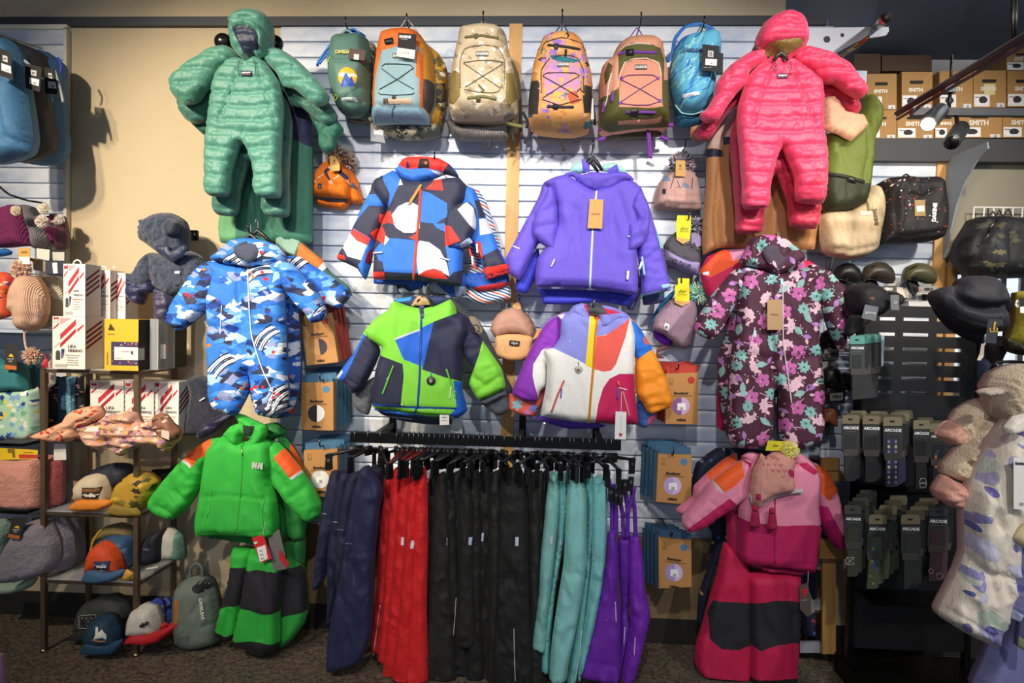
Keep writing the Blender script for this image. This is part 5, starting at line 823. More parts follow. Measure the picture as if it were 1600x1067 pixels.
t, B = ruck(c4, 'orange, lilac and black patterned backpack with crossed cord', [(215,190),(280,160),(350,152),(430,165),(490,215),(520,300),(550,420),(560,520),(550,680),(545,780),(540,800),(440,830),(330,830),(200,815),(125,790),(112,720),(115,600),(130,480),(150,350),(185,250)], '#e2a25c', th=.13,
 paint=camo(822, 50, 930, 215, 21, ['#d98a4a', '#c98bb0', '#b57fc4', '#e9b35a', '#2a7f8a', '#3a2c30', '#f0bb80', '#d99a9a', '#9a6fc0', '#e8a860'], 150, 4, 11)+[(c4([(115,610),(128,480),(180,475),(195,500),(180,700),(115,710)]), '#34302f'), (c4([(505,500),(555,520),(560,700),(500,700),(490,560)]), '#34302f'), (c4([(215,430),(230,350),(300,310),(480,330),(490,480),(440,560),(230,540)]), '#cf92b0')]+camo(848, 95, 912, 150, 22, ['#e8b84e', '#b98ad0', '#e8a860', '#cf92b0'], 40, 4, 10)+[(c4([(260,300),(330,290),(480,330),(430,350),(300,335)]), '#23707e'), (c4([(380,560),(450,540),(470,620),(410,640)]), '#c9542e')],
 folds=[fl(c4, [(205,560),(205,400),(260,320),(350,290),(450,310),(495,400),(495,560)], 2.5, .012), fl(c4, [(120,740),(330,770),(545,760)], 4, .014), fl(c4, [(210,220),(350,180),(490,230)], 2, .008)])
line('zipper', c4([(205,560),(205,400),(260,320),(350,292),(450,312),(495,400),(495,560)]), .0028, '#2a2426', 'plastic', t, B, off=0); line('zipper', c4([(200,290),(230,210),(350,175),(480,215),(510,290)]), .0028, '#2a2426', 'plastic', t, B, off=0)
for a in ([(215,440),(340,510),(465,585)], [(465,440),(340,510),(215,590)], [(215,437),(240,418),(340,414),(440,418),(470,437)], [(210,600),(330,640),(480,600)]): bungee(c4, a, '#3a2330', t, B)
for a in ([(250,225),(320,230),(400,240),(470,255)], [(245,650),(340,655),(430,655)], [(375,255),(372,300)]): line('webbing', c4(a), .006, '#262226', 'cloth', t, B, off=.001, smooth=.4)
for q in ([(290,215),(320,212),(322,250),(292,252)], [(285,635),(320,635),(320,670),(285,670)]): puff('buckle', c4(q), 0, .007, 3, '#1d1c1f', 'plastic', t, 3, .2, on=B, off=.006, wr=(0, 1, 1))
name_badge(c4, 355, 357, 85, 34, t, B); loop(c4, [(290,155),(348,80),(410,165)], '#4a3d5a', t, .27); hook(*c4([(350,8)])[0], .31, 'hook holding the orange and lilac patterned backpack')
g = tag(tagcard('price_tag', c4([(535,560),(565,600),(570,740),(535,740)]), .24, '#e8e8ea', None), 'white tag edge at the right of the patterned backpack', 'tag')
t, B = ruck(c4, 'peach and olive green backpack with purple straps and cord', [(730,240),(790,195),(880,180),(980,185),(1040,225),(1060,330),(1080,430),(1085,560),(1090,700),(1085,790),(960,800),(800,815),(680,830),(615,800),(605,700),(610,600),(610,450),(630,370),(690,320)], '#e9a283', th=.13,
 paint=[(c4([(735,310),(760,250),(830,225),(960,230),(1025,260),(1050,340),(1050,480),(1090,480),(1090,790),(620,840),(600,590),(680,560),(740,520),(740,400)]), '#5c5a26'), (c4([(745,520),(752,420),(780,350),(850,318),(950,318),(1020,350),(1038,440),(1040,640),(1045,660),(745,655)]), '#ea9d80'), (c4([(742,735),(950,720),(1045,710),(1045,735),(940,745),(745,752)]), '#e7a080'), (c4([(640,420),(665,360),(695,370),(690,430),(650,500)]), '#54522a')],
 folds=[fl(c4, [(742,525),(752,420),(785,350),(850,320),(950,320),(1015,350),(1035,440)], 2.2, .012), fl(c4, [(620,760),(850,780),(1085,740)], 4, .014), fl(c4, [(690,540),(650,640),(630,700)], 2.5, .014), fl(c4, [(690,330),(695,520)], 2.5, .01)])
line('zipper', c4([(735,525),(748,430),(785,345),(850,318),(950,318),(1018,352),(1038,440)]), .0028, '#e9dccb', 'plastic', t, B, off=0); line('zipper', c4([(740,270),(790,230),(880,212),(970,220)]), .0028, '#e9dccb', 'plastic', t, B, off=0); line('zipper', c4([(690,420),(670,500),(660,600),(630,690)]), .003, '#e9dccb', 'plastic', t, B, off=0)
for a in ([(760,465),(890,530),(1030,610)], [(1015,455),(890,530),(755,620)], [(760,455),(800,435),(890,430),(980,432),(1018,455)], [(755,628),(850,640),(950,640),(1030,615)]): bungee(c4, a, '#7a3f86', t, B)
for a in ([(740,290),(800,272),(1005,278)], [(795,690),(1000,690)], [(700,545),(695,620)], [(640,620),(632,690)]): line('webbing', c4(a), .0062, '#7d3aa8', 'cloth', t, B, off=.001, smooth=.4)
for q in ([(790,255),(845,250),(850,292),(795,295)], [(820,675),(880,675),(880,712),(820,712)]): puff('buckle', c4(q), 0, .007, 3, '#1d1c1f', 'plastic', t, 3, .2, on=B, off=.006, wr=(0, 1, 1))
for q in ([(750,445),(770,442),(772,466),(750,466)], [(1005,445),(1024,442),(1026,462),(1006,464)], [(745,618),(768,618),(768,634),(745,634)], [(1015,600),(1040,600),(1040,622),(1016,622)]): puff('cord_tab', c4(q), 0, .004, 2, '#8a46b4', 'cloth', t, 3, .2, on=B, off=.004, wr=(0, 1, 1))
name_badge(c4, 897, 375, 85, 34, t, B); loop(c4, [(805,195),(870,105),(920,185)], '#8a46b4', t, .27); hook(*c4([(897,28)])[0], .31, 'hook holding the peach and olive backpack')
for i, a in enumerate([[(940,810),(955,1010)], [(955,830),(968,1012)], [(1050,790),(1120,775)], [(1030,860),(1085,885)], [(600,810),(680,800)], [(595,885),(650,870)]]): tag(line('loose_strap', c4(a), [.005, .005, .009, .008, .009, .008][i], '#7d2fa0', 'cloth', None, dep=.24), ['left purple strap hanging under the peach and olive backpack', 'right twin of the hanging purple strap under the peach pack', 'purple strap end at the lower right side of the peach pack', 'lowest purple strap end right of the peach pack', 'purple strap end at the lower left side of the peach pack', 'lowest purple strap end left of the peach pack'][i], 'strap', 'purple straps of the peach backpack')
behind_bags(c4, [(640,830),(800,830),(1030,815),(1040,850),(960,865),(780,870),(670,885)], .17, '#4e4c24', 'olive backpack bottom below the peach and olive one', grp='packs behind the front row')
for dx, r in ((0, .007), (12, .005)): tag(line('drinking_tube', c4([(1075+dx,340),(1110+dx,290),(1130+dx,180),(1200+dx*.5,100),(1300,75+dx),(1390-dx,110+dx),(1440-dx,190),(1440,300)]), r, '#1c6fc4', 'plastic', None, dep=.24+dx*.001), 'outer blue drinking tube looping over the aqua hydration pack' if dx == 0 else 'inner thinner blue tube looping over the aqua hydration pack', 'tube', 'tubes of the aqua pack')
t = thing('hydration_backpack', 'aqua and sky blue tie dye hydration backpack', 'backpack', P(1085, 140, .3))
B = puff('body', c4([(1170,190),(1250,160),(1310,145),(1380,135),(1430,160),(1450,240),(1430,340),(1415,450),(1400,560),(1370,650),(1320,690),(1240,710),(1170,690),(1135,640),(1110,560),(1095,450),(1105,340),(1130,250)]), .26, .10, 20, '#5fb4d4', 'canvas', t, 3.6, .6, wr=(.007, 14, 1.4), paint=[(strip([(a, b_), (a+9*math.cos(g_), b_+9*math.sin(g_)), (a+18*math.cos(g_), b_+16*math.sin(g_))], w), c) for i in range(110) for a, b_, g_, w, c in [(random.Random(i).uniform(1040, 1120), random.Random(i+7).uniform(50, 180), random.Random(i+3).uniform(1.8, 2.8), random.Random(i+5).uniform(1.2, 3.4), ['#2f86c8', '#8fd4d4', '#4a9ad8', '#a5dfe0', '#2f75c4'][i % 5])]], folds=[fl(c4, [(1120,560),(1140,620),(1260,660),(1360,600),(1400,400)], 2.5, .01), fl(c4, [(1200,520),(1340,440)], 4, .006)])
puff('lower_lip', c4([(1130,650),(1200,705),(1280,712),(1360,665),(1380,700),(1340,760),(1250,790),(1170,790),(1130,740)]), .2, .05, 10, '#2a6a8a', 'canvas', t, 4, .5)
line('piping', c4([(1135,640),(1180,695),(1260,705),(1330,680),(1375,630),(1400,540)]), .003, '#a8e0e6', 'plastic', t, dep=.28)
text('CAMELBAK', *c4([(1258,258)])[0], 7.5, col='#1c4f80', parent=t, on=B, off=.008, bold=.001, xs=.85); puff('badge', c4([(1185,565),(1300,545),(1305,568),(1190,590)]), 0, .003, 2, '#e8f0f4', 'plastic', t, 3, .2, on=B, off=.004, wr=(0, 1, 1)); text('hydrate', *c4([(1245,568)])[0], 3, col='#6d7d90', parent=t, on=B, off=.009)
line('top_strap', c4([(1180,190),(1270,155),(1328,85),(1360,130)]), .003, '#5d6a72', 'cloth', t, dep=.3)
for k, (q, d_) in enumerate([([(1430,280),(1468,280),(1465,430),(1420,430)], .38), ([(1322,218),(1442,230),(1438,412),(1320,400)], .40)]):
 g = tag(tagcard('price_tag', c4(q), d_, '#1f1f22', None), ['black tag edge behind the front tag of the aqua pack', 'black tag with white codes on the aqua hydration pack'][k], 'tag')
 if k: prism('sticker', c4([(1345,318),(1425,322),(1422,368),(1343,362)]), d_+.001, .001, '#f0f0f0', 'card', g); prism('sticker', c4([(1362,262),(1400,265),(1398,308),(1360,305)]), d_+.001, .001, '#d0d0d2', 'card', g); text('| ||| |', *c4([(1388,350)])[0], 3, d_+.0022, '#222222', g); [text('# #', *c4([(1380,276+i*10)])[0], 3, d_+.0022, '#222222', g) for i in range(3)]; text('lumbar support', *c4([(1360,380)])[0], 2.2, d_+.001, '#bbbbbb', g)
hook(*c4([(1335,55)])[0], .31, 'hook holding the aqua hydration pack')
# ================================================================ beanies and caps on the slats
def paper(name, label, q, dep, col, lines=(), cat='tag'):
 g = tag(tagcard(name, q, dep, col, None), label, cat)
 for s, x, y, sz, c in lines: text(s, x, y, sz, dep+.0008, c, g)
 return g
for k in (1, 0):
 dx, dy = (k*50, k*15); t = thing('beanie', ['orange pompom beanie with navy skier figures, front one', 'orange pompom beanie behind the front skier beanie'][k], 'beanie', P(520+dx/9, 300, .12), 'orange beanies')
 q = [(75,580),(110,470),(180,360),(250,290),(330,270),(450,290),(520,360),(580,420),(610,560),(605,680),(590,790),(560,810),(350,790),(150,770),(65,745)] if not k else [(150,800),(300,850),(580,850),(640,870),(700,885),(770,850),(750,740),(720,620),(680,500),(600,400),(500,320),(560,700),(560,860),(500,935),(380,930),(250,900),(145,885)]
 H = puff('crown', f4(q), .12-.05*k, .055, 14, '#f07818', 'knit', t, 3, .5, wr=(.003, 14, 1), rib=(2.4, .0005, 0), paint=[] if k else [(f4([(235,420),(290,370),(320,400),(270,430),(300,490),(330,540),(310,560),(270,500),(240,450)]), '#2e3352'), (f4([(430,430),(470,380),(490,430),(560,490),(560,530),(520,530),(440,470)]), '#2e3352'), (strip(f4([(150,520),(230,465)]), 1), '#f4efe6'), (strip(f4([(370,530),(440,480)]), 1), '#f4efe6'), (strip(f4([(300,560),(325,600)]), 1), '#f4efe6'), (strip(f4([(320,550),(355,600)]), 1), '#f4efe6'), (strip(f4([(540,540),(590,610)]), 1.3), '#f4efe6'), (circ(*f4([(305,370)])[0], 1.8, 6), '#d9cfc4'), (f4([(110,540),(135,585),(115,580)]), '#f4efe6')], folds=[fl(f4, [(90,600),(340,610),(600,600)], 2, .008)] if not k else [])
 for j in range(1): puff('pompom', circ(*f4([((390+190*k), (200+100*k))])[0], 15-2*k, 18), .11-.04*k, .045, 12, '#a8745c', 'fur', t, 2.2, 0, fuzz=.02, paint=[(circ(*f4([(390+190*k+random.Random(i).uniform(-120, 120), 200+100*k+random.Random(i+50).uniform(-110, 110))])[0], 1.3, 5), ['#e9d3bd', '#5c2f3a', '#d99a7a'][i % 3]) for i in range(70)])
 if not k:
  puff('badge', f4([(150,592),(200,592),(198,660),(146,658)]), 0, .002, 2, '#22222c', 'cloth', t, 3, .1, on=H, off=.003, wr=(0, 1, 1)); text('R', *f4([(173,640)])[0], 3.5, col='#e8d9d0', parent=t, on=H, off=.007)
for q, c in (([(600,635),(625,580),(660,600),(730,685),(700,680),(650,640),(620,640)], '#2e3352'),): prism('skier_mark', f4(q), .125, .001, c, 'card', t)
g = paper('hang_tag', 'tan card tag on the orange skier beanie', f4([(310,212),(445,205),(452,415),(325,422)]), .20, '#c79a55', [('R', *f4([(380,285)])[0], 7, '#3a2a18')]); text('reima', *f4([(385,320)])[0], 2.6, .2008, '#7a5a30', g)
paper('hang_tag', 'small cream tag behind the orange beanies, upper right', f4([(560,130),(610,120),(650,170),(620,240),(560,200)]), .1, '#d9c29a'); hook(*f4([(415,90)])[0], .2, 'hook holding the orange beanies')
for k in (1, 0):
 t = thing('beanie', ['dusty pink pompom beanie with small blue figures', 'dusty pink beanie peeking out behind the front pink one'][k^0 if k else 0], 'beanie', P(1060, 320, .12), 'dusty pink beanies'); f = lambda p, k=k: [(a-4*k, b_+3*k) for a, b_ in d5(p)]
 H = puff('crown', f([(935,385),(945,300),(965,240),(1010,195),(1060,165),(1110,165),(1150,185),(1180,220),(1195,290),(1203,370),(1203,412),(1100,410),(1000,400)]), .12-.05*k, .055, 14, '#d2a79c', 'knit', t, 3, .5, wr=(.003, 14, 1), rib=(2.2, .0004, 0), folds=[fl(f, [(945,330),(1200,335)], 2, .006), fl(f, [(950,375),(1100,380),(1200,385)], 2, .012)], paint=[] if k else [(f([(965,240),(985,200),(1010,215),(1025,240)]), '#8796b4'), (f([(1085,275),(1100,245),(1130,265),(1140,285)]), '#8796b4'), (strip(f([(1045,200),(1020,285)]), 1.3), '#4a3a3c'), (strip(f([(1060,240),(1080,285)]), 1.2), '#4a3a3c'), (strip(f([(1150,220),(1148,290)]), 1.3), '#4a3a3c'), (strip(f([(945,250),(950,290)]), 1), '#4a3a3c'), (strip(f([(1050,280),(1070,275)]), 1), '#8a4a4a')])
 if not k:
  puff('pompom', circ(*d5([(1085,140)])[0], 19, 20), .12, .05, 14, '#8a7a90', 'fur', t, 2.2, 0, fuzz=.02, paint=[(circ(*d5([(1085+random.Random(i).uniform(-70, 70), 140+random.Random(i+50).uniform(-60, 60))])[0], 1.3, 5), ['#d9cfd6', '#3f4560', '#c09a96'][i % 3]) for i in range(80)])
  puff('badge', d5([(973,285),(993,287),(992,315),(972,314)]), 0, .002, 2, '#1d1c22', 'cloth', t, 3, .1, on=H, off=.003, wr=(0, 1, 1))
g = paper('hang_tag', 'tan card tag on the dusty pink beanie', d5([(1052,115),(1110,118),(1108,213),(1050,210)]), .19, '#c79a55', [('R', *d5([(1080,150)])[0], 6, '#3a2a18')]); text('reima', *d5([(1080,168)])[0], 2.4, .1908, '#7a5a30', g); hook(*d5([(1108,15)])[0], .2, 'hook holding the dusty pink beanies')
t = thing('beanie', 'grey and lilac pompom beanie with black lettering', 'beanie', P(1075, 400, .14)); f = f6
H = puff('crown', f([(168,250),(210,190),(260,150),(330,140),(400,150),(450,180),(455,250),(440,350),(425,465),(350,450),(250,410),(190,360),(180,300)]), .13, .05, 12, '#5b575e', 'knit', t, 3, .4, wr=(.003, 14, 1), rib=(2.2, .0004, 0), paint=[(f([(165,258),(260,320),(360,365),(445,372),(430,470),(330,455),(200,400),(175,320)]), '#aa96cc'), (f([(370,160),(440,150),(455,250),(410,260),(395,225),(370,240),(375,200)]), '#b7a6d6')]+[(circ(*f([(x, y)])[0], 1.6, 6), '#1c1c22') for x, y in ((345,245),(375,260),(410,285),(435,260),(365,240),(425,295))]+[(circ(*f([(x, y)])[0], .6, 5), '#f0f0f0') for x, y in ((345,232),(372,250),(415,270),(445,270),(262,160))], folds=[fl(f, [(170,258),(300,345),(445,372)], 1.5, .006), fl(f, [(190,340),(300,415),(420,440)], 2, .008)])
text('KOMBI DAUG', *f([(275,368)])[0], 7.5, col='#2c2838', parent=t, on=H, off=.005, rot=20, bold=.001, xs=.9)
puff('pompom', circ(*f([(400,105)])[0], 13, 16), .13, .04, 10, '#6a627c', 'fur', t, 2, 0, fuzz=.02, paint=[(circ(*f([(400+random.Random(i).uniform(-55, 55), 105+random.Random(i+50).uniform(-55, 55))])[0], 1.2, 5), ['#d9cfe6', '#2f2f46'][i % 2]) for i in range(50)])
g = paper('hang_tag', 'yellow brand card on the grey and lilac beanie', f([(272,30),(370,30),(370,115),(360,215),(310,238),(265,205),(262,90)]), .19, '#f2e11c'); prism('kraft_tip', f([(265,190),(362,200),(360,215),(310,238),(265,207)]), .191, .0012, '#cfa45c', 'card', g); text('dor', *f([(320,125)])[0], 9, .1912, '#3a3a14', g, shear=.3); text('TURTLE FUR', *f([(320,148)])[0], 2.6, .1912, '#5a5a1c', g); hook(*f([(355,25)])[0], .21, 'hook holding the grey and lilac beanie')
t = thing('beanie', 'mauve cable knit beanie with pale rainbow fur pompom', 'beanie', P(1055, 540, .14))
H = puff('crown', f([(92,830),(110,770),(160,700),(230,640),(310,620),(400,660),(415,740),(395,850),(380,920),(365,975),(320,998),(270,975),(180,900),(100,860)]), .14, .05, 14, '#b292a4', 'knit', t, 2.6, .5, wr=(.002, 14, 1), rib=(4, .0035, .35))
puff('badge', f([(182,808),(215,822),(205,870),(170,852)]), 0, .002, 2, '#f0ece8', 'cloth', t, 3, .1, on=H, off=.004, wr=(0, 1, 1)); text('@', *f([(193,838)])[0], 5, col='#2a2a2e', parent=t, on=H, off=.008)
puff('pompom', circ(*f([(428,590)])[0], 16, 20), .14, .05, 14, '#8fd6d2', 'fur', t, 2, 0, fuzz=.02, paint=[(circ(*f([(428+random.Random(i).uniform(-70, 70), 590+random.Random(i+50).uniform(-70, 70))])[0], 2, 6), ['#e6ee6a', '#7fd0e0', '#eef6e8', '#a8e0a8', '#6fb8dc'][i % 5]) for i in range(50)])
g = paper('hang_tag', 'yellow brand card on the mauve cable knit beanie', f([(275,485),(358,488),(358,640),(355,660),(305,690),(252,655),(255,540),(275,535)]), .2, '#f2e11c'); prism('kraft_tip', f([(250,645),(356,655),(355,665),(305,690),(252,662)]), .201, .0012, '#cfa45c', 'card', g); text('dor', *f([(305,580)])[0], 8, .2012, '#3a3a14', g, shear=.3); text('TURTLE FUR', *f([(303,604)])[0], 2.6, .2012, '#5a5a1c', g); hook(*f([(300,500)])[0], .2, 'hook holding the mauve cable knit beanie')
for q, c, lb in (([(90,870),(130,850),(240,935),(205,988),(110,925)], '#6a17b8', 'bright purple knit cuff peeking out below the mauve beanie'), ([(70,860),(90,760),(150,660),(220,590),(260,570),(240,620),(160,700),(100,800)], '#2f78a8', 'blue beanie edge behind the mauve beanie'), ([(120,1000),(240,950),(240,970),(130,1030),(180,1067),(120,1060)], '#8a5f5c', 'brown mitten edge below the mauve beanie')):
 t = thing('beanie', lb, 'beanie', P(*f([q[0]])[0], .09)); puff('cuff', f(q), .08, .025, 6, c, 'knit', t, 3, .3, rib=(2.4, .001, .6))
t = thing('cap', 'dusty peach five panel cap hanging brim down between the jackets', 'cap', P(802, 562, .12)); f = d7
H = puff('crown', f([(60,310),(25,260),(35,210),(70,160),(120,130),(170,118),(220,140),(265,190),(290,250),(285,310),(200,290),(130,290)]), .13, .065, 16, '#b98b76', 'canvas', t, 3.2, .7, wr=(.003, 20, 1), folds=[fl(f, [(130,135),(100,200),(90,290)], 1.5, .004), fl(f, [(200,130),(250,200),(262,290)], 1.5, .004), fl(f, [(30,240),(150,215),(285,250)], 1.2, .003)])
puff('brim', f([(58,300),(130,285),(200,285),(285,305),(280,370),(265,420),(215,445),(150,448),(80,430),(45,410),(48,360)]), .17, .02, 8, '#e0a66e', 'canvas', t, 3.2, .6, wr=(.002, 20, 1)); puff('side_panel', f([(220,140),(262,170),(300,230),(312,290),(290,345),(280,300),(285,240)]), .09, .03, 6, '#7d5038', 'canvas', t, 3.5, .6)
K = puff('badge', f([(143,322),(207,328),(203,357),(140,352)]), .20, .003, 2, '#1b1a1c', 'cloth', t, 3, .1, wr=(0, 1, 1)); text('Pajak', *f([(173,341)])[0], 5, .2035, '#e8e4dc', t, shear=.3)
g = paper('hang_tag', 'grey shelf label beside the peach cap', f([(85,92),(165,85),(165,135),(90,140)]), .1, '#8d9298', [('7 / 8', *f([(125,110)])[0], 5, '#3a3d40')]); paper('hang_tag', 'tan paper tag above the peach cap', f([(160,100),(205,82),(215,130),(165,135)]), .14, '#cf9d5c'); hook(*f([(205,60)])[0], .18, 'hook holding the peach cap')
# ================================================================ base layer boxes on pegs
def kraft(f, q, dep, lab, circ_c, top, hdr, n, dirx, face=None, grp=None, icon=True):
 """kraft cartons hanging one behind the other: the front one and n behind"""
 q = f(q); w = q[1][0]-q[0][0]
 for i in range(n, -1, -1):
  d = dep-.042*i; k = i
  qq = [(a+dirx*6*k, b_-3.0*k) for a, b_ in q]; t = thing('underwear_box', lab if i == 0 else lab+', %s behind it' % ['', 'box', 'second box', 'third box', 'fourth box'][i], 'box', P(qq[3][0], qq[3][1], d), grp)
  prism('carton', qq, d, .038, '#b9854a' if i == 0 else top, 'card', t)
  hq = [(qq[0][0]+2, qq[0][1]-12), (qq[1][0]-1, qq[1][1]-12), (qq[1][0]-1, qq[1][1]+1), (qq[0][0]+2, qq[0][1]+1)]; prism('hanger_flap', hq, d-.016, .002, top, 'card', t)
  if i == 0:
   cx = (q[0][0]+q[1][0])/2; cy = (q[0][1]+q[3][1])/2; h = q[3][1]-q[0][1]; rot = math.degrees(math.atan2(q[1][1]-q[0][1], w)); e = d+.0009; sl = (q[3][0]-q[0][0])/h
   X = lambda u, v: (q[0][0]+u*w+(q[3][0]-q[0][0])*v, q[0][1]+v*h+(q[1][1]-q[0][1])*u)
   prism('colour_dot', circ(*X(.78, .15), w*.11, 16), e, .0008, hdr, 'card', t); prism('window_disc', circ(*X(.47, .66), w*.27, 24), e, .0008, circ_c[0], 'card', t)
   prism('window_disc', [X(.47+.27*math.cos(a), .66+.27*w/h*math.sin(a)) for a in np.linspace(-1.5, 1.5, 10)], e+.0008, .0008, circ_c[1], 'card', t)
   text('Baselayer', *X(.48, .40), w*.115, e, '#33261a', t, rot=rot, bold=.0006); text('merino wool next to skin', *X(.5, .455), w*.06, e, '#5a4630', t, rot=rot); text('reima', *X(.48, .935), w*.12, e, '#33261a', t, rot=rot, bold=.001)
   ic = [X(.12, .22), X(.12, .12), X(.17, .08), X(.22, .12), X(.22, .22), X(.19, .22), X(.17, .16), X(.15, .22)]; line('figure_mark', ic+[ic[0]], .0006, '#4a3520', 'card', t, dep=e+.0006, smooth=0)
   if circ_c[2]: prism('sticker', [X(.36, .60), X(.60, .60), X(.62, .74), X(.36, .74)], e+.0016, .0008, '#f0eeea', 'card', t); text('|||||', *X(.49, .70), w*.08, e+.0028, '#2a2a2a', t)
Y = 'kraft base layer boxes'
kraft(e7, [(28,105),(178,88),(215,332),(60,348)], .24, 'tilted kraft base layer box with red flap, left of the jackets', ('#c8935a', '#3a3448', 0), '#a8362a', '#a83c34', 3, 1, grp=Y)
kraft(e7, [(36,432),(190,430),(192,668),(34,664)], .24, 'kraft base layer box with blue flap and black and white disc', ('#2c2826', '#f0eeea', 0), '#41718f', '#4a7fa2', 4, 1, grp=Y)
kraft(e7, [(46,765),(210,758),(212,1000),(50,985)], .26, 'kraft base layer box with blue flap beside the navy trousers', ('#d8d4cc', '#e8e6e2', 1), '#41718f', '#4a7b9c', 4, 1, grp=Y)
kraft(e8, [(107,117),(244,112),(242,328),(106,325)], .22, 'kraft base layer box with red flap beside the orange sleeve', ('#8a5a9a', '#c9a8cf', 1), '#b8382c', '#b03028', 2, -1, grp=Y)
kraft(e8, [(76,452),(215,455),(214,664),(67,650)], .24, 'kraft base layer box with blue flap, middle of the right column', ('#b3a0cf', '#cbbbe0', 1), '#35617f', '#4a80a8', 4, -1, grp=Y)
kraft(e8, [(78,800),(214,812),(215,1005),(78,1012)], .25, 'lowest kraft base layer box with blue flap above the skirting', ('#a890c4', '#cbbbe0', 1), '#305a78', '#417a9f', 4, -1, grp=Y)
for i, (x, y, d) in enumerate([(498, 478, .27), (500, 588, .27), (500, 692, .29), (1060, 570, .25), (1052, 705, .27), (1050, 832, .28)]): hook(x, y, d, 'hook holding the '+['tilted', 'left middle', 'left lowest', 'right upper', 'right middle', 'right lowest'][i]+' kraft base layer boxes')
# ================================================================ the rail of snow trousers
RD_ = .42; A = P(548, 681, RD_); Bq = P(970, 697, RD_)
t = thing('hanging_rail', 'black rectangular hanging rail carrying the snow trousers', 'rail', (A+Bq)/2)
b = MB(); zr = (A[2]+Bq[2])/2; b.box((A[0], -RD_-.01, zr-.022), (Bq[0], -RD_+.01, zr+.022), '#151517'); b.out('bar', 'darkmetal', t)
for i, px in enumerate((603, 815, 935)):
 x = P(px, 660, .17)[0]; b = MB(); b.box((x-.011, -RD_+.01, zr-.012), (x+.011, -.012, zr+.012), '#17171a'); b.box((x-.016, -.03, zr-.05), (x+.016, -.014, zr+.06), '#111114'); b.add([(x-.006, -.38, zr-.01), (x+.006, -.38, zr-.01), (x+.006, -.02, zr-.01), (x-.006, -.02, zr-.01), (x-.006, -.02, zr-.06), (x+.006, -.02, zr-.06)], [(0, 1, 2, 3), (3, 2, 5, 4), (0, 4, 5, 1), (0, 3, 4), (1, 5, 2)], '#17171a'); b.out('bracket', 'darkmetal', t)
def clip_hanger(px, dep, ang, drop, grp, lab, red=False):
 c = P(px, 681+(px-548)*.038, RD_); z = zr+.022; b = MB(); x = c[0]; w = .13
 b.tube([(x, -RD_-.015, z-.03), (x, -RD_-.018, z-.005), (x, -RD_-.012, z+.006), (x, -RD_, z+.010), (x, -RD_+.013, z+.004), (x, -RD_+.015, z-.02), (x, -RD_, z-.05), (x, -RD_, z-.075)], .0016, '#a9a9a6', 6)
 o = b.out('hook_wire', 'metal', None, True); root = thing('clip_hanger', lab, 'hanger', (x, -RD_, z-.05), grp); o.parent = root; o.location = Vector(o.location)-root.location
 ca, sa = math.cos(ang), math.sin(ang); b = MB(); zb2 = z-.085; b.tube([(x-w*ca, -RD_-w*sa, zb2-drop), (x, -RD_, zb2+.012), (x+w*ca, -RD_+w*sa, zb2-drop)], [.006, .010, .006], '#6a1414' if red else '#17171a', 6); b.rbox((x, -RD_, zb2+.006), (.03*abs(ca)+.006, .006, .02), ang, '#17171a'); b.out('bar', 'plastic', root, True)
 for s in (-1, 1):
  b = MB(); cx, cy = x+s*w*.88*ca, -RD_+s*w*.88*sa
  b.rbox((cx, cy-.006, zb2-drop-.025), (.013, .005, .034), ang, '#141416', .06); b.rbox((cx, cy+.006, zb2-drop-.025), (.013, .005, .034), ang, '#141416', -.06); b.out('clip', 'plastic', root)
  b = MB(); b.rbox((cx, cy-.011, zb2-drop-.016), (.006, .002, .006), ang, '#c8c8c6'); b.out('clip_spring', 'metal', root)
 return root
ORDW = 'first second third fourth fifth sixth seventh eighth ninth tenth eleventh twelfth thirteenth fourteenth fifteenth sixteenth seventeenth eighteenth nineteenth twentieth'.split()
ORDW += ['twenty-'+o for o in ORDW[:9]]+['thirtieth']+['thirty-'+o for o in ORDW[:9]]
def trousers(f, lab, grp, dep, col, legs, folds=(), marks=(), seed=0, m='cloth', th=.045, wr=(.013, 13, 2.2)):
 dep += .08; t = thing('snow_trousers', lab, 'snow trousers', P(*f([legs[0][0]])[0], dep), grp); Bs = []
 for i, q in enumerate(legs): Bs.append(puff('leg', f(q), dep-.03*i, th, 14, col, m, t, 4.5, .55, wr=wr, seed=seed+i, folds=[fl(f, a, w, d) for a, w, d in folds]))
 for i, k in enumerate(marks):
  kind, a, c = k[:3]; B = Bs[k[3] if len(k) > 3 else 0]
  if kind == 'L': line('reflective_piping', f(a), .0022, c, 'plastic', t, B, off=.001)
  if kind == 'R': puff('reflector', f(a), 0, .002, 2, c, 'plastic', t, 3, 0, on=B, off=.003, wr=(0, 1, 1))
  if kind == 'T': text(a[2], *f([a[:2]])[0], a[3], col=c, parent=t, on=B, off=.005, rot=3)
 return t
NVY = '#1e2140'; BK = '#23211f'
def narrow(x0, x1, y0, y1, b0, b1, by): # tall thin outline: top x0..x1 at y0, bottom b0..b1 at by
 xm = lambda a, b_, t_: a+(b_-a)*t_
 return [(x0+(x1-x0)*.25, y0-4), (x0+(x1-x0)*.75, y0-8), (x1, y0+14), (xm(x1, b1, .25)+1, y0+(by-y0)*.28), (xm(x1, b1, .6)-1, y0+(by-y0)*.6), (b1, by-4), ((b0+b1)/2, by+3), (b0, by-2), (xm(x0, b0, .6)+1, y0+(by-y0)*.6), (xm(x0, b0, .25)-1, y0+(by-y0)*.28), (x0-1, y0+16)]
I = lambda p: p
g = 'navy snow trousers on the rail'
trousers(d8, 'navy snow trousers, leftmost on the rail with short crossing leg', g, .30, NVY, [[(95,240),(130,235),(140,300),(120,420),(90,560),(70,660),(40,700),(22,700),(28,600),(45,480),(70,330)]], [([(60,420),(100,430)], 2, .008)], [('L', [(55,405),(75,408)], '#a8aab5')])
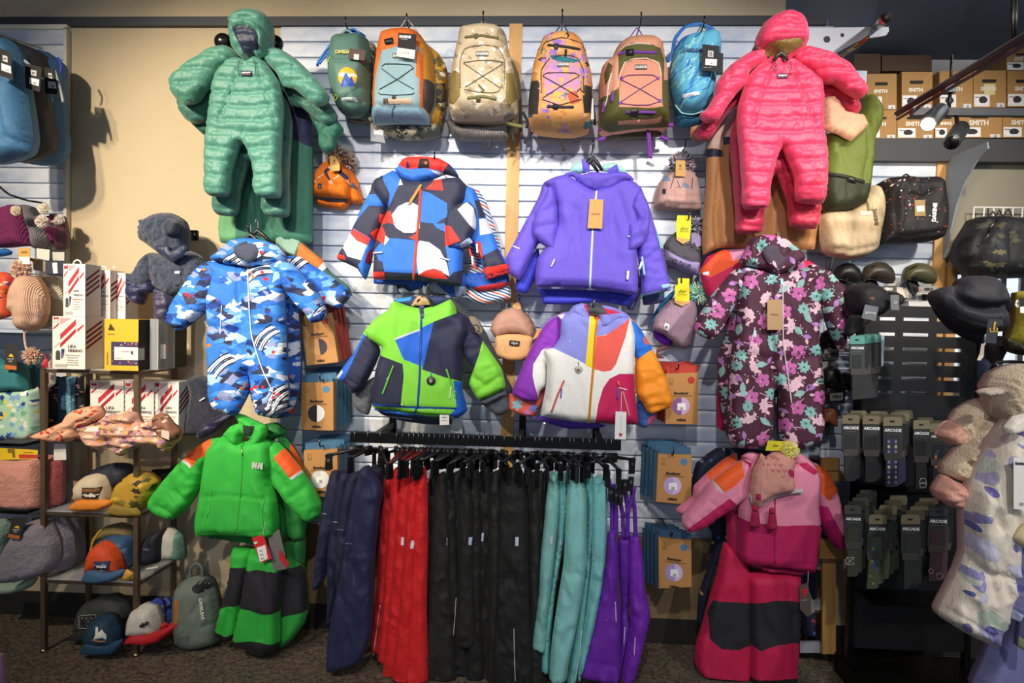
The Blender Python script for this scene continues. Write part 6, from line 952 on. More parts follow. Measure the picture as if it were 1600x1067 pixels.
trousers(d8, 'second navy snow trousers from the left end of the rail', g, .32, '#1a1d3a', [[(130,240),(175,240),(180,330),(160,480),(130,640),(110,780),(82,860),(78,740),(80,560),(100,400)]], [([(150,300),(120,560)], 4, .02)], [('L', [(95,437),(120,440)], '#a8aab5')])
trousers(d8, 'third navy snow trousers, narrow fold left of the big navy pair', g, .35, NVY, [[(165,250),(215,240),(205,380),(175,520),(150,640),(120,720),(110,620),(118,480),(140,340)]], [([(190,280),(150,500)], 4, .02)], [('T', (130,468,'burton',3.5), '#9a9cb0')])
trousers(d8, 'dark navy snow trousers behind the front navy pair', g, .27, '#15172e', [[(250,220),(300,215),(302,330),(298,450),(280,535),(262,600),(240,880),(215,960),(200,800),(240,500)]], [])
trousers(d8, 'big navy snow trousers turned to the front with cargo pocket', g, .39, '#21254a', [[(205,235),(235,215),(270,260),(298,320),(285,380),(280,440),(268,540),(262,640),(260,760),(250,880),(215,975),(160,1005),(100,1018),(75,1012),(80,900),(100,780),(130,640),(150,500),(170,380)]], [([(150,560),(260,562)], 2, .006), ([(215,490),(212,560)], 2, .006), ([(240,240),(200,420),(160,600)], 7, .008)], [('T', (163,522,'burton',3.6), '#9a9cb0')])
g = 'red snow trousers on the rail'; rr = '#d8161a'
reds = [(600,618,738,580,618,1020), (612,630,736,590,618,1035), (626,645,740,598,628,1062), (640,655,738,612,645,1080), (652,668,736,632,668,1085)]
rl = ['leftmost red snow trousers beside the navy pair', 'second red snow trousers with reflective piping', 'third red snow trousers with reflective patch', 'fourth red snow trousers with reflective patch', 'rightmost red snow trousers beside the black ones']
for i, (x0, x1, y0, b0, b1, by) in enumerate(reds): trousers(I, rl[i], g, .30+.03*i-(.03 if i == 4 else 0), ['#c51217', '#d3161a', '#d8181c', '#dc1b1e', '#e01e20'][i], [narrow(x0, x1, y0, y0, b0, b1, by)], [], [[('L', [(594,946),(583,1025)], '#e8b0a8')], [('L', [(611,962),(605,1064)], '#e8b0a8')], [('L', [(625,985),(621,1064)], '#e8b0a8'), ('R', d8([(367,497),(378,498),(376,530),(366,528)]), '#e6e4ec')], [('R', d8([(406,510),(419,511),(415,545),(402,543)]), '#e6e4ec')], []][i] , seed=50+i, th=.03, wr=(.011, 10, 2))
g = 'black snow trousers on the rail'; blk = []
xs_ = [672, 684, 696, 708, 722, 736, 751, 768, 790, 812, 830, 842, 852]
bl = ['black snow trousers next to the red ones', 'second black snow trousers with small reflector', 'black snow trousers with long reflective piping', 'black snow trousers left of the pale reflector pair', 'black trousers with white lilac reflector patch', 'black trousers with second reflective piping', 'black trousers with tall reflector patch', 'black trousers in the middle, slightly behind', 'wide black snow trousers facing the front with reflector and piping', 'black trousers behind the wide front pair', 'black trousers left of the mint ones', 'narrow black trousers left of the mint ones', 'last black trousers touching the mint ones']
shp = [(669,688,742,655,690,1072), (681,700,744,662,712,1068), (693,712,740,682,722,960), (706,724,742,700,735,1075), (718,738,738,712,745,1010), (732,752,740,728,758,1080), (746,770,736,742,778,1072), (764,784,742,760,790,1085), (782,822,736,768,832,1080), (816,834,738,818,842,1078), (828,842,742,826,850,1070), (838,850,742,838,858,1074), (846,858,740,848,870,1066)]
mk = {2: [('L', d8([(516,645),(515,720),(511,795)]), '#b9b9b9')], 1: [('R', d8([(543,500),(549,501),(547,530),(543,529)]), '#8d90a0')], 4: [('R', d8([(631,498),(645,498),(642,530),(629,529)]), '#c3c8e6'), ('L', d8([(581,735),(575,830),(566,925)]), '#b9b9b9')], 6: [('R', d8([(679,480),(690,481),(687,514),(678,513)]), '#c3c8e6'), ('L', d8([(628,785),(632,860),(628,960)]), '#b9b9b9')], 8: [('R', d8([(812,497),(826,497),(824,532),(812,532)]), '#d0d3ea'), ('L', d8([(807,855),(808,940),(812,1060)]), '#b9b9b9')]}
for i, s in enumerate(shp):
 x0, x1, y0, b0, b1, by = s; trousers(I, bl[i], g, .31+.025*((i*2) % 3)+(.05 if i == 8 else 0), ['#181716', '#1d1b19', '#151413'][i % 3], [narrow(x0, x1, y0, y0, b0, b1, by)], [], mk.get(i, []), seed=70+i, th=.032, wr=(.011, 10, 2))
g = 'mint snow trousers on the rail'; mt = '#7cc2bc'
trousers(d8, 'leftmost mint snow trousers with dark hem', g, .385, '#7fbcb6', [[(945,250),(975,240),(985,330),(975,480),(960,620),(945,760),(935,850),(930,945),(880,930),(885,850),(905,720),(910,600),(925,440)]], [([(960,300),(945,500),(930,640)], 4, .012)], [('R', [(947,492),(960,492),(956,525),(945,523)], '#c9d2e0')])
trousers(d8, 'second mint snow trousers, narrow', g, .36, '#6fb3ae', [[(980,250),(1010,250),(1020,330),(1000,520),(970,700),(950,900),(945,1030),(912,1018),(920,880),(950,700),(975,500)]], [([(1000,300),(975,600)], 4, .014)], [('R', [(987,502),(997,503),(993,535),(984,533)], '#9fb8d8')])
trousers(d8, 'big mint snow trousers turned to the front', g, .40, '#86c8c2', [[(1020,225),(1050,220),(1075,260),(1090,340),(1090,480),(1090,600),(1075,720),(1050,860),(1020,1000),(1010,1058),(960,1062),(945,1050),(955,900),(975,760),(1000,600),(1010,400)]], [([(1050,260),(1040,420),(1000,640)], 6, .01), ([(1000,640),(1080,650)], 5, .008), ([(1030,860),(960,1000)], 5, .01)], [])
trousers(d8, 'fourth mint snow trousers behind the big pair', g, .34, '#6fb5b0', [[(1080,230),(1115,250),(1125,330),(1115,520),(1100,700),(1080,880),(1050,1068),(1010,1068),(1040,860),(1080,640),(1090,450)]], [([(1100,300),(1090,600)], 4, .012)], [('L', [(1072,860),(1062,960),(1045,1060)], '#cfe0e0')])
trousers(d8, 'fifth mint snow trousers with pale reflector', g, .37, '#7ac0c0', [[(1115,270),(1150,255),(1170,300),(1172,420),(1165,560),(1150,700),(1120,860),(1085,1000),(1060,1060),(1060,960),(1090,780),(1110,600),(1112,430)]], [([(1140,300),(1140,520),(1110,760)], 5, .014)], [('R', [(1116,550),(1126,551),(1123,584),(1113,582)], '#cfd4ea')])
g = 'purple snow trousers on the rail'
trousers(d8, 'leftmost purple bib trousers with small pale heart', g, .36, '#6a1fa6', [[(1175,480),(1200,470),(1215,560),(1215,700),(1225,820),(1222,940),(1215,1062),(1130,1055),(1065,1035),(1080,960),(1110,850),(1140,720),(1165,600)]], [([(1070,985),(1215,1005)], 1.6, .006), ([(1160,640),(1120,880)], 6, .008)], [('L', [(1203,750),(1206,830)], '#d4c4e4'), ('T', (1168,820,'v',6), '#b98ad0')])
trousers(d8, 'middle purple bib trousers', g, .33, '#5f1a9c', [[(1215,500),(1260,490),(1265,620),(1255,760),(1262,860),(1240,960),(1225,1040),(1205,1060),(1215,900),(1225,760),(1215,620)]], [([(1240,520),(1240,800)], 4, .012)], [('L', [(1240,848),(1236,920)], '#d4c4e4')])
trousers(d8, 'rightmost purple bib trousers bulging outward', g, .37, '#7422b0', [[(1260,500),(1290,480),(1310,580),(1320,700),(1340,800),(1325,880),(1300,980),(1275,1060),(1230,1066),(1240,960),(1262,840),(1258,700),(1255,600)]], [([(1280,520),(1290,760)], 5, .01), ([(1262,800),(1330,830)], 5, .008)], [('L', [(1280,890),(1276,960)], '#d4c4e4')])
for i, (a, b_) in enumerate([((1178, 270), (1190, 500)), ((1195, 290), (1205, 490)), ((1215, 320), (1235, 500)), ((1240, 300), (1250, 500)), ((1262, 280), (1282, 500)), ((1278, 300), (1240, 420))]):
 q = strip([a, ((a[0]+b_[0])/2+6, (a[1]+b_[1])/2), b_], 16); tag(puff('bib_strap', d8(q), .43+.008*i, .012, 5, '#5c1b98', 'cloth', None, 3.5, .3), ORDW[i]+' purple bib strap from the left above the purple trousers', 'strap', 'straps of the purple bibs')
puff_ = puff('bib_strap', d8([(1245,270),(1270,285),(1282,310),(1270,325),(1255,300)]), .48, .012, 5, '#8a35c0', 'cloth', None, 3.5, .3); tag(puff_, 'purple bib strap loop at the right end of the rail', 'strap')
rs = random.Random(4); hx = list(d8([(x, 0) for x in (190, 240, 288, 352, 375, 400, 418, 438, 455, 478, 498, 520, 538, 556, 575, 592, 612, 630, 650, 672, 690, 708, 732, 770, 812, 832, 890, 906, 936, 955, 985, 1025, 1040, 1075, 1100, 1125, 1165, 1185)]))
for i, (px, _) in enumerate(hx):
 sect = 'navy' if px < 596 else 'red' if px < 670 else 'black' if px < 855 else 'mint' if px < 948 else 'purple'
 clip_hanger(px, RD_, rs.choice([-1, 1])*rs.uniform(.9, 1.35) if 560 < px < 950 else rs.uniform(.4, .8), rs.uniform(.01, .035), 'clip hangers on the rail', '%s clip hanger from the left end of the rail, above the %s trousers' % (ORDW[i], sect), sect == 'red' and i % 2 == 0)
for i, (x, y) in enumerate(d8([(1185,330),(1205,340),(1222,345),(1240,300),(1262,290),(1218,300)])):
 t = thing('strap_clip', ORDW[i]+' black clip from the left on the purple bib straps', 'clip', P(x, y, .50), 'clips on the purple bibs'); b = MB(); c = P(x, y, .50); b.rbox(tuple(c), (.010, .006, .03), .3, '#161618', .1); b.out('clip_body', 'plastic', t); b = MB(); b.rbox((c[0], c[1]-.008, c[2]+.01), (.005, .002, .006), .3, '#c8c8c6'); b.out('clip_spring', 'metal', t)
# ================================================================ left side: metal and glass rack
DR = .37; zf = lambda y, x=214, d=DR: float(P(x, y, d)[2])
xl, xr = float(P(69, 800, DR)[0]), float(P(214, 800, DR)[0]); zt = zf(582)
rk = thing('glass_shelf_rack', 'dark metal rack with glass shelves holding boxes and caps, lower left', 'rack', ((xl+xr)/2, -.22, ZFL))
for x, y in ((xl, DR), (xr, DR), (xl, .06), (xr, .06)):
 b = MB(); b.box((x-.011, -y-.011, ZFL+.012), (x+.011, -y+.011, zt+.008), '#7d6a56'); o = b.out('post', 'darkmetal', rk); b = MB(); b.tube([(x, -y, ZFL), (x, -y, ZFL+.014)], .018, '#a89878', 12); b.out('foot', 'metal', rk, True)
zs = [zt, zf(690), zf(806), zf(913), zf(1031)]
for z in zs:
 b = MB(); b.box((xl+.011, -DR-.004, z-.010), (xr-.011, -DR+.006, z+.004), '#6f5f4e'); b.box((xl+.011, -.07, z-.010), (xr-.011, -.06, z+.004), '#6f5f4e')
 for x in (xl, xr): b.box((x-.005, -DR+.011, z-.010), (x+.005, -.07, z+.004), '#6f5f4e')
 b.out('rail', 'darkmetal', rk); b = MB(); b.box((xl-.008, -DR+.002, z+.0045), (xr+.008, -.062, z+.0105), '#ffffff'); b.out('glass_shelf', 'clear', rk)
def quad(name, o, ux, uz, pts, col, parent, nrm, m='card', e=.0006):
 V = [o+ux*u+uz*v+nrm*e for u, v in pts]; return emit(name, V, [tuple(range(len(pts)))], hexc(col), m, parent)
def solid_box(name, x0, x1, z0, z1, yf, dp, col, lab, cat, grp, side=None, m='card'):
 """carton standing on a shelf: front at y=-yf"""
 t = thing(name, lab, cat, ((x0+x1)/2, -yf+dp/2, z0), grp); b = MB(); n = 6
 b.box((x0, -yf, z0), (x1, -yf+dp, z1), col);
 if side:
  for i in (3,): b.C[i] = hexc(side)
 b.out('carton', m, t); return t
def merino(x0, x1, y0, y1, dep, lab, dp=.13, loopy=False, z0=None, flip=1):
 X0, X1 = float(P(x0, y1, dep)[0]), float(P(x1, y1, dep)[0]); Z0 = z0 if z0 is not None else float(P(x0, y1, dep)[2]); Z1 = Z0+float(P(x0, y0, dep)[2]-P(x0, y1, dep)[2])
 t = solid_box('underwear_box', X0, X1, Z0, Z1, dep, dp, '#ece7e0', lab, 'box', 'white boxes with red stripes on the rack'); o = np.array([X0, -dep, Z0]); ux = np.array([X1-X0, 0, 0]); uz = np.array([0, 0, Z1-Z0]); nr = np.array([0, -1., 0])
 Q = lambda nm, p, c, e=.0006: quad(nm, o, ux, uz, p, c, t, nr, e=e)
 Q('red_square', [(.03,.90),(.20,.90),(.20,.98),(.03,.98)], '#c01f2c'); text('HH', X0 and (x0+(x1-x0)*.115), y0+(y1-y0)*.06, (x1-x0)*.12, dep+.0012, '#f3e8e6', t, bold=.001)
 for p, c in (([(.03,.78),(.20,.88),(.20,.84),(.03,.74)], '#c8303a'), ([(.24,.84),(.60,.97),(.24,.97)], '#c9a3a4'), ([(.24,.66),(.72,.95),(.72,.84),(.24,.55)], '#c4303c'), ([(.24,.48),(.72,.78),(.72,.70),(.24,.40)], '#b0242f'), ([(.05,.42),(.24,.52),(.24,.48),(.05,.38)], '#d9b4b2'), ([(.76,.76),(.95,.86),(.95,.82),(.76,.70)], '#c8303a')): Q('red_stripe', p, c)
 Q('orange_line', [(.48,.325),(.90,.325),(.90,.335),(.48,.335)], '#e08a2a'); w = x1-x0; h = y1-y0
 text('LIFA', x0+w*.60, y0+h*.555, w*.14, dep+.001, '#4a4a4e', t); text('MERINO', x0+w*.70, y0+h*.635, w*.125, dep+.001, '#4a4a4e', t)
 Q('shirt_picture', [(.10,.17),(.24,.17),(.24,.32),(.20,.35),(.14,.35),(.10,.32)], '#4a4640'); Q('trousers_picture', [(.27,.20),(.31,.20),(.32,.33),(.35,.20),(.37,.38),(.27,.38)], '#2c3a6a')
 for k in range(5): text('lorem ipsum dol'.replace('lorem ipsum dol', ['100% merino wool', 'warm and dry', 'base layer set', 'machine wash', 'soft next to skin'][k]), x0+w*.62, y0+h*(.72+.045*k), w*.06, dep+.001, '#8a8a88', t)
 Q('grey_band', [(.08,.03),(.45,.03),(.45,.09),(.08,.09)], '#b8b5b0')
 o2 = np.array([X1, -dep, Z0]); u2 = np.array([0, dp, 0]); n2 = np.array([1., 0, 0])
 for k in range(4): a = .94-.10*k; quad('wine_stripe', o2, u2, uz, [(.05, a-.22), (.9, a), (.9, a-.05), (.05, a-.27)], '#7e2a38', t, n2)
 if loopy:
  b = MB(); cx = (X0+X1)/2; b.tube([(cx+.018*math.cos(a), -dep+.02, Z1+.018*math.sin(a)) for a in np.linspace(0, math.pi, 9)], .0035, '#efebe4', 8); b.out('carry_loop', 'plastic', t, True)
 return t
zb1 = zt+.0108
merino(82, 133, 496, 578, .40, 'white striped wool underwear box, bottom left on the top shelf', z0=zb1)
merino(122, 172, 500, 578, .24, 'white striped box behind the yellow box, bottom row', z0=zb1)
zup = zb1+float(P(82, 496, .4)[2]-P(82, 578, .4)[2])
merino(99, 133, 409, 491, .40, 'white striped box standing on the lower box, with loop', loopy=True, z0=zup+.001, dp=.11)
merino(140, 172, 412, 492, .27, 'second white striped box of the upper row, with loop', loopy=True, z0=zup-.02, dp=.11)
merino(176, 196, 413, 492, .22, 'narrow third white striped box of the upper row', z0=zup-.03, dp=.1)
X0, X1 = float(P(163, 582, .41)[0]), float(P(216, 582, .41)[0]); Z1 = zb1+float(P(163, 502, .41)[2]-P(163, 582, .41)[2])
t = solid_box('yellow_box', X0, X1, zb1, Z1, .41, .15, '#e9b02c', 'yellow and black underwear box with patterned band and white label', 'box', None, side='#15130f')
o = np.array([X0, -.41, zb1]); ux = np.array([X1-X0, 0, 0]); uz = np.array([0, 0, Z1-zb1]); nr = np.array([0, -1., 0]); rs = random.Random(3)
quad('patterned_band', o, ux, uz, [(.2,.10),(1,.10),(1,.56),(.2,.56)], '#3a2f58', t, nr)
for i in range(60): u, v = rs.uniform(.22, .95), rs.uniform(.12, .52); quad('pattern_fleck', o, ux, uz, [(u, v), (u+.05, v+.01), (u+.04, v+.035), (u+.01, v+.03)], rs.choice(['#b8462e', '#2f6a9a', '#c9a060', '#8a3a6a']), t, nr, e=.0012)
quad('white_label', o, ux, uz, [(.30,.21),(1,.21),(1,.46),(.30,.46)], '#ece5da', t, nr, e=.002); text('burton base', 196, 549, 2.6, .413, '#7a7468', t); quad('black_line', o, ux, uz, [(.33,.24),(.52,.24),(.52,.25),(.33,.25)], '#2a2622', t, nr, e=.0026); quad('goggle_picture', o, ux, uz, [(.78,.34),(.86,.30),(.86,.38),(.80,.39)], '#4a4458', t, nr, e=.0026)
quad('mountain_mark', o, ux, uz, [(.11,.78),(.18,.92),(.24,.86),(.32,.78)], '#3a2e14', t, nr, e=.0012); text('BURTON', 174, 522, 2.6, .4112, '#4a3a1a', t); text('PHENOMENAL', 168, 560, 3, .4112, '#5a4620', t, rot=-90)
o2 = np.array([X1, -.41, zb1]); u2 = np.array([0, .15, 0]); quad('patterned_side', o2, u2, uz, [(0,.10),(.6,.10),(.6,.52),(0,.52)], '#3a1a24', t, np.array([1., 0, 0])); quad('white_label_side', o2, u2, uz, [(0,.21),(.3,.21),(.3,.44),(0,.44)], '#d9d2c8', t, np.array([1., 0, 0]), e=.0012)
X2, X3 = float(P(247, 580, .25)[0]), float(P(262, 580, .25)[0])
t = solid_box('black_box', X2, X3, zb1, Z1-.01, .25, .17, '#1a1613', 'black underwear box behind the yellow one with white sticker', 'box', None); o = np.array([X2, -.25, zb1]); quad('sticker', np.array([X2, -.25, zb1]), np.array([X3-X2, 0, 0]), uz, [(.2,.2),(.8,.2),(.8,.5),(.2,.5)], '#cfcac2', t, nr)
b = MB(); b.box((float(P(236, 580, .33)[0]), -.34, zb1), (float(P(249, 580, .33)[0]), -.20, Z1+.004), '#ffffff'); tag(b.out('plastic_sleeve', 'clear'), 'clear plastic box sleeve beside the yellow box', 'sleeve')
merino(176, 246, 494, 500, .2, 'white box top behind the yellow box with small loop', z0=None, dp=.1) if False else None
zb2 = zs[1]+.0108
for i, (a, c, lb) in enumerate([(141, 193, 'white striped box on the second shelf, leftmost'), (195, 240, 'white striped box on the second shelf behind the rack post'), (241, 279, 'white striped box on the second shelf, rightmost')]): merino(a, c, 592, 674, .24-.01*i, lb, z0=zb2-.005*0, dp=.10)
t = thing('scarf', 'red and peach leaf patterned scarf spilling left over the second shelf', 'scarf', P(130, 690, .42), 'scarves heaped on the second shelf')
q = c8([(180,715),(230,690),(300,660),(360,630),(400,580),(470,555),(550,548),(575,580),(560,620),(520,640),(440,680),(440,720),(390,745),(300,748),(230,738)])
puff('folds', q, .46, .05, 14, '#e8b08c', 'cloth', t, 3, .7, wr=(.012, 10, 1), paint=bbx(q, lambda a, b_, c, d, s: camo(a, b_, c, d, 5, ['#c8402c', '#d9563a', '#b83428'], 90, 2, 5), 0))
t = thing('scarf', 'lilac, orange and cream tie dye scarf draped over the second shelf edge', 'scarf', P(190, 700, .42), 'scarves heaped on the second shelf')
q = c8([(430,650),(520,640),(600,600),(680,580),(760,585),(790,640),(880,600),(950,640),(1000,680),(995,740),(960,770),(925,808),(895,770),(800,760),(730,800),(680,826),(640,800),(560,790),(500,760),(450,700)])
puff('folds', q, .44, .055, 14, '#c99a86', 'cloth', t, 3, .7, wr=(.014, 10, 1), paint=bbx(q, lambda a, b_, c, d, s: camo(a, b_, c, d, 6, ['#b07a9a', '#d98a4a', '#e8c9a8', '#8a5f8a', '#d9b060', '#e8d4c4', '#7a4a5a'], 260, 2, 7), 0), folds=[fl(c8, [(440,690),(600,740),(740,720)], 4, .016), fl(c8, [(560,640),(700,660),(780,600)], 4, .016), fl(c8, [(800,680),(980,700)], 4, .014)])
t = thing('scarf', 'dark brown and rust bundled scarf with ring at the right end of the shelf', 'scarf', P(265, 690, .36), 'scarves heaped on the second shelf')
q = c8([(860,600),(920,590),(970,650),(1000,690),(990,730),(940,745),(890,720),(850,660)]); puff('folds', q, .52, .03, 10, '#8a5a44', 'cloth', t, 3, .7, wr=(.01, 7, 1), paint=bbx(q, lambda a, b_, c, d, s: camo(a, b_, c, d, 8, ['#3a2a22', '#c98a5a', '#d9b898'], 20, 2, 5), 0))
for q, c, lb in (([(465,690),(490,665),(550,662),(545,690)], '#efeae2', 'small white tag on the tie dye scarf'), ([(898,680),(940,690),(940,738),(896,720)], '#d9c8b4', 'cream tag on the dark bundled scarf'), ([(300,755),(365,760),(368,848),(298,850)], '#d8d4ca', 'white framed tag hanging below the second shelf')):
 tag(tagcard('price_tag', c8(q), .56 if c != '#d8d4ca' else .43, c, None), lb, 'tag')
for i, (x0, x1, c) in enumerate([(66, 78, '#2c4a78'), (78, 92, '#1f1f24'), (92, 106, '#2f5a7c'), (104, 114, '#6fa0b0'), (112, 122, '#3a6a80'), (119, 130, '#232027')]):
 t = thing('leggings', ['dark blue patterned leggings edge behind the rack post', 'black floral leggings behind the rack', 'slate blue leggings behind the rack', 'pale blue leggings behind the rack', 'teal leggings behind the rack', 'black leggings with pink flowers behind the rack'][i], 'leggings', P(x0, 680, .12), 'leggings behind the rack')
 q = [(x0, 590), (x1, 588), (x1+1, 640), (x1-1, 682), (x0-1, 682), (x0, 640)]; puff('fold', q, .10+.01*i, .02, 6, c, 'cloth', t, 3, .4, paint=bbx(q, lambda a, b_, cc, d, s: camo(a, b_, cc, d, i+3, [['#8fc0d0', '#4a7ab0'], ['#c05a6a', '#e0a0a0'], ['#5a8ab0', '#2a3a5a'], ['#a0c8d0', '#5a8aa0'], ['#2a4a60', '#8ab0c0'], ['#d06a80', '#e8b0b8']][i], 16, 1.5, 4), 0))
def cap(f, lab, dep, crown, brim, col, bcol, folds=(), paint=(), patch=None, th=.07, m='canvas', back=None, name='cap'):
 t = thing(name, lab, 'cap', P(*f([brim[len(brim)//2]])[0], dep), 'caps on the rack'); H = puff('crown', f(crown), dep, th, 16, col, m, t, 3, .7, wr=(.003, 20, 1), folds=folds, paint=paint)
 if back: puff('crown_back', f(back[0]), dep-.07, th, 14, back[1], m, t, 3.5, .7, wr=(.003, 16, 1), paint=back[2] if len(back) > 2 else ())
 puff('brim', f(brim), dep+.05, .02, 7, bcol, m, t, 3, .7, wr=(.002, 20, 1), rim=.0)
 x, y = f([crown[2]])[0]; return t, H
def patch(f, q, col, t, H, s=None, sc='#eeeeee', items=(), sx=None, sz=5, m='cloth'):
 puff('badge', f(q), 0, .003, 2, col, m, t, 3, .1, on=H, off=.003, wr=(0, 1, 1), paint=items)
 if s: c = np.mean(f(q), 0); text(s, c[0], c[1]+(sx or 0), sz, col=sc, parent=t, on=H, off=.008, bold=.0008)
t, H = cap(d1, 'cream cap with orange brim and brown mountain patch', .34, [(352,215),(350,170),(385,130),(440,115),(480,125),(500,165),(504,238),(430,235),(352,238)], [(310,275),(350,238),(430,232),(505,238),(500,262),(450,282),(380,286),(330,284)], '#cfc0a4', '#e08428', folds=[fl(d1, [(425,118),(420,235)], 1, .003)], back=([(385,130),(440,90),(500,70),(570,72),(605,95),(600,150),(560,175),(510,200),(480,125)], '#1f2433'))
patch(d1, [(373,180),(448,181),(447,230),(372,229)], '#3b2a24', t, H, 'patagonia', '#e9e2d8', [(d1([(376,184),(445,185),(445,198),(376,197)]), '#8a5a30'), (d1([(376,214),(390,205),(405,211),(418,202),(432,211),(445,208),(445,214)]), '#d8d4cc')], 4.2, 4.4)
t, H = cap(d1, 'yellow and green camouflage cap with small green emblem', .33, [(515,250),(520,210),(540,160),(580,125),(620,105),(680,115),(718,150),(700,200),(660,270),(620,290),(560,260)], [(485,290),(510,252),(560,256),(610,262),(640,290),(640,308),(560,312),(500,304)], '#b9902c', '#8a7428', paint=camo(873, 735, 945, 800, 4, ['#5a5a26'], 0)+camo(*d1([(510,100)])[0], *d1([(720,300)])[0], 4, ['#4f5026', '#d9b23c', '#2f2c18', '#8a7a30'], 30, 4, 9))
patch(d1, [(508,262),(530,255),(552,265),(545,285),(520,288)], '#7cc0a0', t, H)
t, H = cap(d1, 'orange cap with blue brim and mountain patch, fourth shelf', .34, [(405,560),(408,490),(430,445),(480,420),(530,445),(555,490),(562,555),(480,548)], [(368,605),(400,550),(480,565),(565,550),(560,580),(510,605),(440,616),(390,612)], '#dd4f1e', '#3f6488', folds=[fl(d1, [(482,425),(486,550)], 1, .003)], back=([(430,445),(480,405),(540,385),(600,400),(615,440),(615,520),(580,550),(560,500),(530,445),(480,420)], '#35547a', camo(*d1([(430,380)])[0], *d1([(620,550)])[0], 4, ['#2a4466', '#4f7090', '#6b7d70'], 25, 3, 7)))
patch(d1, [(427,515),(497,515),(497,548),(427,548)], '#2b3150', t, H, 'patagonia', '#eeeeee', [(d1([(430,531),(445,523),(460,530),(475,521),(494,531)]), '#7a93c0')], 2.6, 4)
t = thing('cap', 'grey cap with yellow lining standing on edge behind the orange cap', 'cap', P(190, 870, .2), 'caps on the rack'); H = puff('crown', d1([(408,470),(430,400),(480,355),(540,340),(600,360),(615,400),(540,400),(470,415),(430,440)]), .24, .05, 12, '#7a6a40', 'canvas', t, 3.5, .6); line('yellow_edge', d1([(410,468),(425,420),(450,380),(465,370)]), .004, '#e0a824', 'cloth', t, dep=.28)
puff('brim', d1([(545,590),(575,550),(608,570),(590,595),(560,602)]), .38, .01, 4, '#e0a13a', 'canvas', t, 3, .5)
t = thing('cap', 'navy trucker cap with white and green mesh back, right side of the rack', 'cap', P(250, 880, .25), 'caps on the rack'); H = puff('crown', d1([(640,500),(650,420),(690,385),(745,370),(745,490),(720,520),(660,530)]), .30, .06, 14, '#191a24', 'canvas', t, 3.2, .6)
puff('mesh_back', d1([(740,370),(790,362),(830,400),(840,470),(835,505),(780,505),(742,508)]), .26, .06, 14, '#6a8f7e', 'canvas', t, 3.2, .6, paint=[(d1([(738,360),(775,375),(782,440),(780,512),(738,512)]), '#b9b5a8')]); line('strap', d1([(665,550),(700,545),(720,540)]), .006, '#c9bfae', 'cloth', t, dep=.4); text('HH', *d1([(664,462)])[0], 6, col='#7f86b0', parent=t, on=H, off=.003)
t, H = cap(d1, 'charcoal cap with glittering square patch, lowest shelf left', .26, [(350,830),(355,770),(380,710),(440,680),(520,665),(580,700),(600,760),(560,800),(440,820)], [(312,870),(345,830),(400,815),(440,830),(420,870),(360,880)], '#3b3e3c', '#2b2b2c', paint=[(d1([(490,680),(560,670),(570,720),(500,700)]), '#4f564e')])
patch(d1, [(360,762),(436,757),(434,818),(358,820)], '#17181a', t, H, items=[(circ(*d1([(rs.uniform(366, 430), rs.uniform(766, 812))])[0], .5, 5), '#d8d8d0') for i in range(40)]); line('patch_border', d1([(360,762),(436,757),(434,818),(358,820),(360,762)]), .001, '#d8d2c4', 'cloth', t, H, off=.008, smooth=0)
t, H = cap(d1, 'dark teal cap with white snowboarder embroidery, front of the lowest shelf', .38, [(398,880),(402,820),(425,780),(470,755),(520,765),(545,820),(548,880),(470,892)], [(362,930),(395,880),(470,895),(556,868),(550,900),(520,935),(440,942),(390,940)], '#1c3f55', '#1d4560', paint=[(d1([(470,750),(500,735),(540,770),(540,810),(480,780)]), '#13293a')])
puff('embroidery', d1([(435,812),(445,815),(446,840),(462,824),(470,838),(480,852),(482,870),(465,862),(440,868),(425,870),(432,850)]), 0, .003, 2, '#efece4', 'cloth', t, 2.5, .1, on=H, off=.003, wr=(0, 1, 1)); line('board_embroidery', d1([(420,872),(450,880),(482,878)]), .003, '#b8744a', 'cloth', t, H, off=.003)
t, H = cap(d1, 'white fronted cap with red brim and black script, lowest shelf right', .36, [(590,840),(592,770),(610,730),(660,705),(710,720),(728,770),(730,830),(660,845)], [(560,888),(600,850),(660,848),(730,825),(800,800),(790,825),(720,880),(660,896),(600,893)], '#dcd4c8', '#c31a24', folds=[fl(d1, [(662,705),(665,840)], 1, .003)])
text('alpin', *d1([(655,800)])[0], 9, col='#1c1a1c', parent=t, on=H, off=.004, rot=-25, bold=.0012, shear=.4)
for i, (x, c) in enumerate([(705, '#3a4aa8'), (738, '#5a6cb8'), (765, '#2f3a90'), (790, '#4a7ab8')]):
 t = thing('cap', ['blue cap crown behind the white fronted one', 'second blue cap crown in the row', 'dark blue cap crown in the row', 'light blue patterned cap crown, last in the row'][i], 'cap', P(*d1([(x, 800)])[0], .3-.05*i), 'caps on the rack'); puff('crown', d1([(x-20,700),(x+10,680),(x+35,700),(x+45,760),(x+40,810),(x-5,820)]), .31-.05*i, .05, 10, c, 'canvas', t, 3.5, .6, paint=camo(*d1([(x-20,680)])[0], *d1([(x+45,820)])[0], i, ['#8fa0d8', '#1c2450'], 6, 2, 5)); puff('brim', d1([(x+5,815),(x+45,790),(x+58,800),(x+20,845),(x-5,850)]), .36-.05*i, .012, 4, '#b81822', 'canvas', t, 3.5, .4)
for q, lb, c in (([(520,750),(560,750),(572,725),(600,700)], 'clear plastic price holder on the shelf edge', '#bbb'),): pass
t = thing('cap', 'dark cap crown behind the camouflage cap', 'cap', P(250, 780, .15), 'caps on the rack'); puff('crown', d1([(690,100),(740,95),(790,90),(820,120),(780,180),(730,220),(700,200),(715,150)]), .16, .05, 12, '#14141a', 'canvas', t, 3.5, .6)
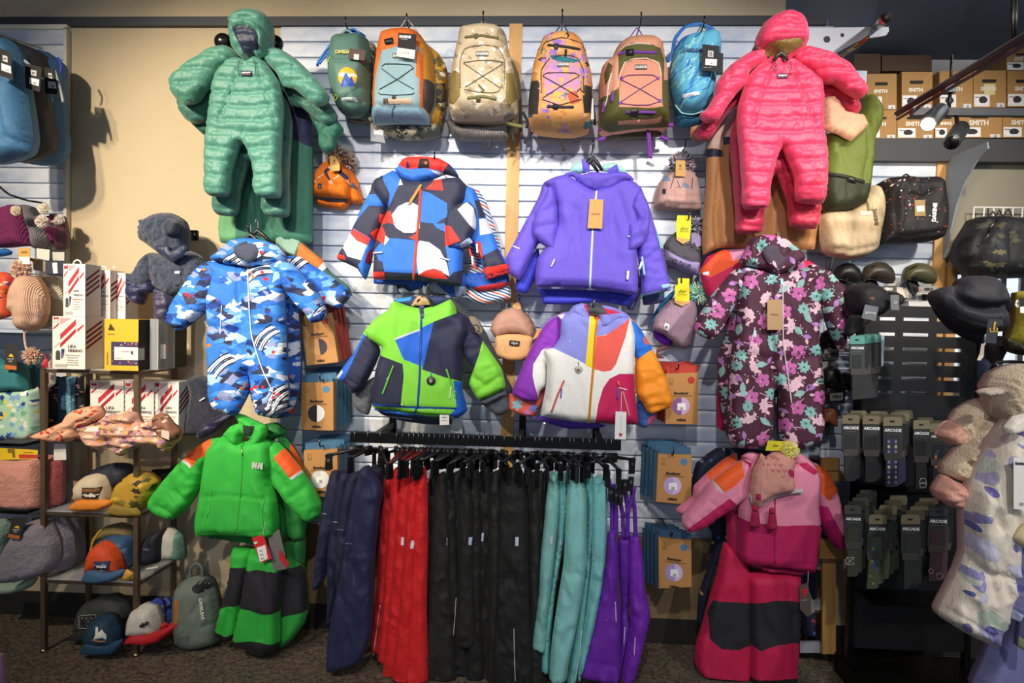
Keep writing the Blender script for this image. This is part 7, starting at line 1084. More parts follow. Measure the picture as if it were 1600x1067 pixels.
def tufts(cols, n, q, r=(1.2, 2.6), seed=1):
 rs_ = random.Random(seed); xs = [p[0] for p in q]; ys = [p[1] for p in q]; return [(circ(rs_.uniform(min(xs), max(xs)), rs_.uniform(min(ys), max(ys)), rs_.uniform(*r), 6), rs_.choice(cols)) for _ in range(n)]
t = thing('teddy_jacket', 'navy fleece toddler jacket with eared hood and quilted cuffs', 'jacket', P(265, 520, .2)); NT = '#39435a'
puff('sleeve', c7([(700,460),(660,490),(630,540),(605,570),(600,620),(650,630),(700,610),(720,560)]), .20, .055, 14, NT, 'fleece', t, 2.6, .6, fuzz=.006, wr=(.006, 8, 1))
puff('cuff', c7([(600,570),(650,590),(705,595),(712,640),(680,650),(660,700),(620,690),(592,660)]), .21, .05, 10, '#1b2250', 'nylon', t, 3, .6, quilt=(430, 16, 3, .4))
Bd = puff('body', c7([(700,460),(760,470),(830,480),(880,450),(940,480),(960,540),(900,620),(800,660),(760,640),(722,620),(705,560)]), .21, .06, 16, NT, 'fleece', t, 2.6, .6, fuzz=.007, wr=(.006, 8, 1))
puff('quilted_hem', c7([(722,622),(790,640),(810,700),(780,780),(728,770),(718,690)]), .22, .05, 10, '#332f52', 'nylon', t, 3, .5, quilt=(460, 22, 0, .45))
Hd = puff('hood', c7([(660,400),(656,340),(690,300),(740,276),(800,276),(850,310),(870,370),(865,430),(870,450),(830,480),(800,500),(750,470),(700,430)]), .23, .08, 22, NT, 'fleece', t, 2.6, .7, fuzz=.008, wr=(.008, 9, 1), paint=[])
puff('hood_lining', c7([(715,430),(780,425),(790,450),(850,420),(868,440),(850,470),(805,500),(770,480),(730,452)]), .315, .01, 5, '#1e2a4a', 'nylon', t, 3, .6)
puff('ear', c7([(645,308),(665,305),(690,325),(675,345),(652,330)]), .26, .025, 5, NT, 'fleece', t, 2.2, .6, fuzz=.005)
puff('ear', c7([(780,300),(830,320),(820,370),(775,380),(750,340)]), .31, .03, 8, '#2f3a50', 'fleece', t, 2.2, .6, fuzz=.006)
puff('badge', c7([(808,544),(833,544),(833,556),(808,556)]), 0, .002, 1, '#d8c8d0', 'cloth', t, 3, 0, on=Bd, off=.006, wr=(0, 1, 1))
hook(*c7([(800,330)])[0], .2, 'display arm holding the navy fleece jacket', up=2)
t = thing('fleece_jacket', 'dark navy fleece hanging below the blue printed suits with quilted cuff', 'jacket', P(325, 690, .14))
q = d2([(360,790),(420,770),(470,800),(500,900),(560,960),(520,1000),(420,1060),(340,1062),(355,960),(370,870)]); H = puff('body', q, .13, .045, 12, '#1a1f35', 'fleece', t, 3, .6, fuzz=.006); puff('cuff', d2([(400,1060),(450,1000),(540,955),(600,960),(560,1000),(480,1060),(420,1085)]), .20, .04, 10, '#221c40', 'nylon', t, 3.2, .6, quilt=(650, 14, 0, .4)); puff('badge', d2([(412,895),(438,880),(440,886),(414,902)]), 0, .002, 1, '#c9ccd4', 'cloth', t, 3, 0, on=H, off=.008, wr=(0, 1, 1))
t = thing('hydration_backpack', 'grey sage hydration pack standing on the carpet beside the rack', 'backpack', PF(310, 1008)); fp = PF(310, 1008); dpk = float(-fp[1])
H = puff('body', d3([(190,655),(240,650),(275,670),(295,720),(310,800),(312,870),(305,905),(240,925),(180,925),(148,905),(138,820),(135,740),(150,680)]), dpk-.0, .09, 20, '#6f7b70', 'canvas', t, 3.6, .6, paint=[(d3([(145,740),(155,735),(152,845),(142,840)]), '#b8682a')], folds=[fl(d3, [(165,700),(160,850)], 2, .01), fl(d3, [(240,850),(305,850)], 4, .012), fl(d3, [(200,800),(250,720)], 3, .008)], wr=(.006, 14, 1))
puff('back_hole', circ(*d3([(228,700)])[0], 12, 14, 8), 0, .003, 3, '#15151a', 'canvas', t, 3, .2, on=H, off=.002); line('carry_handle', d3([(195,660),(195,620),(220,600),(240,620),(240,655)]), .008, '#565f5a', 'cloth', t, dep=dpk)
text('CAMELBAK', *d3([(238,778)])[0], 7, col='#d8d8cc', parent=t, on=H, off=.004, rot=82, bold=.001); puff('base_strap', d3([(150,905),(200,900),(240,925),(200,940),(160,938)]), dpk+.02, .03, 5, '#1c1b1c', 'cloth', t, 3, .4)
for i in range(2): line('strap', d3([(270+i*10,665),(300+i*8,730),(320,760)]), .004, '#1c1b1c', 'cloth', t, dep=dpk-.03)
# ================================================================ left slatted wall: bags, hats, neck warmers
tag(line('chrome_bar', [(-20, 48), (0, 55), (30, 66), (66, 76)], .006, '#8a8f96', 'metal', None, dep=(.55, .1)), 'chrome display arm carrying the three bags, top left', 'arm')
for i, (q, c, lb, d_) in enumerate([([(270,330),(310,335),(360,370),(400,420),(400,600),(410,800),(420,950),(380,1040),(250,1055),(180,1045),(290,960)], '#2f5f8e', 'mid blue travel pack, rearmost of the three at top left', .2), ([(80,275),(190,300),(270,340),(300,500),(310,700),(335,850),(330,950),(240,1010),(120,1040),(80,1000),(120,500)], '#22242e', 'black travel pack between the two blue ones', .3), ([(-60,240),(30,240),(90,270),(130,330),(155,440),(180,620),(205,780),(215,900),(190,980),(80,1030),(-60,1040)], '#3d6f9a', 'slate blue travel pack in front at the left edge', .42)]):
 t = thing('backpack', lb, 'backpack', P(*f1([q[-2]])[0], d_), 'travel packs at the top left'); H = puff('body', f1(q), d_, .09, 18, c, 'canvas', t, 4, .6, wr=(.012, 20, 1), folds=[fl(f1, [(0,480),(160,560)], 5, .02), fl(f1, [(20,880),(120,920)], 6, .02)] if i == 2 else [])
 if i == 2: line('strap', f1([(80,430),(120,390),(165,385)]), .007, '#8f99a0', 'cloth', t, H, off=.002)
 if i == 0:
  for a in ([(275,500),(310,560),(335,650)], [(350,450),(385,560),(405,655)]): line('strap', f1(a), .006, '#5f86b0' if a[0][0] < 300 else '#9aa0a0', 'cloth', t, dep=.33)
  line('blue_strap', f1([(370,370),(395,420),(385,470)]), .006, '#1c3fb0', 'cloth', t, dep=.28)
for i, (q, d_) in enumerate([([(285,430),(345,440),(378,605),(290,600)], .34), ([(160,405),(268,430),(255,590),(165,565)], .44), ([(-15,305),(70,335),(85,515),(-15,480)], .55)]):
 qq = f1(q); g = thing('price_tag', ['black tag with white codes on the rearmost blue pack', 'black tag with white codes on the black pack', 'black tag with white codes on the front blue pack'][i], 'tag', P(*qq[0], d_)); prism('card', qq, d_, .0015, '#1d1b1a', 'card', g); u = np.array(qq)
 X = lambda a, b_: tuple(u[0]*(1-a)*(1-b_)+u[1]*a*(1-b_)+u[2]*a*b_+u[3]*(1-a)*b_); prism('sticker', [X(.35,.2), X(.7,.2), X(.7,.42), X(.35,.42)], d_+.001, .0008, '#c4c4c8', 'card', g); prism('sticker', [X(.25,.52), X(.9,.52), X(.9,.78), X(.25,.78)], d_+.001, .0008, '#ecebed', 'card', g); text('|||||', *X(.65, .70), 4, d_+.0022, '#1a1a1a', g, rot=8); text('##', *X(.52, .31), 4, d_+.0022, '#2a2a2a', g)
tag(line('wire_hook', f2([(-10,-40),(60,15),(180,55),(290,75),(310,110)]), .005, '#2a2c30', 'metal', None, dep=(.5, .1)), 'thin dark display arm above the plum beanies', 'arm')
for i, (q, c, lb, d_) in enumerate([([(340,140),(400,150),(425,260),(420,360),(360,372),(350,250)], '#4a1638', 'darkest plum beanie at the right end of the arm', .14), ([(285,170),(330,150),(355,220),(355,320),(300,315)], '#7c2c60', 'plum ribbed beanie with grey cuff', .19), ([(130,85),(200,90),(270,200),(300,300),(270,370),(230,365),(180,330),(150,200)], '#6c6a70', 'grey flecked beanie between plum ones', .24), ([(-30,110),(40,95),(90,80),(130,95),(170,220),(190,340),(120,350),(40,358),(-30,350)], '#6d1d52', 'plum fuzzy beanie at the left edge', .3)]):
 t = thing('beanie', lb, 'beanie', P(*f2([q[-2]])[0], d_), 'plum beanies'); puff('crown', f2(q), d_, .06, 12, c, 'knit' if i else 'fleece', t, 3, .6, fuzz=.004 if i in (0, 3) else .002, rib=(3, .001, 0))
 if i == 1: puff('cuff', f2([(295,315),(355,315),(352,380),(300,375)]), .18, .04, 6, '#6f6e70', 'knit', t, 3, .3)
for x, y, r, d_, c, k in ((270, 190, 9, .3, '#e9ddd2', 0), (285, 108, 8, .24, '#f4ead8', 1), (340, 205, 5, .24, '#d8ccc0', 2), (380, 175, 7, .18, '#efe6da', 3), (105, 120, 7, .38, '#efe2cc', 4)):
 o = puff('pompom', circ(*f2([(x, y)])[0], r, 14, r*1.05), d_, .03, 8, c, 'fur', None, 2.2, 0, fuzz=.01); tag(o, ['large cream pompom on the grey beanie', 'warm white pompom under the arm tip', 'small grey pompom on the plum ribbed beanie', 'white pompom on the darkest plum beanie', 'cream fleece ear on the front plum beanie'][k], 'pompom')
for q, c, lb, d_ in (([(120,360),(192,360),(192,465),(120,462)], '#c99b4a', 'tan and white card tag above the pale pink hat', .42), ([(235,360),(318,370),(315,440),(235,425)], '#d5d0c6', 'white card tag right of the tan one', .3), ([(205,425),(290,440),(290,510),(215,500)], '#a89e86', 'olive beige card tag under the grey beanie', .34), ([(335,385),(412,385),(412,440),(340,440)], '#c8c4bc', 'grey card tag at the panel edge', .2), ([(335,455),(365,452),(370,520),(342,522)], '#efece6', 'small white tag with black stripe', .3), ([(235,525),(300,505),(270,550)], '#f0eeea', 'white folded paper tag behind the pink hat', .3), ([(192,420),(240,435),(225,455),(192,440)], '#e0a030', 'small orange tag corner', .36)):
 g = tag(tagcard('price_tag', f2(q), d_, c, None), lb, 'tag')
 if c == '#c99b4a': prism('white_band', f2([(122,415),(190,415),(190,463),(122,461)]), d_+.001, .0008, '#f0ece4', 'card', g); text('kombi', *f2([(157,385)])[0], 4, d_+.001, '#6a4a1c', g)
o = puff('blue_beanie', f2([(-20,370),(40,362),(72,380),(60,405),(0,415),(-20,410)]), .3, .03, 6, '#1c6cb4', 'knit', None, 3, .6); o.name = 'beanie'; tag(o, 'bright blue beanie edge at the left border', 'beanie')
t = thing('beanie', 'pale pink ribbed ear flap hat with fluffy pompom and dangling cord', 'hat', P(45, 520, .4))
H = puff('crown', f2([(135,545),(180,530),(225,545),(265,600),(290,680),(285,780),(260,850),(210,890),(150,885),(118,850),(110,780),(75,760),(80,660),(105,590)]), .38, .08, 20, '#d9b097', 'knit', t, 2.8, .7, folds=[fl(f2, [(180,560),(175,700),(170,860)], 4, .016), fl(f2, [(220,570),(250,700),(215,800)], 3, .012), fl(f2, [(215,850),(215,800),(245,765)], 3, .02)])
puff('pompom', circ(*f2([(140,495)])[0], 17, 18, 12), .40, .05, 12, '#e0bba6', 'fur', t, 2.4, 0, fuzz=.02); line('cord', f2([(155,885),(160,960),(175,1030)]), .005, '#e3c2b4', 'knit', t, dep=.40); puff('pompom', circ(*f2([(205,1050)])[0], 15, 16, 10), .41, .04, 10, '#e2bda0', 'fur', t, 2.4, 0, fuzz=.018)
t = thing('scarf', 'red, orange and white patchwork scarf at the left edge', 'scarf', P(8, 500, .35)); q = f2([(-20,520),(30,512),(90,560),(100,610),(60,660),(65,790),(-20,820)]); puff('fold', q, .33, .04, 12, '#d8532c', 'cloth', t, 3, .5, paint=bbx(q, lambda a, b_, c, d, s: camo(a, b_, c, d, 9, ['#f0e8e0', '#e0823c', '#c02c3c', '#6a2c5a', '#f0c8b0'], 26, 3, 8), 0))
t = thing('beanie', 'grey and cream cable knit hat behind the pale pink one', 'hat', P(85, 510, .25)); q = f2([(230,540),(300,530),(350,560),(400,640),(418,700),(400,790),(330,850),(270,880),(230,850),(290,760),(290,680)]); H = puff('crown', q, .24, .06, 14, '#a79a8a', 'knit', t, 2.8, .6, rib=(5, .004, .9), paint=[(f2([(300,620),(320,600),(380,640),(410,700),(380,700),(330,680)]), '#d9cfc0')]); line('zigzag_stitch', f2([(300,625),(315,655),(335,630),(350,665),(370,640),(385,675),(400,655)]), .002, '#4a4038', 'knit', t, H, off=0, smooth=0)
for q, c in (([(350,545),(380,540),(410,590),(405,650),(380,610)], '#c4bfb8'),): puff('ear_flap', f2(q), .2, .03, 6, c, 'knit', t, 3, .5, rib=(4, .003, .9))
b = MB(); z0 = float(P(40, 516, .30)[2]); b.box((float(P(-260, 500, .1)[0]), -.30, z0-.012), (float(P(106, 500, .02)[0]), -.02, z0), '#b6c4d8'); tag(b.out('display_shelf', 'paint'), 'pale blue metal shelf strip below the hats at the left', 'shelf')
def tall(f, q, dep, col, lab, m='cloth', cat='neck warmer', name='neck_warmer', grp='neck warmers on the left wall', **k):
 t = thing(name, lab, cat, P(*f([q[-1]])[0], dep), grp); H = puff('tube', f(q), dep, k.pop('th', .05), k.pop('R', 12), col, m, t, k.pop('step', 3), k.pop('sm', .5), **k); return t, H
for i, x in enumerate((215, 190, 160, 130)): tall(f3, [(x-30+0,130),(x-10,100),(x-20,80),(x,110),(x+5,200),(x-35,225)], .22+.02*i, ['#c9c4bc', '#c83a4a', '#2a6a72', '#23626a'][i], ['white edged neck warmer, rearmost of the teal row', 'red edged neck warmer in the teal row', 'teal neck warmer behind the front one', 'second teal neck warmer in the row'][i], th=.02, R=6)
t, H = tall(f3, [(-20,105),(0,100),(25,115),(60,112),(85,118),(105,150),(108,190),(115,225),(60,228),(-20,228)], .36, '#2c7a80', 'teal neck warmer with stitched seam at the left edge', folds=[fl(f3, [(0,120),(30,150),(70,130)], 1.5, .006)])
def ttag(f, q, lab, dep, col='#2f2d2e'):
 qq = f(q); g = thing('hang_tag', lab, 'tag', P(*qq[0], dep)); prism('card', qq, dep, .0015, col, 'card', g); u = np.array(qq[:4]); X = lambda a, b_: tuple(u[0]*(1-a)*(1-b_)+u[1]*a*(1-b_)+u[2]*a*b_+u[3]*(1-a)*b_)
 prism('turtle_mark', [X(.3,.5), X(.38,.42), X(.5,.38), X(.62,.42), X(.72,.5)], dep+.001, .0008, '#e8c21c', 'card', g); text('TURTLE', *X(.5, .58), 3.2, dep+.001, '#e8e4d8', g); text('FUR', *X(.5, .67), 3.2, dep+.001, '#e8e4d8', g); prism('orange_band', [X(.02,.82), X(.98,.82), X(.98,.98), X(.02,.98)], dep+.001, .0008, '#c8702c', 'card', g)
ttag(f3, [(22,38),(70,48),(66,150),(16,145)], 'black brand tag on the teal neck warmer', .43)
q = [(-20,232),(40,228),(100,222),(152,228),(156,300),(156,395),(120,425),(60,420),(-20,425)]
t, H = tall(f3, q, .34, '#a9d0b8', 'mint neck gaiter printed with blue and yellow flowers', paint=bbx(f3(q), lambda a, b_, c, d, s: camo(a, b_, c, d, 12, ['#2f5fa8', '#1e3c7c', '#6fb08a', '#e8e4d8', '#7fa8d0', '#dfeee0'], 48, 3, 7, .9)+[(star(random.Random(i).uniform(a, c), random.Random(i+9).uniform(b_, d), 4, 6, i), '#e8d23c') for i in range(9)], 0))
puff('sticker', f3([(80,234),(105,234),(105,250),(80,250)]), 0, .001, 1, '#f0f0ee', 'card', t, 3, 0, on=H, off=.003, wr=(0, 1, 1))
b = MB(); z0 = float(P(40, 692, .30)[2]); b.box((float(P(-260, 500, .1)[0]), -.32, z0-.014), (float(P(106, 500, .02)[0]), -.02, z0), '#2b2825'); tag(b.out('display_shelf', 'darkmetal'), 'dark metal shelf below the floral neck gaiter', 'shelf')
g = tag(tagcard('header_card', f3([(-30,455),(150,465),(150,500),(-30,505)]), .36, '#e3c21c', None), 'yellow header card above the pink fleece', 'card'); prism('red_bar', f3([(75,482),(150,484),(150,498),(75,498)]), .361, .0008, '#c0392b', 'card', g); text('neck warmer', *f3([(112,474)])[0], 3, .361, '#5a4a10', g); prism('chair_mark', f3([(30,460),(58,460),(60,495),(50,495),(48,478),(30,476)]), .361, .0008, '#7a6a14', 'card', g)
for i, (q, c, lb) in enumerate([([(225,490),(255,500),(275,560),(275,650),(240,690),(215,680)], '#6a6870', 'grey fleece neck warmer behind the pink ones'), ([(150,490),(200,485),(245,500),(248,600),(240,680),(160,690)], '#c9605a', 'darker pink fleece neck warmer behind the front one'), ([(-20,510),(60,508),(150,500),(160,520),(172,600),(170,690),(100,700),(0,690),(-20,690)], '#e09a88', 'fluffy pink fleece neck warmer in front at the left edge')]):
 tall(f3, q, .22+.07*i, c, lb, m='fleece', th=.06, fuzz=.006, step=2.8)
b = MB(); z0 = float(P(40, 797, .28)[2]); b.box((float(P(-260, 500, .1)[0]), -.3, z0-.014), (float(P(106, 500, .02)[0]), -.02, z0), '#2b2825'); tag(b.out('display_shelf', 'darkmetal'), 'dark metal shelf below the pink fleece', 'shelf')
for i, (q, c, lb) in enumerate([([(260,725),(300,740),(325,830),(320,900),(280,930),(250,900)], '#7c7887', 'grey fleece neck warmer, rearmost of the lower row'), ([(190,730),(240,725),(290,800),(300,880),(270,940),(200,900)], '#837e90', 'grey fleece neck warmer behind the front grey one'), ([(100,760),(150,740),(200,750),(240,830),(240,900),(200,950),(140,970),(60,985),(0,980),(10,900),(50,820)], '#938a96', 'grey lilac fluffy neck warmer in front of the lower row')]):
 tall(f3, q, .2+.07*i, c, lb, m='fleece', th=.07, R=16, fuzz=.006, step=2.8, sm=.7)
ttag(f3, [(50,730),(110,735),(75,822),(30,812)], 'black brand tag on the grey fleece neck warmer', .42)
ttag(f3, [(125,735),(165,730),(160,765),(125,775)], 'black tag tucked above the grey fleeces', .33)
t, H = tall(f3, [(-20,740),(40,745),(50,790),(30,830),(20,900),(-20,920)], .3, '#8fae9c', 'pale sage fleece at the left edge', m='fleece', fuzz=.005)
t, H = tall(f3, [(-20,985),(60,985),(140,975),(120,1010),(60,1030),(-20,1030)], .2, '#a8c0a8', 'pale green printed cloth below the grey fleeces')
# ================================================================ right side
def sbox(a, b_, c, d, dep): return [(a, c), (b_, c), (b_, d), (a, d)]
t = thing('shelf_bracket', 'white curved shelf bracket with round holes at the top right', 'bracket', P(1300, 60, .2)); q = c6([(-120,178),(445,172),(447,200),(430,225),(380,235),(320,242),(240,268),(170,305),(100,345),(-120,345)])
hol = [(circ(*c6([(50,252)])[0], 5.4, 14), 0), (circ(*c6([(148,225)])[0], 3.2, 12), 0), (circ(*c6([(18,317)])[0], 1.4, 8), 0)]
prism('plate', q, .30, .012, '#c9ced8', 'paint', t)
for h, _ in hol: prism('hole', h, .3006, .013, '#141417', 'paint', t)
b = MB(); p0, p1 = P(1371, 38, .28), P(1384, 28, .55); b.tube([p0, p1], .021, '#b9b4a8', 18); b.out('chrome_tube', 'metal', t, True); b = MB(); b.tube([p1+(p1-p0)*.001, p1+(p1-p0)*.004], .016, '#0e0e10', 16); b.out('tube_mouth', 'paint', t, True)
b = MB(); b.tube([P(1310, 92, .15), P(1356, 59, .42)], .008, '#b98f4a', 10); tag(b.out('brass_rod', 'metal', None, True), 'thin brass coloured rod under the white bracket', 'rod')
x = float(P(1473, 250, .0)[0]); z0 = float(P(1473, 250, 0)[2]); b = MB(); pr = [(0, 0), (.30, 0), (.31, -.03), (.24, -.06), (.16, -.13), (.10, -.22), (.055, -.34), (.03, -.46), (0, -.47)]
V = [(x+dx, -d-.03, z0+z) for dx in (0, .006) for d, z in pr]; n = len(pr); b.add(V, [tuple(range(n)), tuple(range(2*n-1, n-1, -1))]+[(i, (i+1) % n, (i+1) % n+n, i+n) for i in range(n)], '#8f9aac'); tag(b.out('shelf_bracket', 'paint'), 'grey blue curved bracket sticking out beside the wooden post', 'bracket')
def carton(x0, x1, y0, y1, dep, lab, note=False, dark=False, side=False):
 t = thing('helmet_carton', lab, 'box', P((x0+x1)/2, y1, dep), 'helmet cartons on the high shelf'); c = '#a8804c' if not dark else '#4a3622'  # dark: kraft colour lowered to paint in the shade below the duct
 prism('carton', sbox(x0, x1, y0, y1, dep), dep, .30, c, 'card', t); w = x1-x0; h = y1-y0; e = dep+.0008; X = lambda u, v: (x0+u*w, y0+v*h)
 if h > 30: prism('handle_slot', [X(.28,.24), X(.70,.24), X(.72,.28), X(.70,.33), X(.28,.33), X(.26,.28)], e, .0012, '#191410', 'card', t); text('SMITH', *X(.45, .50), w*.16, e, '#e9e0d0' if not dark else '#6a5238', t, bold=.0012); line('carton_line', [X(.98,.02), X(.68,.32), X(.66,.5), X(.66,.98)], .0008, '#cdb488', 'card', t, dep=e+.0005, smooth=0)
 if not dark:
  prism('white_label', [X(.02,.64), X(.50,.64), X(.50,.97), X(.02,.97)], e, .0008, '#e8e6ea', 'card', t); q = [X(.30+.13*math.cos(a), .80-.11*math.sin(a)) for a in np.linspace(-.2, 3.3, 8)]+[X(.22, .88), X(.36, .88)]; prism('helmet_picture', q, e+.0008, .0008, '#2a2c34', 'card', t); text('helmet', *X(.13, .72), w*.06, e+.0008, '#5a5a60', t); prism('small_label', [X(.72,.88), X(.95,.88), X(.95,.99), X(.72,.99)], e, .0008, '#d9d8dc', 'card', t); text('|||', *X(.84, .95), w*.07, e+.001, '#3a3a3e', t); prism('yellow_dot', circ(*X(.07, .93), w*.02, 7), e+.001, .0008, '#c8c832', 'card', t)
 if note: prism('sticky_note', [X(.33,.36), X(.66,.36), X(.66,.66), X(.33,.66)], e+.001, .0008, '#d8cf94', 'card', t)
for i, a in enumerate([(1355, 1401, 115, 171), (1409, 1457, 112, 170), (1468, 1520, 111, 169), (1521, 1572, 110, 168), (1574, 1626, 111, 167)]): carton(*a, .0, ['kraft helmet carton, leftmost of the upper row', 'kraft helmet carton, second of the upper row', 'kraft helmet carton behind the track lamp rod', 'kraft helmet carton with a pale sticky note', 'kraft helmet carton at the right end of the upper row'][i], note=i == 3)
for i, a in enumerate([(1348, 1401, 172, 216), (1402, 1459, 172, 216), (1461, 1498, 171, 216), (1499, 1566, 170, 215), (1567, 1626, 169, 215)]): carton(*a, .0, ['kraft helmet carton, leftmost of the lower row', 'kraft helmet carton, second of the lower row', 'narrow kraft helmet carton behind the dark lamp', 'wide kraft helmet carton in the lower row', 'kraft helmet carton at the right end of the lower row'][i])
carton(1573, 1626, 75, 110, .0, 'single kraft helmet carton on top of the stack at the right edge'); carton(1378, 1456, 86, 111, -.1, 'kraft carton painted dark for the shade under the air duct', dark=True); carton(1335, 1376, 84, 114, -.1, 'kraft carton painted in a shade tone behind the pink sleeve', dark=True)
g = tag(prism('white_board', c6([(210,450),(308,455),(300,590),(210,560)]), .10, .25, '#c9d4e4', 'card'), 'white board beside the pink sleeve below the duct', 'card')  # a white board, given a deep body behind its face
DT = .95; b = MB(); p0, p1 = P(1402, 177, .75), P(1612, 50, 1.6); b.tube([p0, p1], .013, '#131416', 4); b.tube([p0+np.array([0, 0, -.022]), p1+np.array([0, 0, -.022])], .005, '#3a3c40', 6); t = thing('track_rail', 'black track rail crossing the cartons diagonally with its drop rods', 'track', p0); b.out('rail', 'cloth', t)
for (x, y0, y1, d) in ((1485, 86, 140, .95), (1582, -6, 66, 1.3), (1587, -6, 62, 1.3)): b = MB(); b.tube([P(x, y1, d), P(x+2, y0, d) if d < 1.2 else P(x, y0, d)], .0045, '#1c1d20', 6); b.out('drop_rod', 'darkmetal', t, True)
b = MB(); a, c = P(1424, 175, DT), P(1640, 175, DT); b.box((a[0], -DT-.012, a[2]-.013), (c[0], -DT+.012, a[2]+.011), '#232427'); t = thing('track_rail', 'black horizontal track rail in front of the cartons', 'track', a); b.out('rail', 'darkmetal', t); b = MB(); b.tube([P(1482, 175, DT), P(1485, 142, DT)], .006, '#222326', 8); b.out('drop_rod', 'darkmetal', t, True); b = MB(); b.rbox(tuple(P(1482, 140, DT)), (.018, .015, .012), 0, '#2e3338'); b.out('clamp', 'darkmetal', t)
def lamp(px0, py0, px1, py1, r, lab, lit, stem):
 t = thing('track_lamp', lab, 'lamp', P(px0, py0, DT), 'track lamps'); a, c = P(px0, py0, DT), P(px1, py1, DT+.10); b = MB(); u = (c-a); b.tube([a, a+u*.03, a+u*.97, c], [r*.8, r, r, r*.97], '#2b2c2f', 20); b.out('lamp_body', 'plastic', t, True)
 b = MB(); b.tube([c-u*.02, c+u*.01], r*.78, '#fff0d0' if lit else '#141416', 20); b.out('bulb', 'lamp' if lit else 'gloss', t, True); b = MB(); b.tube([P(*stem, DT), a+u*.4], .006, '#222326', 8); b.out('stem', 'darkmetal', t, True)
lamp(1470, 172, 1450, 194, .026, 'black track lamp, lit and shining down to the left', True, (1455, 176)); lamp(1502, 200, 1487, 222, .026, 'black track lamp, unlit, below the track rail', False, (1494, 178))
spot('track_light', tuple(P(1450, 196, DT+.12)), tuple(P(1380, 330, .1)), 22, 70, .6, (1, .82, .55))
t = thing('backpack', 'olive green rucksack with dark base and buckled strap behind the pink snowsuits', 'backpack', P(1330, 330, .22))
H = puff('body', c5([(560,560),(620,560),(700,480),(720,400),(760,410),(790,460),(785,520),(755,590),(748,700),(738,790),(720,850),(640,880),(560,882),(530,800)]), .24, .09, 20, '#62702c', 'canvas', t, 4, .6, wr=(.009, 16, 1.3), paint=[(c5([(520,715),(570,712),(740,770),(750,860),(640,900),(520,900)]), '#2b3322')], folds=[fl(c5, [(740,500),(735,640),(720,760)], 4, .02), fl(c5, [(620,620),(700,560)], 4, .012)])
line('webbing', c5([(560,722),(640,735),(718,758)]), .009, '#24291f', 'cloth', t, H, off=.001); puff('buckle', c5([(655,732),(690,742),(688,765),(652,756)]), 0, .008, 3, '#181a18', 'plastic', t, 3, .2, on=H, off=.006, wr=(0, 1, 1))
tag(puff('strap', c5([(748,590),(760,590),(758,700),(748,760)]), .2, .012, 4, '#8a4a20', 'cloth', None, 3, .3), 'rust coloured strap edge right of the olive rucksack', 'strap')
t = thing('backpack', 'cream canvas backpack with grab strap lit by the lamp', 'backpack', P(1330, 400, .15)); q = e3([(30,430),(200,420),(280,340),(330,255),(385,265),(415,330),(420,430),(400,560),(375,680),(300,730),(200,750),(90,730),(20,690),(0,600),(0,480)])
H = puff('body', q, .2, .09, 20, '#c9b493', 'canvas', t, 3.8, .6, wr=(.007, 14, 1), folds=[fl(e3, [(50,500),(60,660),(220,690),(370,660)], 3, .016), fl(e3, [(180,430),(170,600)], 2, .01), fl(e3, [(380,330),(410,420)], 3, .01), fl(e3, [(20,690),(150,740)], 4, .014)]); line('webbing', e3([(320,335),(340,380),(345,420)]), .012, '#b5a584', 'cloth', t, H, off=.001); text('DAKINE', *e3([(377,465)])[0], 7, col='#5a4a38', parent=t, on=H, off=.004, rot=80, bold=.001); puff('badge', e3([(275,428),(345,428),(345,450),(275,455)]), 0, .003, 2, '#e9dcc4', 'cloth', t, 3, .1, on=H, off=.003, wr=(0, 1, 1))
tag(line('loose_strap', e3([(95,725),(80,790),(75,820)]), .008, '#17181a', 'cloth', None, dep=.22), 'black strap hanging under the cream backpack', 'strap')
t = thing('backpack', 'black backpack with small red and white flower print and a brown tag', 'backpack', P(1420, 380, .15)); q = e3([(385,250),(470,205),(560,195),(640,205),(760,200),(800,230),(815,320),(828,420),(825,540),(800,610),(700,635),(560,645),(440,640),(390,655),(400,560),(425,430),(410,320)])
H = puff('body', q, .18, .10, 20, '#1d1b1f', 'canvas', t, 3.2, .6, wr=(.007, 16, 1), paint=bbx(q, lambda a, b_, c, d, s: [(star(x, y, r, 5, i), cc) for i in range(95) for x, y, r, cc in [(random.Random(i).uniform(a, c), random.Random(i+31).uniform(b_, d-18), random.Random(i+5).uniform(.8, 2.3), ['#a8382c', '#e8e0dc', '#6a3f48', '#8a6a4a', '#3f3a58'][i % 5])]], 0), folds=[fl(e3, [(530,230),(530,560)], 2.5, .014), fl(e3, [(620,310),(700,340),(760,290)], 3, .014), fl(e3, [(430,560),(600,590),(810,560)], 3, .01)])
text('DAKINE', *e3([(770,435)])[0], 8, col='#eeeeee', parent=t, on=H, off=.004, rot=-88, bold=.0014); line('grab_loop', e3([(545,205),(580,180),(605,200)]), .004, '#1a1a1c', 'cloth', t, dep=.24); puff('sticker', e3([(636,352),(706,350),(710,460),(638,460)]), 0, .002, 1, '#9a8558', 'card', t, 3, 0, on=H, off=.006, wr=(0, 1, 1)); puff('sticker', e3([(650,392),(700,390),(702,428),(652,430)]), 0, .002, 1, '#efeef0', 'card', t, 3, 0, on=H, off=.009, wr=(0, 1, 1)); line('strap_end', e3([(590,650),(600,665)]), .006, '#111', 'cloth', t, dep=.2) if False else None
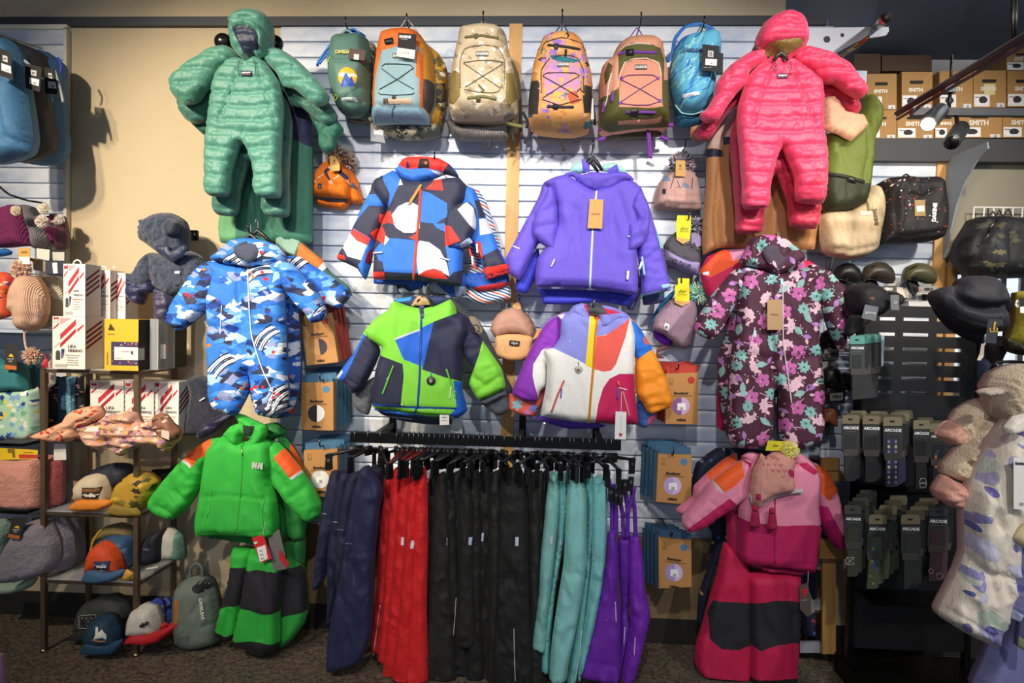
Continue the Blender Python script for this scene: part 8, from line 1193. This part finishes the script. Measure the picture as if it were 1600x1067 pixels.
def helmet(cx, cy, w, h, dep, col, lab, lbl, strap=True, lx=0):
 t = thing('ski_helmet', lab, 'helmet', P(cx, cy+h/2, dep), 'helmets on the display'); q = [(cx-w*.5, cy+h*.42), (cx-w*.52, cy+h*.05), (cx-w*.40, cy-h*.32), (cx-w*.12, cy-h*.5), (cx+w*.18, cy-h*.48), (cx+w*.42, cy-h*.22), (cx+w*.5, cy+h*.15), (cx+w*.48, cy+h*.48), (cx+w*.2, cy+h*.5), (cx-w*.1, cy+h*.38), (cx-w*.3, cy+h*.30)]
 H = puff('shell', q, dep, w*.0011, w*.36, col, 'plastic', t, 3, .7, wr=(0, 1, 1)); puff('vent', [(cx-w*.3, cy-h*.25), (cx-w*.1, cy-h*.38), (cx-w*.08, cy-h*.33), (cx-w*.27, cy-h*.19)], 0, .001, 1, '#0c0c0d', 'plastic', t, 3, 0, on=H, off=.001, wr=(0, 1, 1))
 puff('rivet', circ(cx-w*.02, cy+h*.28, 1.4, 8), 0, .002, 1, '#e4e0d8', 'metal', t, 2, 0, on=H, off=.001, wr=(0, 1, 1)); line('rim_line', [(cx-w*.5, cy+h*.42), (cx-w*.3, cy+h*.28), (cx-w*.1, cy+h*.36), (cx+w*.2, cy+h*.49), (cx+w*.48, cy+h*.47)], .003, '#141414', 'plastic', t, dep=dep+.012)
 if strap: line('chin_strap', [(cx-w*.35, cy+h*.4), (cx-w*.25, cy+h*.8), (cx-w*.2, cy+h*1.1), (cx-w*.05, cy+h*.6)], .005, '#141414', 'cloth', t, dep=dep-.01); puff('ear_pad', [(cx-w*.42, cy+h*.35), (cx-w*.1, cy+h*.35), (cx+w*.02, cy+h*.75), (cx-w*.2, cy+h*.85), (cx-w*.38, cy+h*.7)], dep-.03, .02, 5, '#161617', 'cloth', t, 3, .5)
 if lbl: g = tag(tagcard('label_card', [(cx-w*.1+lx, cy+h*.66), (cx+w*.5+lx, cy+h*.6), (cx+w*.5+lx, cy+h*.92), (cx-w*.08+lx, cy+h*.96)], dep+.02, '#4a4846' if lbl > 1 else '#8a8784', None), lab.replace('helmet', 'helmet label card'), 'label'); text('GIRO', cx+w*.22+lx, cy+h*.78, 5.5, dep+.0208, '#e9e6e0' if lbl > 1 else '#2a2828', g, bold=.0008); text('.', cx-w*.02+lx, cy+h*.72, 12, dep+.0208, '#e0452a', g, bold=.001)
 return t
helmet(1325, 427, 41, 32, .14, '#1c1b1a', 'black ski helmet, leftmost of the three in the row', 0); helmet(1373, 426, 48, 33, .16, '#3c362e', 'dark bronze ski helmet in the middle of the row', 2, lx=4); helmet(1437, 427, 49, 32, .16, '#4c4a34', 'matte olive ski helmet, rightmost of the row', 1, lx=3)
helmet(1300, 590, 34, 38, .15, '#141414', 'black helmet hanging below the floral suit sleeve', 1); helmet(1297, 612, 28, 30, .12, '#23211f', 'small black helmet beside the floral suit', 0); helmet(1322, 596, 28, 30, .10, '#1a1a1a', 'black helmet behind the aqua belt packs', 0); helmet(1292, 640, 26, 30, .14, '#2a2724', 'dark helmet above the orange one', 0); helmet(1297, 652, 24, 28, .2, '#a85f3c', 'copper orange helmet beside the floral suit leg', 0); helmet(1296, 530, 30, 30, .12, '#1b1a19', 'black helmet beside the floral sleeve cuff', 1)
for i, (q, lb) in enumerate([([(1300,440),(1322,440),(1320,452),(1298,452)], 'white helmet box under the left helmet'), ([(1418,448),(1455,448),(1452,470),(1415,470)], 'grey white helmet box under the olive helmet'), ([(1420,458),(1462,462),(1460,480),(1420,478)], 'white box with small code under the olive helmet'), ([(1396,448),(1420,450),(1420,466),(1396,462)], 'white box between two helmets'), ([(1288,545),(1306,545),(1306,562),(1288,562)], 'white box beside the floral sleeve'), ([(1284,566),(1306,562),(1306,575),(1284,578)], 'grey label card beside the floral suit')]):
 t = thing('helmet_box', lb, 'box', P(*q[3], .1), 'helmet boxes on the display'); prism('carton', q, .1+.005*i, .08, ['#d8cfc0', '#aeb0b4', '#c4c4c6', '#c9c4bc', '#d0ccc2', '#8a8680'][i], 'card', t)
 if i == 2: prism('sticker', e4([(660,160),(695,162),(692,205),(660,202)]), .112, .001, '#2a2a2a', 'card', t)
xp0, xp1 = float(P(1338, 700, .30)[0]), float(P(1523, 700, .30)[0]); zp1 = float(P(1400, 478, .30)[2])
pt = thing('slotted_display_panel', 'black metal display stand with rows of long slots', 'display stand', ((xp0+xp1)/2, -.30, ZFL))
xs = [float(P(x, 600, .30)[0]) for x in (1372, 1404, 1449, 1456, 1503)]; slots = [(float(P(a, 600, .3)[0]), float(P(c, 600, .3)[0])) for a, c in ((1370, 1395), (1407, 1447), (1459, 1500))]; ys = [499, 523, 546, 568, 591, 614]
zs_ = [zp1]+[z for y in ys for z in (float(P(1430, y-2.5, .3)[2]), float(P(1430, y+2.5, .3)[2]))]+[.12]
b = MB()
for i in range(0, len(zs_)-1):
 za, zb_ = zs_[i+1], zs_[i]
 if i % 2 == 0: b.box((xp0, -.306, za), (xp1, -.30, zb_), '#111113'); o = b.out('slotted_plate', 'plastic', pt); b = MB()
 else:
  cur = xp0
  for s0, s1 in slots+[(xp1, 0)]: b.box((cur, -.306, za), (s0, -.30, zb_), '#111113'); b.out('slot_bridge', 'plastic', pt); b = MB(); cur = s1
for x in (xp0, xp1): b = MB(); b.box((x-.012, -.312, ZFL), (x+.012, -.28, zp1), '#161618'); b.out('upright', 'darkmetal', pt)
b = MB(); b.box((xp0-.02, -.5, ZFL), (xp1+.1, -.2, .05), '#131314'); b.out('base_plate', 'darkmetal', pt)
b = MB(); b.box((xp1+.012, -.33, float(P(1526, 900, .33)[2])), (xp1+.020, -.30, float(P(1523, 540, .33)[2])), '#c0904a'); tag(b.out('wooden_strip', 'wood'), 'thin wooden strip along the right edge of the black stand', 'strip')
for i, y in enumerate((642, 770, 1000)): pass
for i, (y, d) in enumerate([(768, .42), (945, .48)]): b = MB(); z = float(P(1400, y, d)[2]); b.box((xp0+.012, -d, z-.008), (xp1-.012, -.312, z), '#0f0f10'); b.out('ledge', 'darkmetal', pt)
tb = thing('wooden_bench', 'light wooden display bench glimpsed between magenta suit and stand', 'bench', P(1300, 1000, .12))
for q, d in (([(1270,738),(1316,736),(1316,752),(1270,752)], .25), ([(1270,844),(1322,840),(1322,873),(1270,873)], .24), ([(1285,873),(1306,873),(1306,1022),(1285,1022)], .20), ([(1310,820),(1322,820),(1322,848),(1310,848)], .22), ([(1283,716),(1312,716),(1312,735),(1283,735)], .26)): prism('board', q, d, .02, '#a87d3e', 'wood', tb)
for i, y in enumerate((882, 945, 1012)): o = prism('drawer_front', [(1250, y-8), (1293, y-8), (1293, y+8), (1250, y+8)], .17, .02, '#8e9098', 'paint', tb)
def belt(x, y, w, h, dep, lab, grp, top='#5f8d84', strap='#26272a', body='#35383a', ang=0, print_=None, front=True):
 t = thing('belt_pack', lab, 'belt', P(x, y+h, dep), grp); R_ = lambda a, c: (x+a*w-c*h*math.tan(math.radians(ang)), y+c*h)
 prism('hang_card', [R_(0,.0), R_(.06,-.035), R_(.9,-.035), R_(1,0), R_(1,.11), R_(0,.11)], dep, .004, top, 'gloss', t); prism('card_body', [R_(0,.10), R_(1,.10), R_(1,.52), R_(.85,.57), R_(.1,.57), R_(0,.52)], dep, .006, body, 'card', t)
 prism('belt_strap', [R_(.16,.28), R_(.80,.28), R_(.80,.98), R_(.62,1.0), R_(.16,1.0)], dep+.002, .010, strap, 'canvas', t); prism('band', [R_(.05,.50), R_(.95,.50), R_(.92,.60), R_(.08,.60)], dep+.0045, .002, '#45423f', 'card', t)
 if front:
  text('ARCADE', *R_(.5, .165), w*.22, dep+.0008, '#e8e8e8', t, bold=.0006); prism('hang_slot', [R_(.35,.02), R_(.6,.02), R_(.6,.045), R_(.35,.045)], dep+.001, .001, '#101010', 'card', t); line('text_line', [R_(.2,.22), R_(.8,.22)], .0004, '#9a9a9a', 'card', t, dep=dep+.001)
  if print_: print_(R_, t, dep+.003)
 return t
ORD = ['', 'second', 'third', 'fourth', 'fifth', 'sixth']
def stack(x, y, w, h, n, dx, dy, dep, nm, grp, **k):
 T0 = k['top']; B0 = k['body']
 for i in range(n-1, -1, -1):
  if i: k = dict(k, top=tuple(c*(.5 if i % 2 else .9) for c in hexc(T0)), body='#191a1b' if i % 2 else '#3a3c3f')  # cards behind are darkened in turn, shading painted into their colours
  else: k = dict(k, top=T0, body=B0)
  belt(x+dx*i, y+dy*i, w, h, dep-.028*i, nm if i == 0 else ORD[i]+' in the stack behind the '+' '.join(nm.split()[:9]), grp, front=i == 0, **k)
def diamonds(R_, t, d):
 for k in range(9):
  for u in (.3, .66): c = R_(u, .33+.075*k); prism('woven_diamond', [(c[0]-2.6, c[1]), (c[0], c[1]-3), (c[0]+2.6, c[1]), (c[0], c[1]+3)], d, .0008, '#cfc6a8' if k % 2 else '#8d86b0', 'card', t)
def rings(R_, t, d):
 for u, v, r in ((.25, .86, 3.6), (.72, .93, 5)): c = circ(*R_(u, v), r, 14); line('ring_print', c+[c[0]], .0009, '#d8b8c4', 'card', t, dep=d+.001, smooth=0)
def cross(R_, t, d): a, c = R_(.1, .72), R_(.55, .82); line('cross_stitch', [a, (c[0], a[1]), c, (a[0], c[1]), a, c, (c[0], a[1]), (a[0], c[1])], .0006, '#e8e8e0', 'card', t, dep=d+.001, smooth=0)
def badge_p(R_, t, d): c = [R_(.45,.84), R_(.7,.84), R_(.78,.88), R_(.78,.94), R_(.7,.98), R_(.45,.98), R_(.38,.94), R_(.38,.88)]; line('oval_print', c+[c[0]], .0009, '#d8d8d0', 'card', t, dep=d+.001, smooth=0); text('ARC', *R_(.58, .91), 4, d+.001, '#d8d8d0', t)
def splash(cols):
 def f(R_, t, d):
  for i in range(14): c = R_(random.Random(i).uniform(.22, .7), random.Random(i+5).uniform(.32, .95)); prism('print_fleck', star(c[0], c[1], 2.6, 4, i), d+.0002*i*.3, .0006, cols[i % len(cols)], 'card', t)
 return f
O = '#7a735c'
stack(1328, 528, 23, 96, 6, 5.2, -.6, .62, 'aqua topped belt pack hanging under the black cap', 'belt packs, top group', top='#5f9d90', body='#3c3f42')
tag(tagcard('header_card', e4([(375,425),(418,430),(412,620),(372,640)]), .44, '#a9b8c8', None), 'pale blue card at the back of the aqua belt packs', 'card')
g2 = 'belt packs, middle row'; B2_ = '#2f3133'
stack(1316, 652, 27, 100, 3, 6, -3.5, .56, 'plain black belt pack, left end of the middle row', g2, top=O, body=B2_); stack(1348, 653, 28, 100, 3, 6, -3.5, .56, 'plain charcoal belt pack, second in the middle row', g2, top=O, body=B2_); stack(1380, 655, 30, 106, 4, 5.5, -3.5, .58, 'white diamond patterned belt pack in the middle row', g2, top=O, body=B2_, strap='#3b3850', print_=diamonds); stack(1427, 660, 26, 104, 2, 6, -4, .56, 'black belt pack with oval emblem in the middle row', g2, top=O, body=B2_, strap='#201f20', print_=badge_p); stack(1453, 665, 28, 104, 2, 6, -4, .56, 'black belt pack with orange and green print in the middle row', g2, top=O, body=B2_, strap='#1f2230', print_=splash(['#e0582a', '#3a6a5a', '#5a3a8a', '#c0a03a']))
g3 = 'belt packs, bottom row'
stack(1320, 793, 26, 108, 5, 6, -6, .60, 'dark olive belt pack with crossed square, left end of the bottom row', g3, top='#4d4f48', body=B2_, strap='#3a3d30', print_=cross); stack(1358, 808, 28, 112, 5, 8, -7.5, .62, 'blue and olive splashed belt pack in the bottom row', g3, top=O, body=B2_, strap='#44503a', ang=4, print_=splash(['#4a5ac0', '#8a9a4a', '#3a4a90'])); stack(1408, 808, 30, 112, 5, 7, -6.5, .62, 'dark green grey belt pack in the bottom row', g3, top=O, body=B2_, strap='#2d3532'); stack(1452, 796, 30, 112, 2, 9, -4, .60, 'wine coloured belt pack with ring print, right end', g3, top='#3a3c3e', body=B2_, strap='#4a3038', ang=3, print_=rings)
t = thing('cap', 'black flat brimmed cap with grey tags resting above the belt packs', 'cap', P(1365, 510, .5)); H = puff('crown', e4([(180,150),(210,110),(280,88),(350,100),(400,135),(430,200),(420,260),(380,300),(300,310),(220,280),(190,230)]), .5, .09, 22, '#1b1a1c', 'cloth', t, 3.6, .7); puff('brim', e4([(160,400),(200,300),(300,290),(400,260),(440,220),(440,150),(500,150),(540,180),(540,220),(470,250),(380,300),(250,400),(190,440)]), .52, .03, 8, '#161517', 'cloth', t, 3.6, .6); puff('badge', e4([(320,190),(340,180),(358,188),(345,200)]), 0, .003, 2, '#8a4a3c', 'cloth', t, 3, .1, on=H, off=.003, wr=(0, 1, 1))
for q, lb, s in (([(295,228),(382,245),(362,335),(272,315)], 'translucent grey hang tag with white script on the black cap', 'goorin'), ([(456,168),(510,168),(514,265),(460,262)], 'translucent grey tag with hook at the right of the black cap', 'U')): g = tag(tagcard('hang_tag', e4(q), .62, '#6f7378', None, m='gloss'), lb, 'tag'); c = np.mean(e4(q), 0); text(s, c[0], c[1], 6, .621, '#e4e4e4', g, rot=6, shear=.2)
DB = .85; t = thing('bucket_hat', 'large black bucket hat with dark tag in front of the window', 'hat', P(1515, 540, DB))
puff('lower_brim', e4([(722,180),(735,260),(780,330),(840,390),(920,440),(1010,480),(1040,440),(1060,300),(900,200)]), DB-.05, .03, 10, '#17171a', 'canvas', t, 4, .6)
H = puff('crown', e4([(720,178),(738,142),(820,112),(880,106),(900,70),(950,48),(1010,45),(1070,44),(1110,52),(1160,100),(1200,160),(1212,205),(1195,240),(1198,320),(1190,380),(1140,410),(1060,420),(980,400),(880,350),(800,290),(740,230)]), DB, .075, 34, '#26272d', 'canvas', t, 3.6, .5, wr=(.008, 22, 1), folds=[fl(e4, [(872,112),(930,190),(1000,232),(1100,252),(1192,240)], 6, .05), fl(e4, [(735,190),(820,270),(960,360),(1080,400)], 2, .006), fl(e4, [(745,175),(850,255),(980,330),(1120,365)], 1.5, .005)]); g = tag(tagcard('hang_tag', e4([(1085,320),(1178,325),(1180,360),(1145,365),(1135,480),(1062,472)]), DB+.1, '#3a3d42', None, m='gloss'), 'dark glossy tag with yellow crossed tools emblem on the bucket hat', 'tag'); line('emblem', e4([(1095,380),(1095,405),(1140,402),(1140,378)]), .002, '#c8a03a', 'card', g, dep=DB+.102, smooth=0); line('emblem', e4([(1118,400),(1122,360),(1128,340)]), .003, '#d0a83c', 'card', g, dep=DB+.102); prism('sticker', e4([(1146,402),(1175,402),(1173,430),(1144,430)]), DB+.105, .001, '#e4e4e8', 'card', g)
o = tag(tagcard('paper_tag', e4([(1040,480),(1060,480),(1055,560),(1035,588),(1012,585),(1030,540)]), DB+.02, '#c9bfae', None), 'curled cream paper tag below the bucket hat', 'tag')
gr = thing('wire_grid', 'white wire grid panel on the grey wall at the right edge', 'grid', P(1560, 340, .05)); za, zb_ = P(1540, 324, .05)[2], P(1540, 352, .05)[2]
for x in (1521, 1537, 1552, 1567, 1582, 1597, 1612): b = MB(); X = P(x, 340, .05)[0]; b.tube([(X, -.05, zb_-.2), (X, -.05, za)], .0035, '#eef0f2', 6); b.out('wire', 'paint', gr, True)
for z in (za, zb_, zb_-.08): b = MB(); b.tube([(P(1521, 340, .05)[0], -.052, z), (P(1640, 340, .05)[0], -.052, z)], .0035, '#eef0f2', 6); b.out('wire', 'paint', gr, True)
t = thing('duffel_bag', 'black camouflage duffel bag hanging from the white wire grid', 'bag', P(1550, 435, .25)); q = f7([(330,160),(400,150),(480,150),(560,160),(660,155),(760,200),(760,520),(640,530),(500,535),(380,530),(300,515),(250,460),(215,400),(240,300),(290,220)])
H = puff('body', q, .24, .13, 26, '#1f2126', 'canvas', t, 3.8, .6, wr=(.009, 24, 1), paint=bbx(q, lambda a, b_, c, d, s: camo(a, b_, c, d, 14, ['#3c3f36', '#6f6848', '#17191e', '#2b313c', '#16181c', '#4f4d38'], 60, 4, 10), 0), folds=[fl(f7, [(460,170),(400,300),(370,420)], 5, .03), fl(f7, [(560,200),(550,480)], 2, .01)]); line('lashing_cord', f7([(410,100),(412,150),(440,120),(460,145),(480,110),(500,150),(535,105),(560,150)]), .003, '#15161a', 'cloth', t, dep=.34, smooth=.2); line('zipper', f7([(465,170),(430,260),(390,330)]), .004, '#5a5c60', 'metal', t, H, off=0)
t = thing('backpack', 'mustard yellow backpack cut by the right edge with black and white tag', 'backpack', P(1595, 550, .6)); H = puff('body', f7([(590,620),(640,610),(720,620),(720,980),(640,975),(560,940),(545,900),(580,800)]), .6, .08, 16, '#8f8428', 'canvas', t, 4, .6); puff('base', f7([(535,900),(580,940),(720,960),(720,1010),(600,1005),(545,980)]), .62, .08, 10, '#2a2a1c', 'canvas', t, 4, .5); g = tag(tagcard('price_tag', f7([(606,655),(660,650),(660,750),(610,745)]), .72, '#e8e4dc', None), 'white tag with black band on the mustard backpack', 'tag'); prism('black_panel', f7([(606,655),(660,650),(660,705),(607,708)]), .721, .001, '#18181a', 'card', g); line('hang_loop', f7([(580,690),(590,670),(605,690),(590,712),(580,690)]), .004, '#d8d4cc', 'cloth', g, dep=.71)
t = thing('backpack', 'black bag bulging behind the bucket hat', 'backpack', P(1560, 540, .5)); puff('body', f7([(430,640),(500,640),(560,700),(580,790),(540,900),(480,1000),(440,1060),(420,960),(480,800)]), .5, .08, 14, '#1b1c20', 'canvas', t, 4, .6)
t = thing('trousers', 'navy denim folds between the black stand and the cream fleece', 'trousers', P(1535, 640, .45)); puff('fold', e4([(1015,590),(1060,570),(1120,600),(1140,660),(1080,730),(1040,780),(1015,780)]), .45, .04, 10, '#1e2d4a', 'cloth', t, 4, .5, folds=[fl(e4, [(1050,600),(1045,740)], 3, .015)])
b = MB(); b.tube([P(1548, 578, .8), P(1556, 566, .8), P(1580, 565, .8), P(1620, 568, .8)], .006, '#16171a', 8); b.tube([P(1560, 582, .85), P(1590, 572, .85), P(1625, 576, .85)], .005, '#20382c', 8); tag(b.out('hanger_bar', 'darkmetal', None, True), 'dark hanger bars above the cream fleece at the right edge', 'rail')
D1 = 1.05; CR = '#d9c2a4'; t = thing('teddy_jacket', 'cream fleece toddler jacket with lamb hood and pink cuffs', 'jacket', P(1540, 790, D1))
puff('sleeve', e6([(120,170),(170,140),(230,130),(260,180),(240,230),(190,250),(130,285),(100,280),(90,220)]), D1-.06, .07, 16, CR, 'fleece', t, 2.8, .6, fuzz=.008, wr=(.008, 10, 1)); puff('cuff', e6([(95,205),(60,235),(55,255),(90,285),(120,280),(135,250),(120,225)]), D1-.05, .06, 12, '#d19a88', 'nylon', t, 3, .6, wr=(.006, 10, 1))
puff('sleeve', e6([(200,200),(250,190),(290,230),(300,300),(270,340),(200,380),(160,410),(110,400),(72,380),(75,350),(110,310),(150,260)]), D1+.0, .08, 20, CR, 'fleece', t, 2.8, .6, fuzz=.009, wr=(.008, 10, 1), folds=[fl(e6, [(110,310),(190,360)], 4, .02)]); puff('cuff', e6([(75,385),(110,402),(160,410),(215,335),(250,330),(240,380),(180,420),(130,470),(100,490),(50,460),(42,430)]), D1+.03, .07, 14, '#cf9583', 'nylon', t, 3, .6, wr=(.008, 12, 1), folds=[fl(e6, [(130,415),(210,370)], 3, .016)])
puff('hood', e6([(220,120),(215,90),(240,50),(290,25),(350,20),(360,120),(355,190),(320,205),(270,215),(235,180)]), D1+.05, .11, 26, '#d2bd9f', 'fleece', t, 2.8, .7, fuzz=.011, wr=(.01, 9, 1)); puff('ear', e6([(182,110),(200,98),(250,95),(268,110),(240,122),(200,124)]), D1+.16, .03, 6, '#cdbca6', 'fleece', t, 2.5, .6, fuzz=.006)
D2 = 1.15; t = thing('snow_jacket', 'white kids jacket splashed with violet, blue and sage watercolour', 'jacket', P(1560, 1000, D2)); q = e6([(300,180),(350,175),(360,400),(350,560),(320,640),(300,700),(270,800),(240,880),(222,935),(140,900),(60,850),(55,830),(90,760),(120,700),(140,640),(140,560),(140,500),(160,420),(190,350),(230,270),(270,220)])
rw = random.Random(9); wc = [(circ(1465+rw.random()*140, 650+rw.random()*360, r_, 14, r_*rw.uniform(.4, .9), rw.uniform(0, 3)), c_) for i in range(90) for r_, c_ in [(rw.uniform(8, 22) if i < 60 else rw.uniform(3, 9), rw.choice(['#c6c4d8', '#a9a4c6', '#e6dfd0', '#b4bfae', '#8d88b8', '#ddd5c4'] if i < 60 else ['#4a5698', '#6d63a6', '#8f7fb4', '#39478a']))]]
H = puff('body', q, D2, .09, 22, '#dcd2c0', 'nylon', t, 3.6, .5, wr=(.012, 22, 1.2), paint=wc, folds=[fl(e6, [(170,400),(150,560),(160,640)], 5, .02), fl(e6, [(140,650),(240,720),(290,715)], 5, .02), fl(e6, [(80,820),(220,905)], 2.5, .01), fl(e6, [(290,260),(240,420),(270,560)], 6, .02)])
puff('collar', e6([(270,225),(300,190),(350,178),(360,200),(330,240),(280,250)]), D2+.09, .03, 6, '#e8e0d0', 'nylon', t, 3.5, .4); g = tag(tagcard('price_tag', e6([(303,325),(345,325),(345,500),(303,495)]), D2+.12, '#e4e0da', None), 'tall white tag on the watercolour jacket', 'tag'); text('burton', *e6([(324,345)])[0], 5, D2+.121, '#4a4a4e', g, bold=.001); text('|||||', *e6([(328,478)])[0], 5, D2+.121, '#4a4a4e', g)
t = thing('snow_trousers', 'periwinkle snow trousers hanging at the right edge', 'snow trousers', P(1570, 1060, 1.1)); H = puff('leg', e6([(300,640),(360,560),(360,1080),(170,1080),(200,1000),(230,920),(270,800)]), 1.08, .07, 16, '#7478a8', 'cloth', t, 4, .5, folds=[fl(e6, [(300,720),(230,1000)], 5, .02)]); text('o', *e6([(228,962)])[0], 7, col='#2a2a40', parent=t, on=H, off=.004)
t = thing('snow_jacket', 'lilac tie dye jacket sleeve with pale green hem at the right edge', 'jacket', P(1590, 1040, 1.2)); q = e6([(320,600),(360,560),(360,960),(318,950),(330,800),(300,860),(285,850),(310,700)]); puff('sleeve', q, 1.22, .05, 10, '#8a8cc0', 'cloth', t, 3.5, .4, paint=bbx(q, lambda a, b_, c, d, s: camo(a, b_, c, d, 18, ['#6a6ac0', '#a8a0d0', '#5f7ac8', '#c0b4d8'], 16, 5, 11), 0)+[(e6([(316,930),(362,935),(362,960),(314,952)]), '#c9d89a'), (e6([(285,825),(335,835),(335,862),(283,856)]), '#a8b0d4')])
for q, c, lb in (([(305,590),(345,535),(362,540),(362,600),(330,620)], '#d9c9a0', 'cream hem of a jacket at the right edge'),): tag(puff('jacket_hem', e6(q), 1.25, .03, 8, c, 'cloth', None, 3.5, .5), lb, 'jacket')
tag(puff('garment_edge', d1([(-30,940),(0,945),(12,1010),(15,1075),(-30,1080)]), 1.2, .04, 8, '#c487b4', 'cloth', None, 4, .5), 'lilac pink garment edge at the lower left corner', 'jacket')
